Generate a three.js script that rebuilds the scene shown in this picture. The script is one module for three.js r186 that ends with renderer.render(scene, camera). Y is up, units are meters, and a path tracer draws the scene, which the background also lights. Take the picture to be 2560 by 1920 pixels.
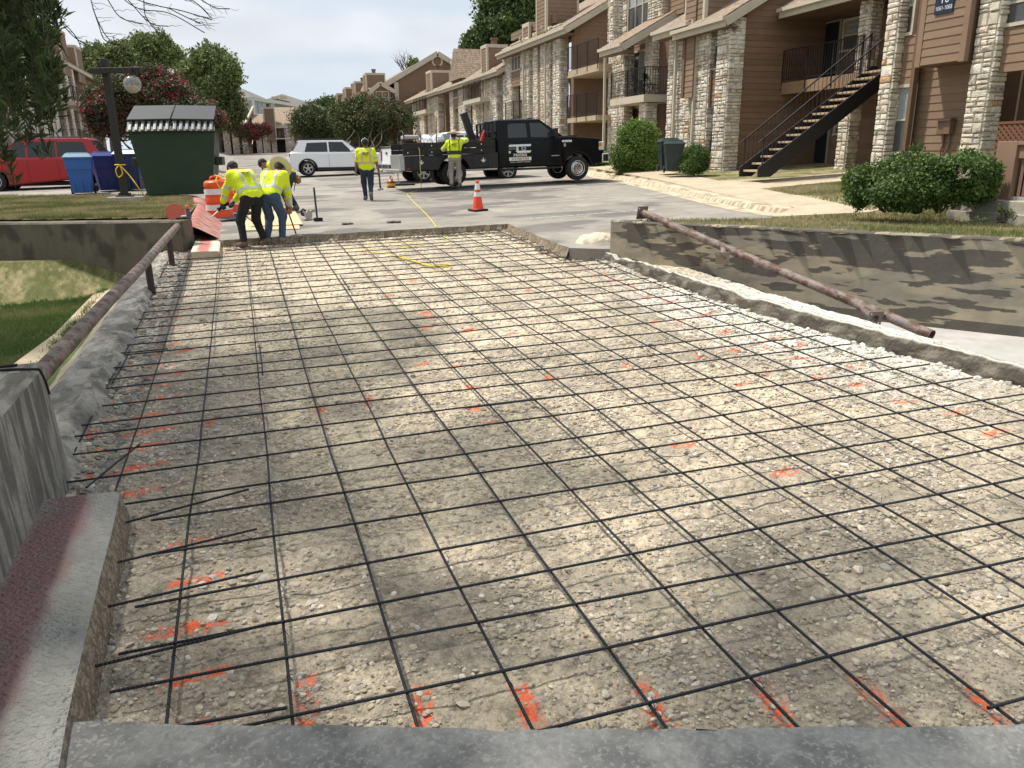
import * as THREE from 'three';
import { mergeGeometries } from 'three/addons/utils/BufferGeometryUtils.js';
import { RoundedBoxGeometry } from 'three/addons/geometries/RoundedBoxGeometry.js';

// ---------------------------------------------------------------- camera, sky, sun, exposure
// World: x runs across the driveway, -z along it, y up, metres. The ground is one tilted plane rising away and to the right.
const scene = new THREE.Scene();
const camera = new THREE.PerspectiveCamera(53.0, 4 / 3, 0.05, 900);
const YAW = 18.5 * Math.PI / 180, PITCH = 16.576 * Math.PI / 180, ROLL = 0.015, EYE = 2.03;
camera.position.set(0, EYE, 0);
camera.rotation.set(-PITCH, -YAW, -ROLL, 'YXZ');
const renderer = new THREE.WebGLRenderer({ antialias: true });
renderer.toneMapping = THREE.LinearToneMapping;
renderer.toneMappingExposure = 1.2;
renderer.shadowMap.enabled = true;
const SUN_DIR = new THREE.Vector3(-0.35, 0.88, -0.30).normalize();
const sun = new THREE.DirectionalLight(new THREE.Color(1.0, 0.945, 0.84), 4.4);
sun.name = 'sun';
sun.position.copy(SUN_DIR).multiplyScalar(120); sun.target.position.set(4, 0, -20);
sun.position.add(sun.target.position);
sun.castShadow = true; sun.shadow.mapSize.set(4096, 4096); sun.shadow.radius = 6;
Object.assign(sun.shadow.camera, { left: -70, right: 70, top: 70, bottom: -70, near: 1, far: 300 });
scene.add(sun, sun.target);

// ---------------------------------------------------------------- random numbers and noise
function rng(seed) { let a = seed >>> 0; return () => { a = (a + 0x6d2b79f5) | 0; let t = Math.imul(a ^ (a >>> 15), 1 | a); t = (t + Math.imul(t ^ (t >>> 7), 61 | t)) ^ t; return ((t ^ (t >>> 14)) >>> 0) / 4294967296; }; }
const R0 = rng(77);
const PERM = new Float32Array(65536); for (let i = 0; i < 65536; i++) PERM[i] = R0();
const hash2 = (x, y) => PERM[((x & 255) << 8) | (y & 255)];
const sm = (t) => t * t * (3 - 2 * t), lerp = (a, b, t) => a + (b - a) * t, clamp = (v, a = 0, b = 1) => Math.min(b, Math.max(a, v));
const sstep = (a, b, x) => sm(clamp((x - a) / (b - a)));
function vn(x, y, p = 256) { // value noise, period p
  const xi = Math.floor(x), yi = Math.floor(y); let fx = x - xi, fy = y - yi; fx = fx * fx * (3 - 2 * fx); fy = fy * fy * (3 - 2 * fy);
  let x0 = xi % p, y0 = yi % p; if (x0 < 0) x0 += p; if (y0 < 0) y0 += p;
  const x1 = ((x0 + 1) % p) & 255, y1 = (y0 + 1) % p; x0 &= 255;
  const a = (x0 << 8), b = (x1 << 8), c = y0 & 255, d = y1 & 255, p00 = PERM[a | c], p10 = PERM[b | c], p01 = PERM[a | d], p11 = PERM[b | d];
  const u = p00 + (p10 - p00) * fx, v = p01 + (p11 - p01) * fx; return u + (v - u) * fy;
}
function fbm(x, y, oct = 4, p = 256) { let s = 0, a = 0.5, n = 0; for (let i = 0; i < oct; i++) { s += a * vn(x + i * 17, y + i * 31, p); n += a; a *= 0.5; x *= 2; y *= 2; p = Math.min(256, p * 2); } return s / n; }
function vn3(x, y, z) { const zi = Math.floor(z), f = sm(z - zi); return lerp(vn(x + zi * 37, y + zi * 57), vn(x + (zi + 1) * 37, y + (zi + 1) * 57), f); }

// sky: even, hazy, with soft broken clouds
{
  const W = 1024, H = 512, d = new Float32Array(W * H * 4);
  for (let j = 0; j < H; j++) {
    const el = ((j + 0.5) / H - 0.5) * Math.PI, up = Math.max(0, Math.sin(el));
    for (let i = 0; i < W; i++) {
      const u = i / W, k = 1 / (up + 0.22), az = u * Math.PI * 2;
      const cx = Math.cos(az) * Math.cos(el) * k * 2.2 + 40, cy = Math.sin(az) * Math.cos(el) * k * 2.2 + 40;
      const c = fbm(cx, cy * 1.3, 6), c2 = fbm(cx * 2.3 + 9, cy * 2.3, 5);
      const m = sstep(0.36, 0.62, c * 0.75 + c2 * 0.25), hz = Math.exp(-up * 5);
      const blue = [lerp(0.50, 0.58, hz), lerp(0.60, 0.66, hz), lerp(0.71, 0.73, hz)];
      const cl = 0.60 + 0.20 * c2;
      for (let q = 0; q < 3; q++) d[(j * W + i) * 4 + q] = el < 0 ? [0.30, 0.29, 0.27][q] : lerp(blue[q], cl * [0.96, 1.0, 1.055][q], 0.18 + 0.72 * m) * 1.03;
      d[(j * W + i) * 4 + 3] = 1;
    }
  }
  const t = new THREE.DataTexture(d, W, H, THREE.RGBAFormat, THREE.FloatType);
  t.mapping = THREE.EquirectangularReflectionMapping; t.magFilter = t.minFilter = THREE.LinearFilter; t.needsUpdate = true;
  scene.background = t; scene.environment = t;
}

// ---------------------------------------------------------------- places
const plane = (t, s) => 0.022 * t + 0.0232 * s;                         // the tilted ground; x = t, z = -s
const W = (t, y, s) => new THREE.Vector3(t, y, -s);
const onG = (t, s, off = 0) => W(t, plane(t, s) + off, s);
const ax = camera.matrixWorld; camera.updateMatrixWorld(true);
const FPX = 1925, cR = new THREE.Vector3(), cU = new THREE.Vector3(), cB = new THREE.Vector3();
camera.matrixWorld.extractBasis(cR, cU, cB);
const ray = (px, py) => cB.clone().negate().addScaledVector(cR, (px - 1280) / FPX).addScaledVector(cU, (960 - py) / FPX);
const eye = new THREE.Vector3(0, EYE, 0);
const atD = (px, py, D) => eye.clone().addScaledVector(ray(px, py), D);  // a measured point at a distance
const onX = (px, py, t) => { const r = ray(px, py); return eye.clone().addScaledVector(r, t / r.x); };
const onZ = (px, py, s) => { const r = ray(px, py); return eye.clone().addScaledVector(r, -s / r.z); };
const onP = (px, py, off = 0) => { const r = ray(px, py); return eye.clone().addScaledVector(r, (off - EYE) / (r.y - 0.022 * r.x + 0.0232 * r.z)); };
const onY = (px, py, y) => { const r = ray(px, py); return eye.clone().addScaledVector(r, (y - EYE) / r.y); };

// ---------------------------------------------------------------- naming and building
const used = {}, origin = new Map();
function numbered(n) { used[n] = (used[n] || 0) + 1; return used[n] === 1 ? n : n + '_' + String(used[n] - 1).padStart(3, '0'); }
function tag(o, label, category, group) { o.userData.label = label; o.userData.category = category; if (group) o.userData.group = group; return o; }
function shadows(o) { o.castShadow = o.receiveShadow = true; return o; }
function thing(name, label, category, pos, turn = 0, group) {
  const o = new THREE.Group(); o.name = numbered(name); scene.add(o);
  if (pos) o.position.copy(pos); o.rotation.y = turn; origin.set(o, o.position.clone());
  return tag(o, label, category, group);
}
// local part
function part(parent, name, geo, mat, label) {
  const m = shadows(new THREE.Mesh(geo, mat)); m.name = name; parent.add(m);
  if (label) m.userData.label = label;
  return m;
}
// part whose geometry is given in world coordinates (parents unturned)
function wpart(parent, name, geo, mat, label) {
  const o = origin.get(parent) || new THREE.Vector3(); const g = geo; g.computeBoundingBox();
  const c = g.boundingBox.getCenter(new THREE.Vector3()); c.y = g.boundingBox.min.y;
  g.translate(-c.x, -c.y, -c.z);
  const m = part(parent, name, g, mat, label); m.position.copy(c).sub(o); origin.set(m, c);
  return m;
}
function single(name, geo, mat, label, category, group) { const m = wpart(scene, numbered(name), geo, mat); return tag(m, label, category, group); }
function struct(name, geo, mat, kind = 'structure') { const m = wpart(scene, numbered(name), geo, mat); m.userData.kind = kind; return m; }

// box-projected uv in metres
function uvBox(g, k = 1) {
  const n = g.index ? g.toNonIndexed() : g, p = n.attributes.position, uv = new Float32Array(p.count * 2);
  const a = new THREE.Vector3(), b = new THREE.Vector3(), c = new THREE.Vector3(), e = new THREE.Vector3();
  for (let i = 0; i < p.count; i += 3) {
    a.fromBufferAttribute(p, i); b.fromBufferAttribute(p, i + 1); c.fromBufferAttribute(p, i + 2);
    e.crossVectors(b.clone().sub(a), c.clone().sub(a));
    const x = Math.abs(e.x), y = Math.abs(e.y), z = Math.abs(e.z);
    [a, b, c].forEach((v, j) => { const [u, w] = y >= x && y >= z ? [v.x, v.z] : x >= z ? [v.z, v.y] : [v.x, v.y]; uv[(i + j) * 2] = u * k; uv[(i + j) * 2 + 1] = w * k; });
  }
  n.setAttribute('uv', new THREE.BufferAttribute(uv, 2));
  return n;
}
function clean(g) { const n = g.index ? g.toNonIndexed() : g; for (const k of Object.keys(n.attributes)) if (!['position', 'normal', 'uv'].includes(k)) n.deleteAttribute(k); if (!n.attributes.normal) n.computeVertexNormals(); if (!n.attributes.uv) n.setAttribute('uv', new THREE.BufferAttribute(new Float32Array(n.attributes.position.count * 2), 2)); return n; }
const join = (list, k = 1) => uvBox(mergeGeometries(list.map(clean)), k);
const M4 = (x, y, z, rx = 0, ry = 0, rz = 0, s = 1) => new THREE.Matrix4().compose(new THREE.Vector3(x, y, z), new THREE.Quaternion().setFromEuler(new THREE.Euler(rx, ry, rz)), typeof s === 'number' ? new THREE.Vector3(s, s, s) : s);
const box = (w, h, d, x = 0, y = 0, z = 0, rx = 0, ry = 0, rz = 0) => new THREE.BoxGeometry(w, h, d).applyMatrix4(M4(x, y, z, rx, ry, rz));
const rbox = (w, h, d, r, x = 0, y = 0, z = 0, rx = 0, ry = 0, rz = 0) => new RoundedBoxGeometry(w, h, d, 2, Math.min(r, w / 2.01, h / 2.01, d / 2.01)).applyMatrix4(M4(x, y, z, rx, ry, rz));
const cyl = (r0, r1, h, x = 0, y = 0, z = 0, rx = 0, ry = 0, rz = 0, seg = 16) => new THREE.CylinderGeometry(r0, r1, h, seg).applyMatrix4(M4(x, y, z, rx, ry, rz));
const bx = (t0, t1, y0, y1, s0, s1) => box(Math.abs(t1 - t0), Math.abs(y1 - y0), Math.abs(s1 - s0), (t0 + t1) / 2, (y0 + y1) / 2, -(s0 + s1) / 2);
const rod = (a, b, r, r2 = r, seg = 8) => { const d = b.clone().sub(a), L = d.length(); return new THREE.CylinderGeometry(r2, r, L, seg).applyMatrix4(new THREE.Matrix4().compose(a.clone().lerp(b, 0.5), new THREE.Quaternion().setFromUnitVectors(new THREE.Vector3(0, 1, 0), d.normalize()), new THREE.Vector3(1, 1, 1))); };
const bar = (a, b, w, h) => { const d = b.clone().sub(a), L = d.length(), m = new THREE.Matrix4().lookAt(b, a, new THREE.Vector3(0, 1, 0)); m.setPosition(a.clone().lerp(b, 0.5)); return new THREE.BoxGeometry(w, h, L).applyMatrix4(m); };
const tube = (pts, r, seg = 24, rad = 6, closed = false) => new THREE.TubeGeometry(new THREE.CatmullRomCurve3(pts, closed), seg, r, rad, closed);
const lathe = (pts, seg = 24) => new THREE.LatheGeometry(pts.map((p) => new THREE.Vector2(p[0], p[1])), seg);
const extr = (pts, depth, bevel = 0, holes) => { const s = new THREE.Shape(pts.map((p) => new THREE.Vector2(p[0], p[1]))); if (holes) for (const h of holes) s.holes.push(h); return new THREE.ExtrudeGeometry(s, { depth, bevelEnabled: bevel > 0, bevelSize: bevel, bevelThickness: bevel, bevelSegments: 2, curveSegments: 10 }); };
// flat sheet over a polygon of [t, s], with an edge going down by `thick`
function sheet(pts, yf, thick = 0, rough = 0) {
  const con = pts.map((p) => new THREE.Vector2(p[0], p[1]));
  if (THREE.ShapeUtils.isClockWise(con)) con.reverse();
  const tri = THREE.ShapeUtils.triangulateShape(con, []), pos = [], r = rng(pts.length * 31 + 5);
  const P = (v, d = 0) => [v.x, yf(v.x, v.y) - d, -v.y];
  for (const f of tri) pos.push(...P(con[f[0]]), ...P(con[f[1]]), ...P(con[f[2]]));
  if (thick) con.forEach((a, i) => { const b = con[(i + 1) % con.length]; pos.push(...P(a), ...P(a, thick), ...P(b, thick), ...P(a), ...P(b, thick), ...P(b)); });
  const g = new THREE.BufferGeometry(); g.setAttribute('position', new THREE.Float32BufferAttribute(pos, 3)); g.computeVertexNormals();
  return uvBox(g);
}
// grid over a rectangle of (t, s) with a height function and uv running 0..1
function field(t0, t1, s0, s1, nt, ns, yf) {
  const pos = [], uv = [], idx = [];
  for (let j = 0; j <= ns; j++) for (let i = 0; i <= nt; i++) { const t = lerp(t0, t1, i / nt), s = lerp(s0, s1, j / ns); pos.push(t, yf(t, s), -s); uv.push(i / nt, j / ns); }
  for (let j = 0; j < ns; j++) for (let i = 0; i < nt; i++) { const a = j * (nt + 1) + i, b = a + 1, c = a + nt + 1, d = c + 1; idx.push(a, b, d, a, d, c); }
  const g = new THREE.BufferGeometry(); g.setAttribute('position', new THREE.Float32BufferAttribute(pos, 3)); g.setAttribute('uv', new THREE.Float32BufferAttribute(uv, 2)); g.setIndex(idx); g.computeVertexNormals();
  return g;
}

// ---------------------------------------------------------------- textures and materials
const enc = (v) => { v = clamp(v); return Math.round(255 * (v <= 0.0031308 ? v * 12.92 : 1.055 * Math.pow(v, 1 / 2.4) - 0.055)); };
function tex(w, h, f, repX = 1, repY = repX, srgb = true) { // f(u, v, x, y) -> [r, g, b] linear, or one number
  const d = new Uint8Array(w * h * 4);
  for (let j = 0, o = 0; j < h; j++) for (let i = 0; i < w; i++, o += 4) { const c = f(i / w, j / h, i, j); if (typeof c === 'number') { d[o] = d[o + 1] = d[o + 2] = Math.round(255 * clamp(c)); } else { d[o] = enc(c[0]); d[o + 1] = enc(c[1]); d[o + 2] = enc(c[2]); } d[o + 3] = 255; }
  const t = new THREE.DataTexture(d, w, h); t.wrapS = t.wrapT = THREE.RepeatWrapping; t.magFilter = THREE.LinearFilter; t.minFilter = THREE.LinearMipmapLinearFilter; t.generateMipmaps = true;
  if (srgb) t.colorSpace = THREE.SRGBColorSpace; t.repeat.set(repX, repY); t.needsUpdate = true; return t;
}
const rep = (t, x, y = x) => { const c = t.clone(); c.repeat.set(x, y); c.needsUpdate = true; return c; };
const mul = (c, k) => [c[0] * k, c[1] * k, c[2] * k], mixc = (a, b, t) => [lerp(a[0], b[0], t), lerp(a[1], b[1], t), lerp(a[2], b[2], t)];
const col = (c) => new THREE.Color().setRGB(c[0], c[1], c[2]);
const mat = (c, rough = 0.8, o = {}) => new THREE.MeshStandardMaterial({ color: Array.isArray(c) ? col(c) : c, roughness: rough, ...o });
const phys = (c, rough, o = {}) => new THREE.MeshPhysicalMaterial({ color: Array.isArray(c) ? col(c) : c, roughness: rough, ...o });
const grit = tex(512, 512, (u, v, x, y) => 0.55 * fbm(u * 32, v * 32, 4, 32) + 0.45 * hash2(x, y * 3), 1, 1, false);      // fine grain, height
const lump = tex(512, 512, (u, v) => fbm(u * 12, v * 12, 5, 12), 1, 1, false);
const concTex = (base, amt = 0.35, spot = 0.5) => (u, v, x, y) => { const n = fbm(u * 6, v * 6, 6, 6), m = fbm(u * 24 + 7, v * 24, 4, 24), h = hash2(x, y); return mul(base, 1 + amt * (n - 0.5) * 2 + 0.25 * (m - 0.5) + spot * 0.2 * (h - 0.5)); };
const MT = {};
MT.concrete = mat(0xffffff, 0.92, { map: tex(1024, 1024, concTex([0.40, 0.37, 0.31], 0.30), 0.5), bumpMap: rep(grit, 2), bumpScale: 0.006 });
MT.greyConcrete = mat(0xffffff, 0.93, { map: tex(1024, 1024, (u, v, x, y) => { const n = fbm(u * 8, v * 8, 6, 8), st = fbm(u * 3, v * 14, 4, 3), h = hash2(x, y); const c = mixc([0.20, 0.19, 0.17], [0.36, 0.345, 0.31], sstep(0.3, 0.7, n)); return mul(c, 0.82 + 0.36 * st + 0.22 * (h - 0.5)); }, 0.7), bumpMap: rep(lump, 3), bumpScale: 0.012 });
MT.tanConcrete = mat(0xffffff, 0.92, { map: tex(512, 512, concTex([0.47, 0.39, 0.28], 0.22), 0.35), bumpMap: rep(grit, 1.5), bumpScale: 0.004 });
MT.cutConcrete = mat(0xffffff, 0.95, { map: tex(512, 512, (u, v, x, y) => { const n = fbm(u * 10, v * 10, 5, 10), a = sstep(0.55, 0.62, fbm(u * 40, v * 40, 3, 40)); return mixc(mul([0.23, 0.18, 0.125], 0.6 + 0.8 * n), [0.42, 0.36, 0.27], a * 0.7); }, 1.2), bumpMap: rep(lump, 5), bumpScale: 0.03 });
MT.asphalt = mat(0xffffff, 0.9, { map: tex(2048, 2048, (u, v, x, y) => { const n = fbm(u * 5, v * 5, 6, 5), st = fbm(u * 3 + 5, v * 22, 5, 3), h = hash2(x, y), k = fbm(u * 64, v * 64, 3, 64); const dk = sstep(0.56, 0.66, fbm(u * 9 + 3, v * 13, 5, 9)) * 0.38, lt = sstep(0.56, 0.7, fbm(u * 12 + 8, v * 12 + 3, 5, 12)) * 0.22, q = Math.abs(fbm(u * 9 + 2, v * 9 + 7, 5, 9) - 0.5), ck = sstep(0.0035, 0.0012, q) * sstep(0.45, 0.55, fbm(u * 4, v * 4 + 9, 3, 4)); return mul(mixc([0.268, 0.243, 0.212], [0.215, 0.205, 0.20], dk), (0.66 + 0.34 * n + 0.34 * st + 0.36 * (k - 0.5) + 0.36 * (h - 0.5) + lt) * (1 - dk) * (1 - 0.6 * ck)); }, 1 / 17), bumpMap: rep(grit, 1.3), bumpScale: 0.006 });
MT.paintLine = mat([0.62, 0.61, 0.58], 0.8, { map: tex(512, 512, (u, v, x, y) => mul([0.75, 0.74, 0.71], 0.55 + 0.6 * sstep(0.3, 0.6, fbm(u * 20, v * 20, 4, 20))), 1) });
MT.grass = mat(0xffffff, 1, { map: tex(1024, 1024, (u, v, x, y) => { const n = fbm(u * 7, v * 7, 5, 7), m = fbm(u * 50, v * 50, 3, 50), h = hash2(x * 3, y); const c = mixc([0.17, 0.185, 0.062], [0.40, 0.33, 0.18], sstep(0.38, 0.68, n * 0.7 + m * 0.3)); return mul(c, 0.55 + 0.6 * m + 0.35 * h); }, 0.28), bumpMap: rep(grit, 1.4), bumpScale: 0.03 });
MT.greenGrass = mat(0xffffff, 1, { map: tex(1024, 1024, (u, v, x, y) => { const n = fbm(u * 6, v * 6, 5, 6), m = fbm(u * 50, v * 50, 3, 50), h = hash2(x * 3, y); const c = mixc([0.12, 0.175, 0.05], [0.28, 0.28, 0.12], sstep(0.5, 0.78, n)); return mul(c, 0.5 + 0.7 * m + 0.35 * h); }, 0.28), bumpMap: rep(grit, 1.4), bumpScale: 0.03 });
const streakTex = (base, amt) => (u, v, x, y) => { const n = fbm(u * 3, v * 24, 5, 3), h = hash2(x, y), m = fbm(u * 8, v * 8, 4, 8); return mul(base, 1 + amt * (n - 0.5) + amt * 0.8 * (m - 0.5) + 0.1 * (h - 0.5)); };
MT.siding = [0.9, 1.0, 1.1].map((k, i) => mat(0xffffff, 0.75, { map: tex(512, 512, streakTex(mul([0.205, 0.124, 0.077], k), 0.22), 0.4 + i * 0.05) }));
MT.sidingTan = [0.94, 1.03].map((k) => mat(0xffffff, 0.75, { map: tex(512, 512, streakTex(mul([0.225, 0.148, 0.096], k), 0.22), 0.4) }));
MT.trim = mat(0xffffff, 0.7, { map: tex(256, 256, streakTex([0.50, 0.445, 0.355], 0.18), 0.6) });
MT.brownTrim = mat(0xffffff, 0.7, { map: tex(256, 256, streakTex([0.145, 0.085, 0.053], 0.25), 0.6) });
MT.mortar = mat(0xffffff, 0.95, { map: tex(256, 256, concTex([0.36, 0.325, 0.275], 0.4), 1), bumpMap: rep(lump, 3), bumpScale: 0.02 });
const stoneMap = tex(512, 512, (u, v, x, y) => { const n = fbm(u * 8, v * 8, 5, 8), m = sstep(0.58, 0.75, fbm(u * 5 + 3, v * 5 + 9, 5, 5)); return mul([0.92, 0.9, 0.86], (0.62 + 0.55 * n) * (1 - 0.5 * m)); }, 1.1);
const stoneBump = rep(lump, 4);
MT.stone = [[0.80, 0.74, 0.65], [0.90, 0.85, 0.77], [0.70, 0.64, 0.56], [0.80, 0.71, 0.58], [0.58, 0.54, 0.48], [0.62, 0.40, 0.22]].map((c) => mat(c, 0.9, { map: stoneMap, bumpMap: stoneBump, bumpScale: 0.02 }));
MT.shingle = mat(0xffffff, 0.95, { map: tex(512, 512, (u, v, x, y) => { const r = Math.floor(v * 16), c = Math.floor(u * 20 + hash2(r, 7) * 20), e = (v * 16) % 1, h = hash2(c, r); return mul(mixc([0.21, 0.15, 0.105], [0.36, 0.275, 0.205], h), (e < 0.14 ? 0.5 : 1) * (0.85 + 0.3 * hash2(x, y))); }, 0.45), bumpMap: rep(grit, 2), bumpScale: 0.006 });
MT.greyShingle = mat(0xffffff, 0.95, { map: tex(256, 256, (u, v, x, y) => mul([0.17, 0.155, 0.14], 0.7 + 0.6 * hash2(x, Math.floor(y / 4))), 0.3) });
MT.glass = phys([0.028, 0.034, 0.038], 0.06, { specularIntensity: 1, ior: 1.5 });
MT.blind = mat(0xffffff, 0.6, { map: tex(64, 64, (u, v) => mul([0.62, 0.63, 0.61], (v * 8) % 1 < 0.18 ? 0.6 : 1), 2.5) });
MT.screen = mat([0.075, 0.08, 0.083], 0.5);
MT.black = mat([0.012, 0.012, 0.013], 0.45, { metalness: 0.2 });
MT.iron = mat([0.022, 0.02, 0.02], 0.55, { metalness: 0.3 });
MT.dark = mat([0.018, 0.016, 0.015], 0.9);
MT.rubber = mat([0.018, 0.018, 0.018], 0.85, { bumpMap: rep(grit, 4), bumpScale: 0.004 });
MT.chrome = mat([0.62, 0.63, 0.65], 0.12, { metalness: 1 });
MT.alloy = mat([0.52, 0.53, 0.55], 0.3, { metalness: 0.85 });
MT.steel = mat([0.42, 0.42, 0.42], 0.45, { metalness: 0.8 });
MT.rustPipe = mat(0xffffff, 0.7, { metalness: 0.25, map: tex(512, 512, (u, v, x, y) => { const n = fbm(u * 6, v * 6, 5, 6), m = fbm(u * 18 + 3, v * 18, 4, 18); const c = mixc([0.115, 0.062, 0.045], [0.27, 0.20, 0.175], sstep(0.35, 0.7, n)); return mul(mixc(c, [0.16, 0.165, 0.155], sstep(0.52, 0.7, m) * 0.8), 0.75 + 0.5 * hash2(x, y)); }, 1.6), bumpMap: rep(lump, 5), bumpScale: 0.006 });
MT.wood = mat(0xffffff, 0.8, { map: tex(256, 512, streakTex([0.42, 0.29, 0.16], 0.4), 1) });
MT.ply = mat(0xffffff, 0.8, { map: tex(512, 512, streakTex([0.60, 0.45, 0.26], 0.24), 0.7) });
MT.weatherWood = mat(0xffffff, 0.85, { map: tex(256, 512, streakTex([0.40, 0.315, 0.215], 0.5), 0.8) });
MT.bark = mat(0xffffff, 1, { map: tex(256, 256, (u, v) => mul([0.115, 0.09, 0.07], 0.5 + fbm(u * 12, v * 4, 5, 4)), 1.5), bumpMap: rep(lump, 4), bumpScale: 0.03 });
const paint = (c, o = {}) => phys(c, 0.35, { clearcoat: 0.45, clearcoatRoughness: 0.05, specularIntensity: 0.4, ...o });
// ================================================================ large structure: ground
const ts = (v) => [v.x, -v.z];
const Tg = (px, py, off) => ts(onP(px, py, off));
// the broad ground below everything, sunk where the drainage channel runs under the driveway
{
  const tl = [-300, -120, -60, -36, -26, -16, -10, -6, -3, -1.7, 0, 2.5, 5.3, 7, 9, 12, 16, 24, 40, 80, 160, 300], sl = [-60, -30, -14, -8, -4, 0, 4, 8, 12, 15, 16.3, 18.5, 21, 24, 30, 40, 60, 90, 130, 200, 330, 520];
  const base = (t, s) => { const p = plane(clamp(t, -40, 45), clamp(s, -20, 130)); const inCh = s < 16 && t > -30 && t < 26; return p + (inCh ? -1.25 : t < -1 && s < 24 ? -0.02 : t > 16 ? 0.3 : 0); };
  const pos = [], idx = [], n = tl.length;
  for (const s of sl) for (const t of tl) pos.push(t, base(t, s), -s);
  for (let j = 0; j < sl.length - 1; j++) for (let i = 0; i < n - 1; i++) { const a = j * n + i; idx.push(a, a + 1, a + n + 1, a, a + n + 1, a + n); }
  const g = new THREE.BufferGeometry(); g.setAttribute('position', new THREE.Float32BufferAttribute(pos, 3)); g.setIndex(idx); g.computeVertexNormals();
  struct('ground', uvBox(g), MT.grass);
}
// ---- the dug-out driveway bed: crushed stone and clay, with orange marking paint
const BED = { t0: -1.5, t1: 6.2, s0: 0.9, s1: 16.05 };
const farRise = (s) => 0.10 * sstep(8.5, 15.3, s), kerbT = (s) => 5.38 + 0.13 * Math.max(0, 6.8 - s);
const bedH = (t, s) => plane(t, s) - 0.075 + 0.035 * (fbm(t * 1.7 + 60, s * 1.7 + 60, 4) - 0.5) + 0.030 * (fbm(t * 7 + 60, s * 7 + 60, 4) - 0.5) + 0.016 * (fbm(t * 24 + 90, s * 24 + 90, 2) - 0.5)
  + 0.05 * sstep(4.9, 5.5, t) + 0.05 * sstep(-1.0, -1.45, t) + 0.03 * sstep(15.3, 15.9, s) + farRise(s);
const COLS = [-1.29, -0.93, -0.47, -0.03, 0.39, 0.77, 1.22, 1.66, 2.03, 2.39, 2.81, 3.16, 3.55, 3.93, 4.3, 4.68, 5.05];
const ROWS = [1.62, 2.06, 2.40, 2.73, 3.04, 3.41, 3.82, 4.23, 4.57, 5.02, 5.43, 5.85, 6.15, 6.52, 6.98, 7.34]; for (let s = 7.74; s < 15.6; s += 0.402) ROWS.push(s);
const edgeS = (t) => 2.36 - 0.40 * t + 0.012 * t * t;                    // where the old concrete near the camera was cut (s of the edge)
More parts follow.
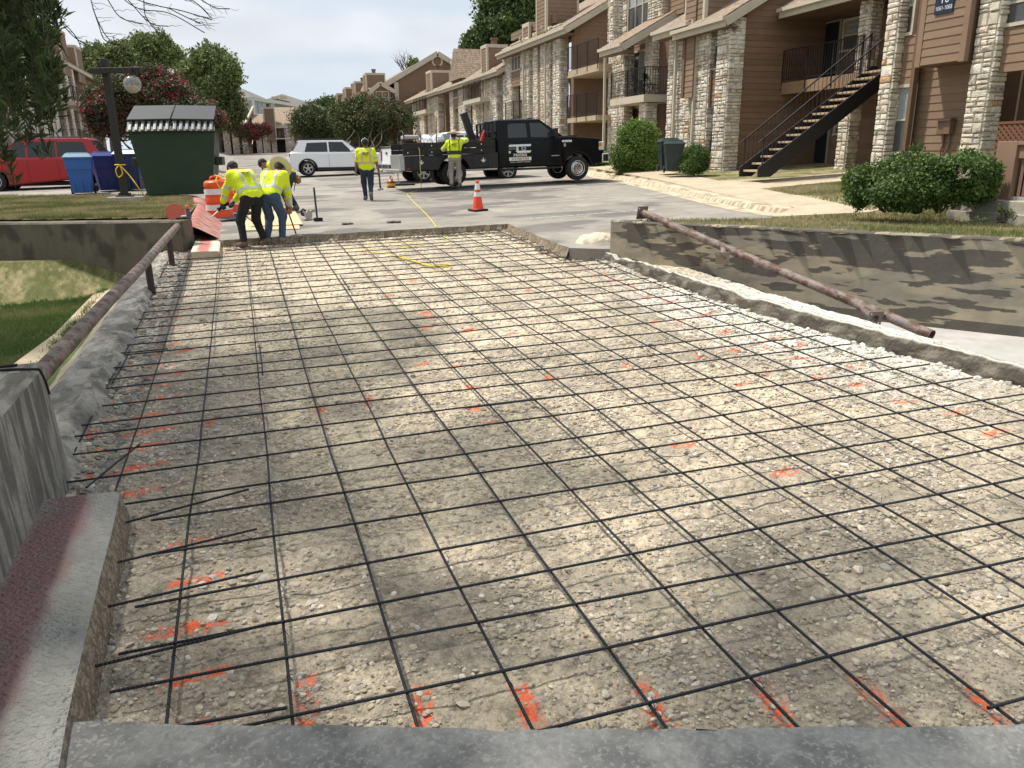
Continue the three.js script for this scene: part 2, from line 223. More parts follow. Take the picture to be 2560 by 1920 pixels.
{
  const N = 2048, d = new Float32Array(N * N), r = rng(5), lt = BED.t1 - BED.t0, ls = BED.s1 - BED.s0;
  // orange paint: short sprayed strokes beside bar ends and on the bed
  const stroke = (t, s, lt2, ls2, k = 1) => { const steps = 16; for (let i = 0; i < steps; i++) { const q = (i + r()) / steps - 0.5, ct = t + lt2 * q, cs = s + ls2 * q; for (let j = 0; j < 34; j++) { const a = ct + (r() + r() - 1) * 0.055, b = cs + (r() + r() - 1) * 0.055, x = Math.floor((a - BED.t0) / lt * N), y = Math.floor((b - BED.s0) / ls * N), rr = 1 + Math.floor(r() * 3); for (let u = -rr; u <= rr; u++) for (let v = -1; v <= 1; v++) { const X = x + u, Y = y + v; if (X >= 0 && Y >= 0 && X < N && Y < N) d[Y * N + X] = Math.min(1, d[Y * N + X] + 0.5 * k * r()); } } } };
  for (const t of COLS) if (t > -0.3 && t < 2.6) stroke(t + 0.05, edgeS(t) + 0.22 + 0.1 * r(), 0.03, 0.26 + 0.12 * r(), 0.35 + 0.35 * r());
  for (const s of ROWS) { if (s > 2.2 && s < 4.5) stroke(-0.48 + 0.1 * r(), s - 0.06, 0.22 + 0.12 * r(), 0, 0.35 + 0.2 * r()); else if (s > 4.5 && s < 9) { stroke(-1.08 + 0.1 * r(), s - 0.05, 0.3 + 0.15 * r(), 0, 0.4 + 0.3 * r()); if (r() < 0.6) stroke(-0.8, s, 0.22, 0, 0.35); } else if (s >= 9 && r() < 0.6) stroke(-1.05, s, 0.3, 0.05, 0.8); if (s > 3.6 && s < 15 && r() < 0.8) stroke(4.7 + 0.35 * r(), s - 0.1, 0.2, 0, 0.45); }
  for (const t of COLS) if (r() < 0.7) { stroke(t + 0.03, 6.1 + 0.1 * r(), 0.03, 0.16, 0.35); stroke(t, 15.3 + 0.2 * r(), 0.2, 0.1, 0.5); }
  for (let i = 0; i < 22; i++) stroke(lerp(1.2, 4.6, r()), lerp(5, 13, r()), 0.12, 0.04, 0.25 + 0.25 * r());
  stroke(2.72, 4.35, 0.16, 0.02, 0.9); stroke(3.05, 3.72, 0.16, 0.02, 0.8);
  const map = tex(N, N, (u, v, x, y) => {
    const t = BED.t0 + u * lt, s = BED.s0 + v * ls, a = fbm(t * 1.3 + 40, s * 1.3 + 40, 5), b = fbm(t * 6 + 20, s * 6 + 20, 5), f = fbm(t * 40, s * 40, 4), h = hash2(x * 7 + (y >> 3), y);
    let c = mixc([0.315, 0.27, 0.21], [0.475, 0.40, 0.295], sstep(0.3, 0.7, a * 0.55 + b * 0.45));
    c = mixc(c, [0.60, 0.515, 0.385], sstep(0.54, 0.72, b) * 0.55 * sstep(3, 8, s) + 0.30 * sstep(6, 13, s));   // pale caliche
    c = mixc(c, [0.25, 0.225, 0.19], sstep(0.2, -1.0, t) * 0.6 * sstep(0.35, 0.6, b + 0.12));                     // grey rubble dust at the left edge
    c = mixc(c, [0.66, 0.62, 0.55], sstep(4.2, 5.0, t + 0.9 * (b - 0.5)) * 0.8 * sstep(3.5, 6, s) * sstep(10.5, 8, s));                               // white broken concrete at the right edge
    c = mul(c, 1.3 * (0.58 + 0.62 * f + 0.34 * (h - 0.5) + 0.22 * (a - 0.5)) * (1 - 0.3 * sstep(0.55, 0.75, fbm(t * 16 + 5, s * 16 + 5, 3))));
    const o = clamp(d[Math.min(N - 1, y) * N + x]) * sstep(0.42, 0.62, f + 0.15 * h);
    return mixc(c, mul([0.86, 0.13, 0.045], 0.75 + 0.4 * f), o * 0.92);
  });
  const m = mat(0xffffff, 0.97, { map, bumpMap: rep(lump, 11, 22), bumpScale: 0.06 });
  struct('excavated_bed', field(BED.t0, BED.t1, BED.s0, BED.s1, 230, 480, bedH), m);
}
// ---- asphalt parking lot beyond, thick enough to show the cut edge
const lotOff = 0.18;
const lotH = (t, s) => plane(t, s) + lotOff;
{
  const far = 108, wob = rng(8), front = [];
  for (let i = 0; i <= 44; i++) { const u = i / 44; front.push([lerp(-0.47, 5.15, u), lerp(15.93, 15.5, u) + (wob() - 0.5) * 0.07 + (u > 0.42 && u < 0.62 ? 0.05 * wob() : 0)]); }
  for (let i = 1; i <= 24; i++) { const u = i / 24; front.push([lerp(5.15, 4.92, u) + (wob() - 0.5) * 0.05, lerp(15.5, 11.7, u)]); }
  struct('parking_lot', sheet([...front, [5.35, 11.35], [5.9, 10.95], [7.6, 11.2], [10.72, 13.75], [10.85, 15.5], [12.32, 22.2], [14.07, 32], [15.2, 40], [15.2, far], [-1.0, far], [-1.0, 17.2]], lotH, 0.34), MT.asphalt);
  struct('cut_edge', mergeGeometries([front.map((p, i) => i && [front[i - 1], p]).filter(Boolean).map(([a, b]) => sheetWall(a, b))].flat()), MT.cutConcrete);
  struct('parking_lot', sheet([[-2.2, 25], [-2.2, far], [-45, far], [-45, 25]], (t, s) => plane(t, s) + 0.5, 0.2), MT.asphalt);
  struct('parking_lot', sheet([[-1.0, 17.2], [-1.0, far], [-2.2, far], [-2.2, 17.2]], (t, s) => plane(t, s) + lerp(0.18, 0.5, (-1 - t) / 1.2), 0.1), MT.asphalt);
}
function sheetWall(a, b) { // rough broken face under the edge a-b, standing 6 mm proud of the sheet's own edge
  const n = 3, rows = 5, pos = [], idx = [], dx = b[0] - a[0], ds = b[1] - a[1], L = Math.hypot(dx, ds), nx = ds / L, ns = -dx / L;
  for (let j = 0; j <= rows; j++) for (let i = 0; i <= n; i++) {
    const t = lerp(a[0], b[0], i / n), s = lerp(a[1], b[1], i / n), k = j / rows, out = 0.006 + (j === 0 ? 0 : 0.075 * fbm(t * 9 + 33, s * 9 + k * 9 + 33, 3) * sstep(0.05, 0.5, k) + 0.09 * k * k);
    pos.push(t + nx * out, lotH(t, s) - 0.004 - k * 0.30, -(s + ns * out));
  }
  for (let j = 0; j < rows; j++) for (let i = 0; i < n; i++) { const p = j * (n + 1) + i; idx.push(p, p + n + 1, p + 1, p + 1, p + n + 1, p + n + 2); }
  const g = new THREE.BufferGeometry(); g.setAttribute('position', new THREE.Float32BufferAttribute(pos, 3)); g.setIndex(idx); g.computeVertexNormals(); return uvBox(g);
}
// painted bay lines
for (const [x0, y0, x1, y1] of [[1286, 463, 1436, 451], [1146, 487, 1516, 467], [1212, 516, 1552, 493], [1311, 548, 1640, 523]]) {
  const a = onP(x0, y0, lotOff), b = onP(x1, y1, lotOff), d = b.clone().sub(a).normalize(), n = new THREE.Vector3(-d.z, 0, d.x).multiplyScalar(0.045);
  const P = [a.clone().add(n), b.clone().add(n), b.clone().sub(n), a.clone().sub(n)].map(ts);
  struct('bay_line', sheet(P, (t, s) => lotH(t, s) + 0.004), MT.paintLine);
}
// ---- right-hand kerb, walk and lawn
const lawnOff = (t) => 0.34 + 0.034 * (t - 11);
const lawnH = (t, s) => plane(t, s) + lawnOff(t);
const rightLawn = (t, s) => { const d = (t - 5.5) * 0.838 + (s - 11.25) * 0.546; return Math.max(lerp(0.985, lawnH(t, s), sstep(0.2, 5, d)), lawnH(t, s)) + 0.012 * (fbm(t * 1.3 + 40, s * 1.3 + 40, 3) - 0.5); };
// grid of square cells whose centres lie inside a polygon
function inside(poly, t, s) { let c = false; for (let i = 0, j = poly.length - 1; i < poly.length; j = i++) { const [a, b] = poly[i], [d, e] = poly[j]; if ((b > s) !== (e > s) && t < (d - a) * (s - b) / (e - b) + a) c = !c; } return c; }
function fieldPoly(poly, step, yf, tMax = 1e9, sMax = 1e9) {
  let t0 = 1e9, t1 = -1e9, s0 = 1e9, s1 = -1e9; for (const [t, s] of poly) { t0 = Math.min(t0, t); t1 = Math.max(t1, t); s0 = Math.min(s0, s); s1 = Math.max(s1, s); }
  const pos = [], idx = [], id = new Map(), V = (i, j) => { const k = i * 100000 + j; if (!id.has(k)) { const t = t0 + i * step, s = s0 + j * step; id.set(k, pos.length / 3); pos.push(t, yf(t, s), -s); } return id.get(k); };
  for (let i = 0; t0 + i * step < Math.min(t1, tMax); i++) for (let j = 0; s0 + j * step < Math.min(s1, sMax); j++) if (inside(poly, t0 + (i + 0.5) * step, s0 + (j + 0.5) * step)) { const a = V(i, j), b = V(i + 1, j), c = V(i, j + 1), d = V(i + 1, j + 1); idx.push(a, b, d, a, d, c); }
  const g = new THREE.BufferGeometry(); g.setAttribute('position', new THREE.Float32BufferAttribute(pos, 3)); g.setIndex(idx); g.computeVertexNormals(); return uvBox(g);
}
const kerbLine = [[14.1, 34], [13.25, 27.5], [12.32, 22.2], [11.5, 18.6], [10.85, 15.5], [10.72, 14.2], [10.95, 13.3], [11.6, 12.7]];
{
  // kerb: rolled face, one long piece with thickness
  const pos = [], idx = [], prof = [[-0.42, 0.004], [-0.12, 0.03], [-0.05, 0.13], [0.02, 0.165], [0.20, 0.170]], curve = new THREE.CatmullRomCurve3(kerbLine.map(([t, s]) => new THREE.Vector3(t, 0, s))), n = 60;
  for (let i = 0; i <= n; i++) { const p = curve.getPoint(i / n), q = curve.getTangent(i / n), nx = -q.z, nz = q.x, wear = 0.03 * (fbm(i * 0.4 + 30, 3, 3) - 0.5); for (const [o, h] of prof) { const t = p.x + nx * (o + wear * (o < 0 ? 1 : 0)), s = p.z + nz * (o + wear * (o < 0 ? 1 : 0)); pos.push(t, plane(t, s) + lotOff + h + (h > 0.05 ? wear * 0.4 : 0), -s); } }
  const w = prof.length; for (let i = 0; i < n; i++) for (let j = 0; j < w - 1; j++) { const a = i * w + j; idx.push(a, a + 1, a + w, a + 1, a + w + 1, a + w); }
  const g = new THREE.BufferGeometry(); g.setAttribute('position', new THREE.Float32BufferAttribute(pos, 3)); g.setIndex(idx); g.computeVertexNormals();
  const m = mat(0xffffff, 0.92, { map: tex(1024, 512, (u, v, x, y) => { const n = fbm(u * 8, v * 8, 5, 8), st = sstep(0.52, 0.68, fbm(u * 22, v * 5, 4, 5)); return mul(mixc([0.50, 0.41, 0.29], [0.21, 0.165, 0.12], st * 0.75), 0.8 + 0.4 * n + 0.1 * hash2(x, y)); }, 0.5), bumpMap: rep(grit, 2), bumpScale: 0.006, side: THREE.DoubleSide });
  struct('kerb', uvBox(g), m);
  struct('pavement', sheet([...kerbLine.slice(0, 6).map(([t, s]) => [t + 0.18, s]), [10.8, 13.6], [9.6, 12.75], [11.2, 12.0], [13.2, 12.6], [12.25, 15.6], [12.7, 17.4], [15.4, 17.3], [23, 17.2], [23, 19.3], [15.2, 19.4], [13.4, 20.4], [13.9, 22.5], [15.0, 27.5], [15.6, 34]], (t, s) => lawnH(t, s) + 0.016, 0.1), MT.tanConcrete);
  const lawnPoly = [[5.5, 11.25], [8.5, 6.6], [11.2, 2.6], [40, 2.5], [40, 44], [13.6, 44], [14.3, 34], [12.6, 22.2], [11.1, 15.5], [10.9, 13.6], [9.0, 12.25], [6.9, 11.0], [6.0, 10.95]];
  struct('lawn', fieldPoly(lawnPoly, 0.18, rightLawn, 26, 30), MT.grass);
}
// ---- near concrete: the cut slab at the camera's feet, and the kerb stub at its left
{
  const r = rng(3), front = [];
  for (let i = 0; i <= 70; i++) { const t = lerp(-0.82, 3.6, i / 70); front.push([t, edgeS(t) - 0.02 + (r() - 0.5) * 0.018 + 0.02 * (fbm(t * 3 + 20, 4, 3) - 0.5)]); }
  const m = mat(0xffffff, 0.93, { map: tex(1024, 1024, (u, v, x, y) => { const n = fbm(u * 5, v * 5, 6, 5), f = fbm(u * 60, v * 60, 3, 60), ag = sstep(0.62, 0.7, fbm(u * 90, v * 90, 2, 90)), h = hash2(x, y); let c = mixc([0.245, 0.245, 0.24], [0.40, 0.395, 0.38], sstep(0.34, 0.66, n)); c = mixc(c, [0.52, 0.51, 0.48], ag * 0.5); return mul(c, 0.7 + 0.4 * f + 0.24 * (h - 0.5)); }, 0.9), bumpMap: rep(grit, 3), bumpScale: 0.008 });
  struct('concrete_slab', sheet([...front, [3.6, -4], [-0.82, -4]], (t, s) => plane(t, s) + 0.09, 0.26), m);
}
// ================================================================ driveway crossing: walls, kerbs, rails, bars
// a wall of tapering section along points [t, s], with its own top heights and foot heights
function wallGeo(pts, w, top, foot, batter = 0.06, cham = 0.02) {
  const pos = [], idx = [], n = pts.length;
  const nor = pts.map((p, i) => { const a = pts[Math.max(0, i - 1)], b = pts[Math.min(n - 1, i + 1)], dx = b[0] - a[0], ds = b[1] - a[1], L = Math.hypot(dx, ds); return [ds / L, -dx / L]; });
  const sec = (i) => { const [t, s] = pts[i], [x, z] = nor[i], T = top(t, s), F = foot(t, s); return [[batter, F], [0.002, T - cham], [-cham, T], [-w + cham, T], [-w, T - cham], [-w - batter * 0.3, F]].map(([o, y]) => [t + x * o, y, -(s + z * o)]); };
  const k = 6;
  for (let i = 0; i < n; i++) for (const p of sec(i)) pos.push(...p);
  for (let i = 0; i < n - 1; i++) for (let j = 0; j < k - 1; j++) { const a = i * k + j; idx.push(a, a + 1, a + k, a + 1, a + k + 1, a + k); }
  for (const i of [0, n - 1]) { const o = i * k; for (let j = 1; j < k - 1; j++) idx.push(o, o + j, o + j + 1); }
  const g = new THREE.BufferGeometry(); g.setAttribute('position', new THREE.Float32BufferAttribute(pos, 3)); g.setIndex(idx);
  const u = g.toNonIndexed(); u.computeVertexNormals(); return uvBox(u);
}
const both = (m) => { m.side = THREE.DoubleSide; return m; };
// right wing wall: grimy concrete with paint peeling off in pale patches
{
  const m = both(mat(0xffffff, 0.92, { map: tex(1024, 1024, (u, v, x, y) => {
    const Y = v * 2.0, n = fbm(u * 9, v * 13, 6, 9), b = fbm(u * 20 + 4, v * 34, 5, 20), g = fbm(u * 5 + 11, v * 3, 4, 5), run = fbm(u * 44, v * 2.2, 4, 44);
    const h = clamp((Y - 0.1) / 0.95), cover = 0.45 + 0.17 * h * h + 0.45 * (g - 0.5);
    const dark = sstep(cover + 0.02, cover - 0.02, n * 0.5 + b * 0.5);
    let c = mixc([0.37, 0.31, 0.225], [0.27, 0.24, 0.19], sstep(0.35, 0.65, fbm(u * 12 + 9, v * 12, 4, 12)));
    c = mixc(c, [0.082, 0.075, 0.063], dark * 0.9); c = mul(c, 0.86 + 0.28 * run + 0.12 * (hash2(x, y) - 0.5));
    return mixc(c, [0.06, 0.057, 0.05], sstep(0.92, 1.02, Y) * sstep(1.12, 1.0, Y) * 0.4);
  }, 1 / 5.2, 1 / 2.0), bumpMap: rep(lump, 0.8), bumpScale: 0.006 }));
  single('wing_wall', wallGeo([[5.47, 11.28], [6.22, 10.12], [6.98, 8.96], [7.74, 7.8], [8.5, 6.62], [9.9, 4.5], [11.2, 2.6]], 0.24, () => 1.01, (t, s) => plane(t, s) - 1.25, 0.05, 0.02), m, 'long stained concrete wing wall with peeling grey paint at the right', 'wall');
}
const wallMat = both(mat(0xffffff, 0.92, { map: tex(512, 1024, (u, v, x, y) => { const n = fbm(u * 6, v * 6, 6, 6), run = fbm(u * 40, v * 4, 4, 40), b = sstep(0.5, 0.7, fbm(u * 9 + 5, v * 5, 5, 9)); return mul(mixc([0.135, 0.115, 0.085], [0.06, 0.052, 0.04], b * 0.85), 0.55 + 0.5 * n + 0.4 * run + 0.12 * (hash2(x, y) - 0.5)); }, 0.45, 0.45), bumpMap: rep(lump, 2), bumpScale: 0.008 }));
// left wing wall, curving back along the lawn, with its end block
single('wing_wall', wallGeo([[-0.98, 15.95], [-1.5, 16.18], [-2.4, 16.5], [-3.4, 16.85], [-4.5, 17.3], [-6, 17.95], [-8, 18.8], [-11, 20.0], [-16, 21.5]], 0.44, () => 0.955, (t, s) => plane(t, s) - 1.3, 0.10, 0.03), wallMat, 'dark weathered concrete wing wall below the left lawn', 'wall');
// near left end block with a sealed joint across its top
{
  const t = thing('wall_end_block', 'grey concrete wall end block at the left edge holding the pipe rail', 'wall', onG(-1.6, 4.5, -0.2));
  const m = both(mat(0xffffff, 0.92, { map: tex(512, 512, (u, v, x, y) => { const n = fbm(u * 6, v * 6, 6, 6), run = fbm(u * 34, v * 5, 5, 34); return mul(mixc([0.29, 0.275, 0.24], [0.13, 0.122, 0.105], sstep(0.35, 0.62, run)), 0.75 + 0.5 * n + 0.14 * (hash2(x, y) - 0.5)); }, 0.6), bumpMap: rep(lump, 2), bumpScale: 0.01 }));
  wpart(t, 'body', wallGeo([[-1.20, 1.0], [-1.235, 3.0], [-1.25, 4.3], [-1.27, 5.22]], 0.50, () => 0.86, (a, b) => plane(a, b) - 1.0, 0.07, 0.035), m);
  wpart(t, 'joint_seal', join([tube([W(-1.245, 0.864, 5.02), W(-1.4, 0.868, 5.06), W(-1.6, 0.866, 5.07), W(-1.755, 0.862, 5.08)], 0.008, 24, 6), tube([W(-1.243, 0.864, 5.02), W(-1.228, 0.80, 5.03), W(-1.222, 0.70, 5.05)], 0.007, 12, 6)]), MT.dark);
  wpart(t, 'corner_strip', join([box(0.34, 0.012, 0.03, -1.56, 0.868, -5.16, 0, 0.05)]), MT.dark);
}
// kerb stub at the left of the near slab, with faded red paint, and the far stub beyond the bed
function kerbStub(name, label, pts, top, h, red, m) { // pts: list of [inner t, outer t, s]
  const pos = [], n = pts.length, r = rng(name.length + n);
  const rows = [];
  for (const [ti, to, s] of pts) { const y = plane(ti, s) + top, w = (r() - 0.5) * 0.014; rows.push([[ti + 0.02, y - h, s], [ti + 0.012 + w, y - h * 0.45, s], [ti - 0.015 + w, y - 0.012, s], [ti - 0.05, y, s], [lerp(ti, to, 0.5), y + 0.004, s], [to, y + 0.006, s], [to - 0.01, y - h, s]]); }
  const P = (a) => [a[0], a[1], -a[2]], face = [];
  for (let i = 0; i < n - 1; i++) for (let j = 0; j < 6; j++) { const a = rows[i][j], b = rows[i][j + 1], c = rows[i + 1][j], d = rows[i + 1][j + 1]; (j < 2 ? face : pos).push(...P(a), ...P(b), ...P(c), ...P(b), ...P(d), ...P(c)); }
  for (const i of [0, n - 1]) for (let j = 1; j < 6; j++) face.push(...P(rows[i][0]), ...P(rows[i][j]), ...P(rows[i][j + 1]));
  const G = (p) => { const g = new THREE.BufferGeometry(); g.setAttribute('position', new THREE.Float32BufferAttribute(p, 3)); g.computeVertexNormals(); return uvBox(g); }, t = thing(name, label, 'kerb', W(pts[0][0], plane(pts[0][0], pts[0][2]), pts[0][2]));
  wpart(t, 'top', G(pos), m); wpart(t, 'broken_face', G(face), red); return t;
}
const kerbTex = (base, redC, u0, w, amt) => (u, v, x, y) => { const n = fbm(u * 5, v * 5, 6, 5), f = fbm(u * 30, v * 30, 4, 30), wob = 0.07 * (fbm(u * 4 + 9, v * 6, 4, 4) - 0.5), d = Math.abs(u - u0 + wob); let c = mul(base, 0.62 + 0.5 * n + 0.3 * f + 0.16 * (hash2(x, y) - 0.5)); return mixc(c, mul(redC, 0.6 + 0.7 * n), sstep(w, w * 0.45, d) * amt * sstep(0.25, 0.62, n * 0.6 + f * 0.4 + 0.1)); };
{
  const g = [[-0.74, -1.24, 2.36], [-0.76, -1.24, 2.62], [-0.77, -1.245, 2.95], [-0.79, -1.25, 3.3], [-0.80, -1.25, 3.65], [-0.81, -1.26, 4.0], [-0.815, -1.27, 4.3], [-0.83, -1.275, 4.56]];
  g.unshift([-0.72, -1.23, 1.2]); const stubM = both(mat(0xffffff, 0.93, { map: tex(1024, 1024, kerbTex([0.33, 0.325, 0.30], [0.25, 0.085, 0.09], 0.5, 0.17, 0.72), 1, 1 / 1.3), bumpMap: rep(lump, 6), bumpScale: 0.02 })); stubM.map.offset.set(0.60, 0);
  kerbStub('kerb_stub', 'grey concrete kerb stub with faded red paint at lower left', g, 0.135, 0.30, both(MT.cutConcrete.clone()), stubM);
}
const islandH = (t, s) => 0.965 + 0.005 * (s - 17) + 0.02 * (fbm(t * 1.2 + 30, s * 1.2 + 30, 3) - 0.5);
// red far kerb: follows the island's edge, ends in the clean cut stub beside the bed
{
  const m = both(mat(0xffffff, 0.9, { map: tex(512, 512, kerbTex([0.56, 0.50, 0.41], [0.40, 0.085, 0.08], 0.5, 0.13, 0.85), 1 / 1.1, 1 / 1.1) })); m.map.offset.set(0.5 + 0.78 / 1.1, 0);
  kerbStub('kerb_stub', 'cream concrete kerb end with a pink stripe under the front traffic drum', [[-0.50, -0.98, 14.62], [-0.50, -0.98, 15.3], [-0.50, -0.98, 15.95], [-0.52, -0.98, 16.9]], 0.15, 0.34, both(MT.tanConcrete.clone()), m);
  const red = both(mat(0xffffff, 0.85, { map: tex(512, 512, (u, v, x, y) => { const n = fbm(u * 7, v * 7, 5, 7), f = fbm(u * 30, v * 30, 3, 30); return mixc(mul([0.40, 0.105, 0.09], 0.6 + 0.7 * f), [0.43, 0.26, 0.215], sstep(0.40, 0.62, n)); }, 0.9), bumpMap: rep(grit, 1), bumpScale: 0.004 }));
  const pos = [], idx = [], L = [[-0.98, 16.2], [-1.0, 17.5], [-1.0, 19.5], [-1.10, 22], [-1.35, 24.6], [-1.8, 25.9], [-2.7, 26.5], [-4, 27.0], [-8, 29.3]], c = new THREE.CatmullRomCurve3(L.map(([t, s]) => new THREE.Vector3(t, 0, s))), n = 50, pr = [[0.46, 0.0], [0.40, 0.04], [0.10, 0.27], [0, 0.33], [-0.16, 0.335], [-0.17, 0.0]];
  for (let i = 0; i <= n; i++) { const p = c.getPoint(i / n), q = c.getTangent(i / n), nx = q.z, nz = -q.x; for (const [o, h] of pr) { const t = p.x + nx * o, s = p.z + nz * o; pos.push(t, Math.min(1.0, plane(p.x, p.z) + lotOff + 0.006 + h * lerp(0.75, 1, clamp(i / 8))), -s); } }
  const w = pr.length; for (let i = 0; i < n; i++) for (let j = 0; j < w - 1; j++) { const a = i * w + j; idx.push(a, a + w, a + 1, a + 1, a + w, a + w + 1); }
  const g = new THREE.BufferGeometry(); g.setAttribute('position', new THREE.Float32BufferAttribute(pos, 3)); g.setIndex(idx); g.computeVertexNormals();
  struct('red_kerb', uvBox(g), red);
  const isl = [[-1.12, 16.3], [-2.4, 16.8], [-3.4, 17.15], [-4.5, 17.6], [-6, 18.25], [-8, 19.1], [-11, 20.3], [-16, 21.8], [-26, 24], [-26, 36], [-16, 33.5], [-8, 29.2], [-5, 27.4], [-3.7, 26.8], [-2.6, 26.3], [-1.8, 25.7], [-1.45, 24.6], [-1.22, 22], [-1.12, 19.5]];
  struct('lawn', fieldPoly(isl, 0.15, islandH), MT.grass);
}
// ---- left: the broken outer edge, sloping apron and the low grass of the channel
const brokenH = (t, s) => {
  const p = plane(t, s), u = -1.2 - t, rub = fbm(t * 6 + 50, s * 6 + 50, 4) - 0.45, big = fbm(t * 2 + 30, s * 2.2 + 30, 3) - 0.5;
  const ridge = sstep(0.02, 0.2, u + 0.18 * big) * (0.17 + 0.16 * rub * sstep(0.5, 0.05, u) + 0.05 * big);
  const fall = sstep(0.42, 1.0, u) * (0.36 + 0.03 * s);
  return p - 0.09 + ridge - fall + 0.04 * rub * sstep(0.4, 0.05, u) + 0.02 * (fbm(t * 20 + 10, s * 20 + 10, 2) - 0.5);
};
struct('broken_edge', field(-2.35, -1.12, 4.85, 15.9, 60, 330, brokenH), mat(0xffffff, 0.95, { map: tex(512, 1024, (u, v, x, y) => { const t = lerp(-2.35, -1.12, u), n = fbm(u * 6, v * 30, 6, 6), f = fbm(u * 20, v * 90, 4, 20); let c = mixc([0.20, 0.19, 0.17], [0.40, 0.375, 0.335], sstep(0.35, 0.68, n * 0.6 + f * 0.4)); c = mixc(c, [0.40, 0.33, 0.235], sstep(-1.65, -1.95, t) * 0.8 * sstep(0.3, 0.7, v + 0.2)); return mul(c, 0.75 + 0.4 * f + 0.15 * (hash2(x, y) - 0.5)); }), bumpMap: rep(lump, 3, 24), bumpScale: 0.03 }));
const chanH = (t, s) => { const d = clamp((-2.1 - t) / 8); return lerp(plane(-2.1, s) - 0.45, -0.36, sstep(0, 0.12, d)) + 0.26 * sstep(14.5, 18.5, s) * sstep(0.0, 0.5, d) + 0.05 * (fbm(t * 1.5 + 40, s * 1.5 + 40, 3) - 0.5) - 0.25 * d; };
struct('channel_grass', field(-16, -2.2, -2, 21, 90, 110, chanH), MT.greenGrass);
struct('channel_apron', sheet([[-2.05, 5.0], [-2.05, 15.7], [-2.75, 15.4], [-2.7, 12], [-2.95, 8], [-3.1, 4.5]], (t, s) => lerp(plane(-2.05, s) - 0.43, -0.27, sstep(-2.05, -2.7, t)), 0.2), MT.tanConcrete);
// right: channel floor and the broken slab edge the bars stop at
struct('channel_floor', sheet([[5.3, 12], [5.6, -3], [30, -3], [12, 3.4], [6.4, 10.9]], (t, s) => -0.16 + 0.004 * t, 0.2), mat(0xffffff, 0.9, { map: tex(512, 512, concTex([0.42, 0.41, 0.385], 0.2), 0.4) }));
{
  const ns = 300, nt = 14, s0 = 11.35, s1 = 0.6, pos = [], uv = [], idx = [];
  for (let j = 0; j <= ns; j++) {
    const s = lerp(s0, s1, j / ns), ti = kerbT(s) + 0.02 * Math.sin(s * 2.1) + 0.05 * (fbm(s * 4 + 20, 7, 4) - 0.5), chip = 0.06 * sstep(0.5, 0.75, fbm(s * 1.6 + 50, 3, 4)) * sstep(6.5, 8.5, s) + 0.02 * fbm(s * 9, 5, 2), w = 0.075 + 0.05 * (fbm(s * 5 + 3, 9, 3) - 0.5), tp = plane(5.4, s) + 0.135 - chip;
    for (let i = 0; i <= nt; i++) {
      const k = i / nt; let t, y;
      if (k < 0.5) { const q = k / 0.5; t = ti + 0.05 * q * q - 0.05 * (1 - q) * fbm(s * 8, 3 + q * 4, 3); y = lerp(plane(5.4, s) - 0.09, tp, q) + 0; t += 0.075 * (fbm(s * 9, q * 4 + 20, 4) - 0.5) * sstep(1, 0.7, q); } else if (k < 0.8) { const q = (k - 0.5) / 0.3; t = ti + 0.05 + w * q; y = tp + 0.008 * (fbm(s * 20, q * 6, 2) - 0.5); } else { const q = (k - 0.8) / 0.2; t = ti + 0.05 + w + 0.03 * q; y = lerp(tp, -0.5, q); }
      pos.push(t, y, -s); uv.push(k, j / ns);
    }
  }
  const w = nt + 1; for (let j = 0; j < ns; j++) for (let i = 0; i < nt; i++) { const a = j * w + i; idx.push(a, a + w, a + 1, a + 1, a + w, a + w + 1); }
  const g = new THREE.BufferGeometry(); g.setAttribute('position', new THREE.Float32BufferAttribute(pos, 3)); g.setAttribute('uv', new THREE.Float32BufferAttribute(uv, 2)); g.setIndex(idx); g.computeVertexNormals();
  const m = both(mat(0xffffff, 0.94, { map: tex(256, 1024, (u, v, x, y) => { const n = fbm(u * 6, v * 60, 5, 6), f = fbm(u * 24, v * 200, 3, 24); const top = sstep(0.47, 0.52, u + 0.06 * (n - 0.5)); return mul(mixc(mixc([0.075, 0.066, 0.052], [0.21, 0.185, 0.15], sstep(0.42, 0.72, n)), [0.62, 0.58, 0.51], top), 0.7 + 0.4 * f + 0.15 * (hash2(x, y) - 0.5)); }), bumpMap: rep(lump, 1, 30), bumpScale: 0.02 }));
  single('broken_kerb', g, m, 'low broken concrete kerb with a jagged white top along the right side of the bed', 'kerb');
}
// white washed-out lump of concrete at the corner by the right wall
{
  const g = new THREE.IcosahedronGeometry(1, 4), p = g.attributes.position, v = new THREE.Vector3();
  for (let i = 0; i < p.count; i++) { v.fromBufferAttribute(p, i); const k = 1 + 0.35 * (fbm(v.x * 2 + 30, v.z * 2 + v.y + 30, 4) - 0.5); p.setXYZ(i, v.x * 0.46 * k, Math.max(-0.2, v.y * 0.27 * k), v.z * 0.30 * k); }
  g.computeVertexNormals(); g.rotateY(0.3); const q = onP(1497, 622, 0.06); g.translate(q.x, q.y, q.z - 0.1);
  single('concrete_lump', uvBox(g), MT.tanConcrete.clone(), 'pale rounded lump of concrete at the corner before the right wall', 'concrete lump').material.color.setRGB(1.35, 1.4, 1.5);
}
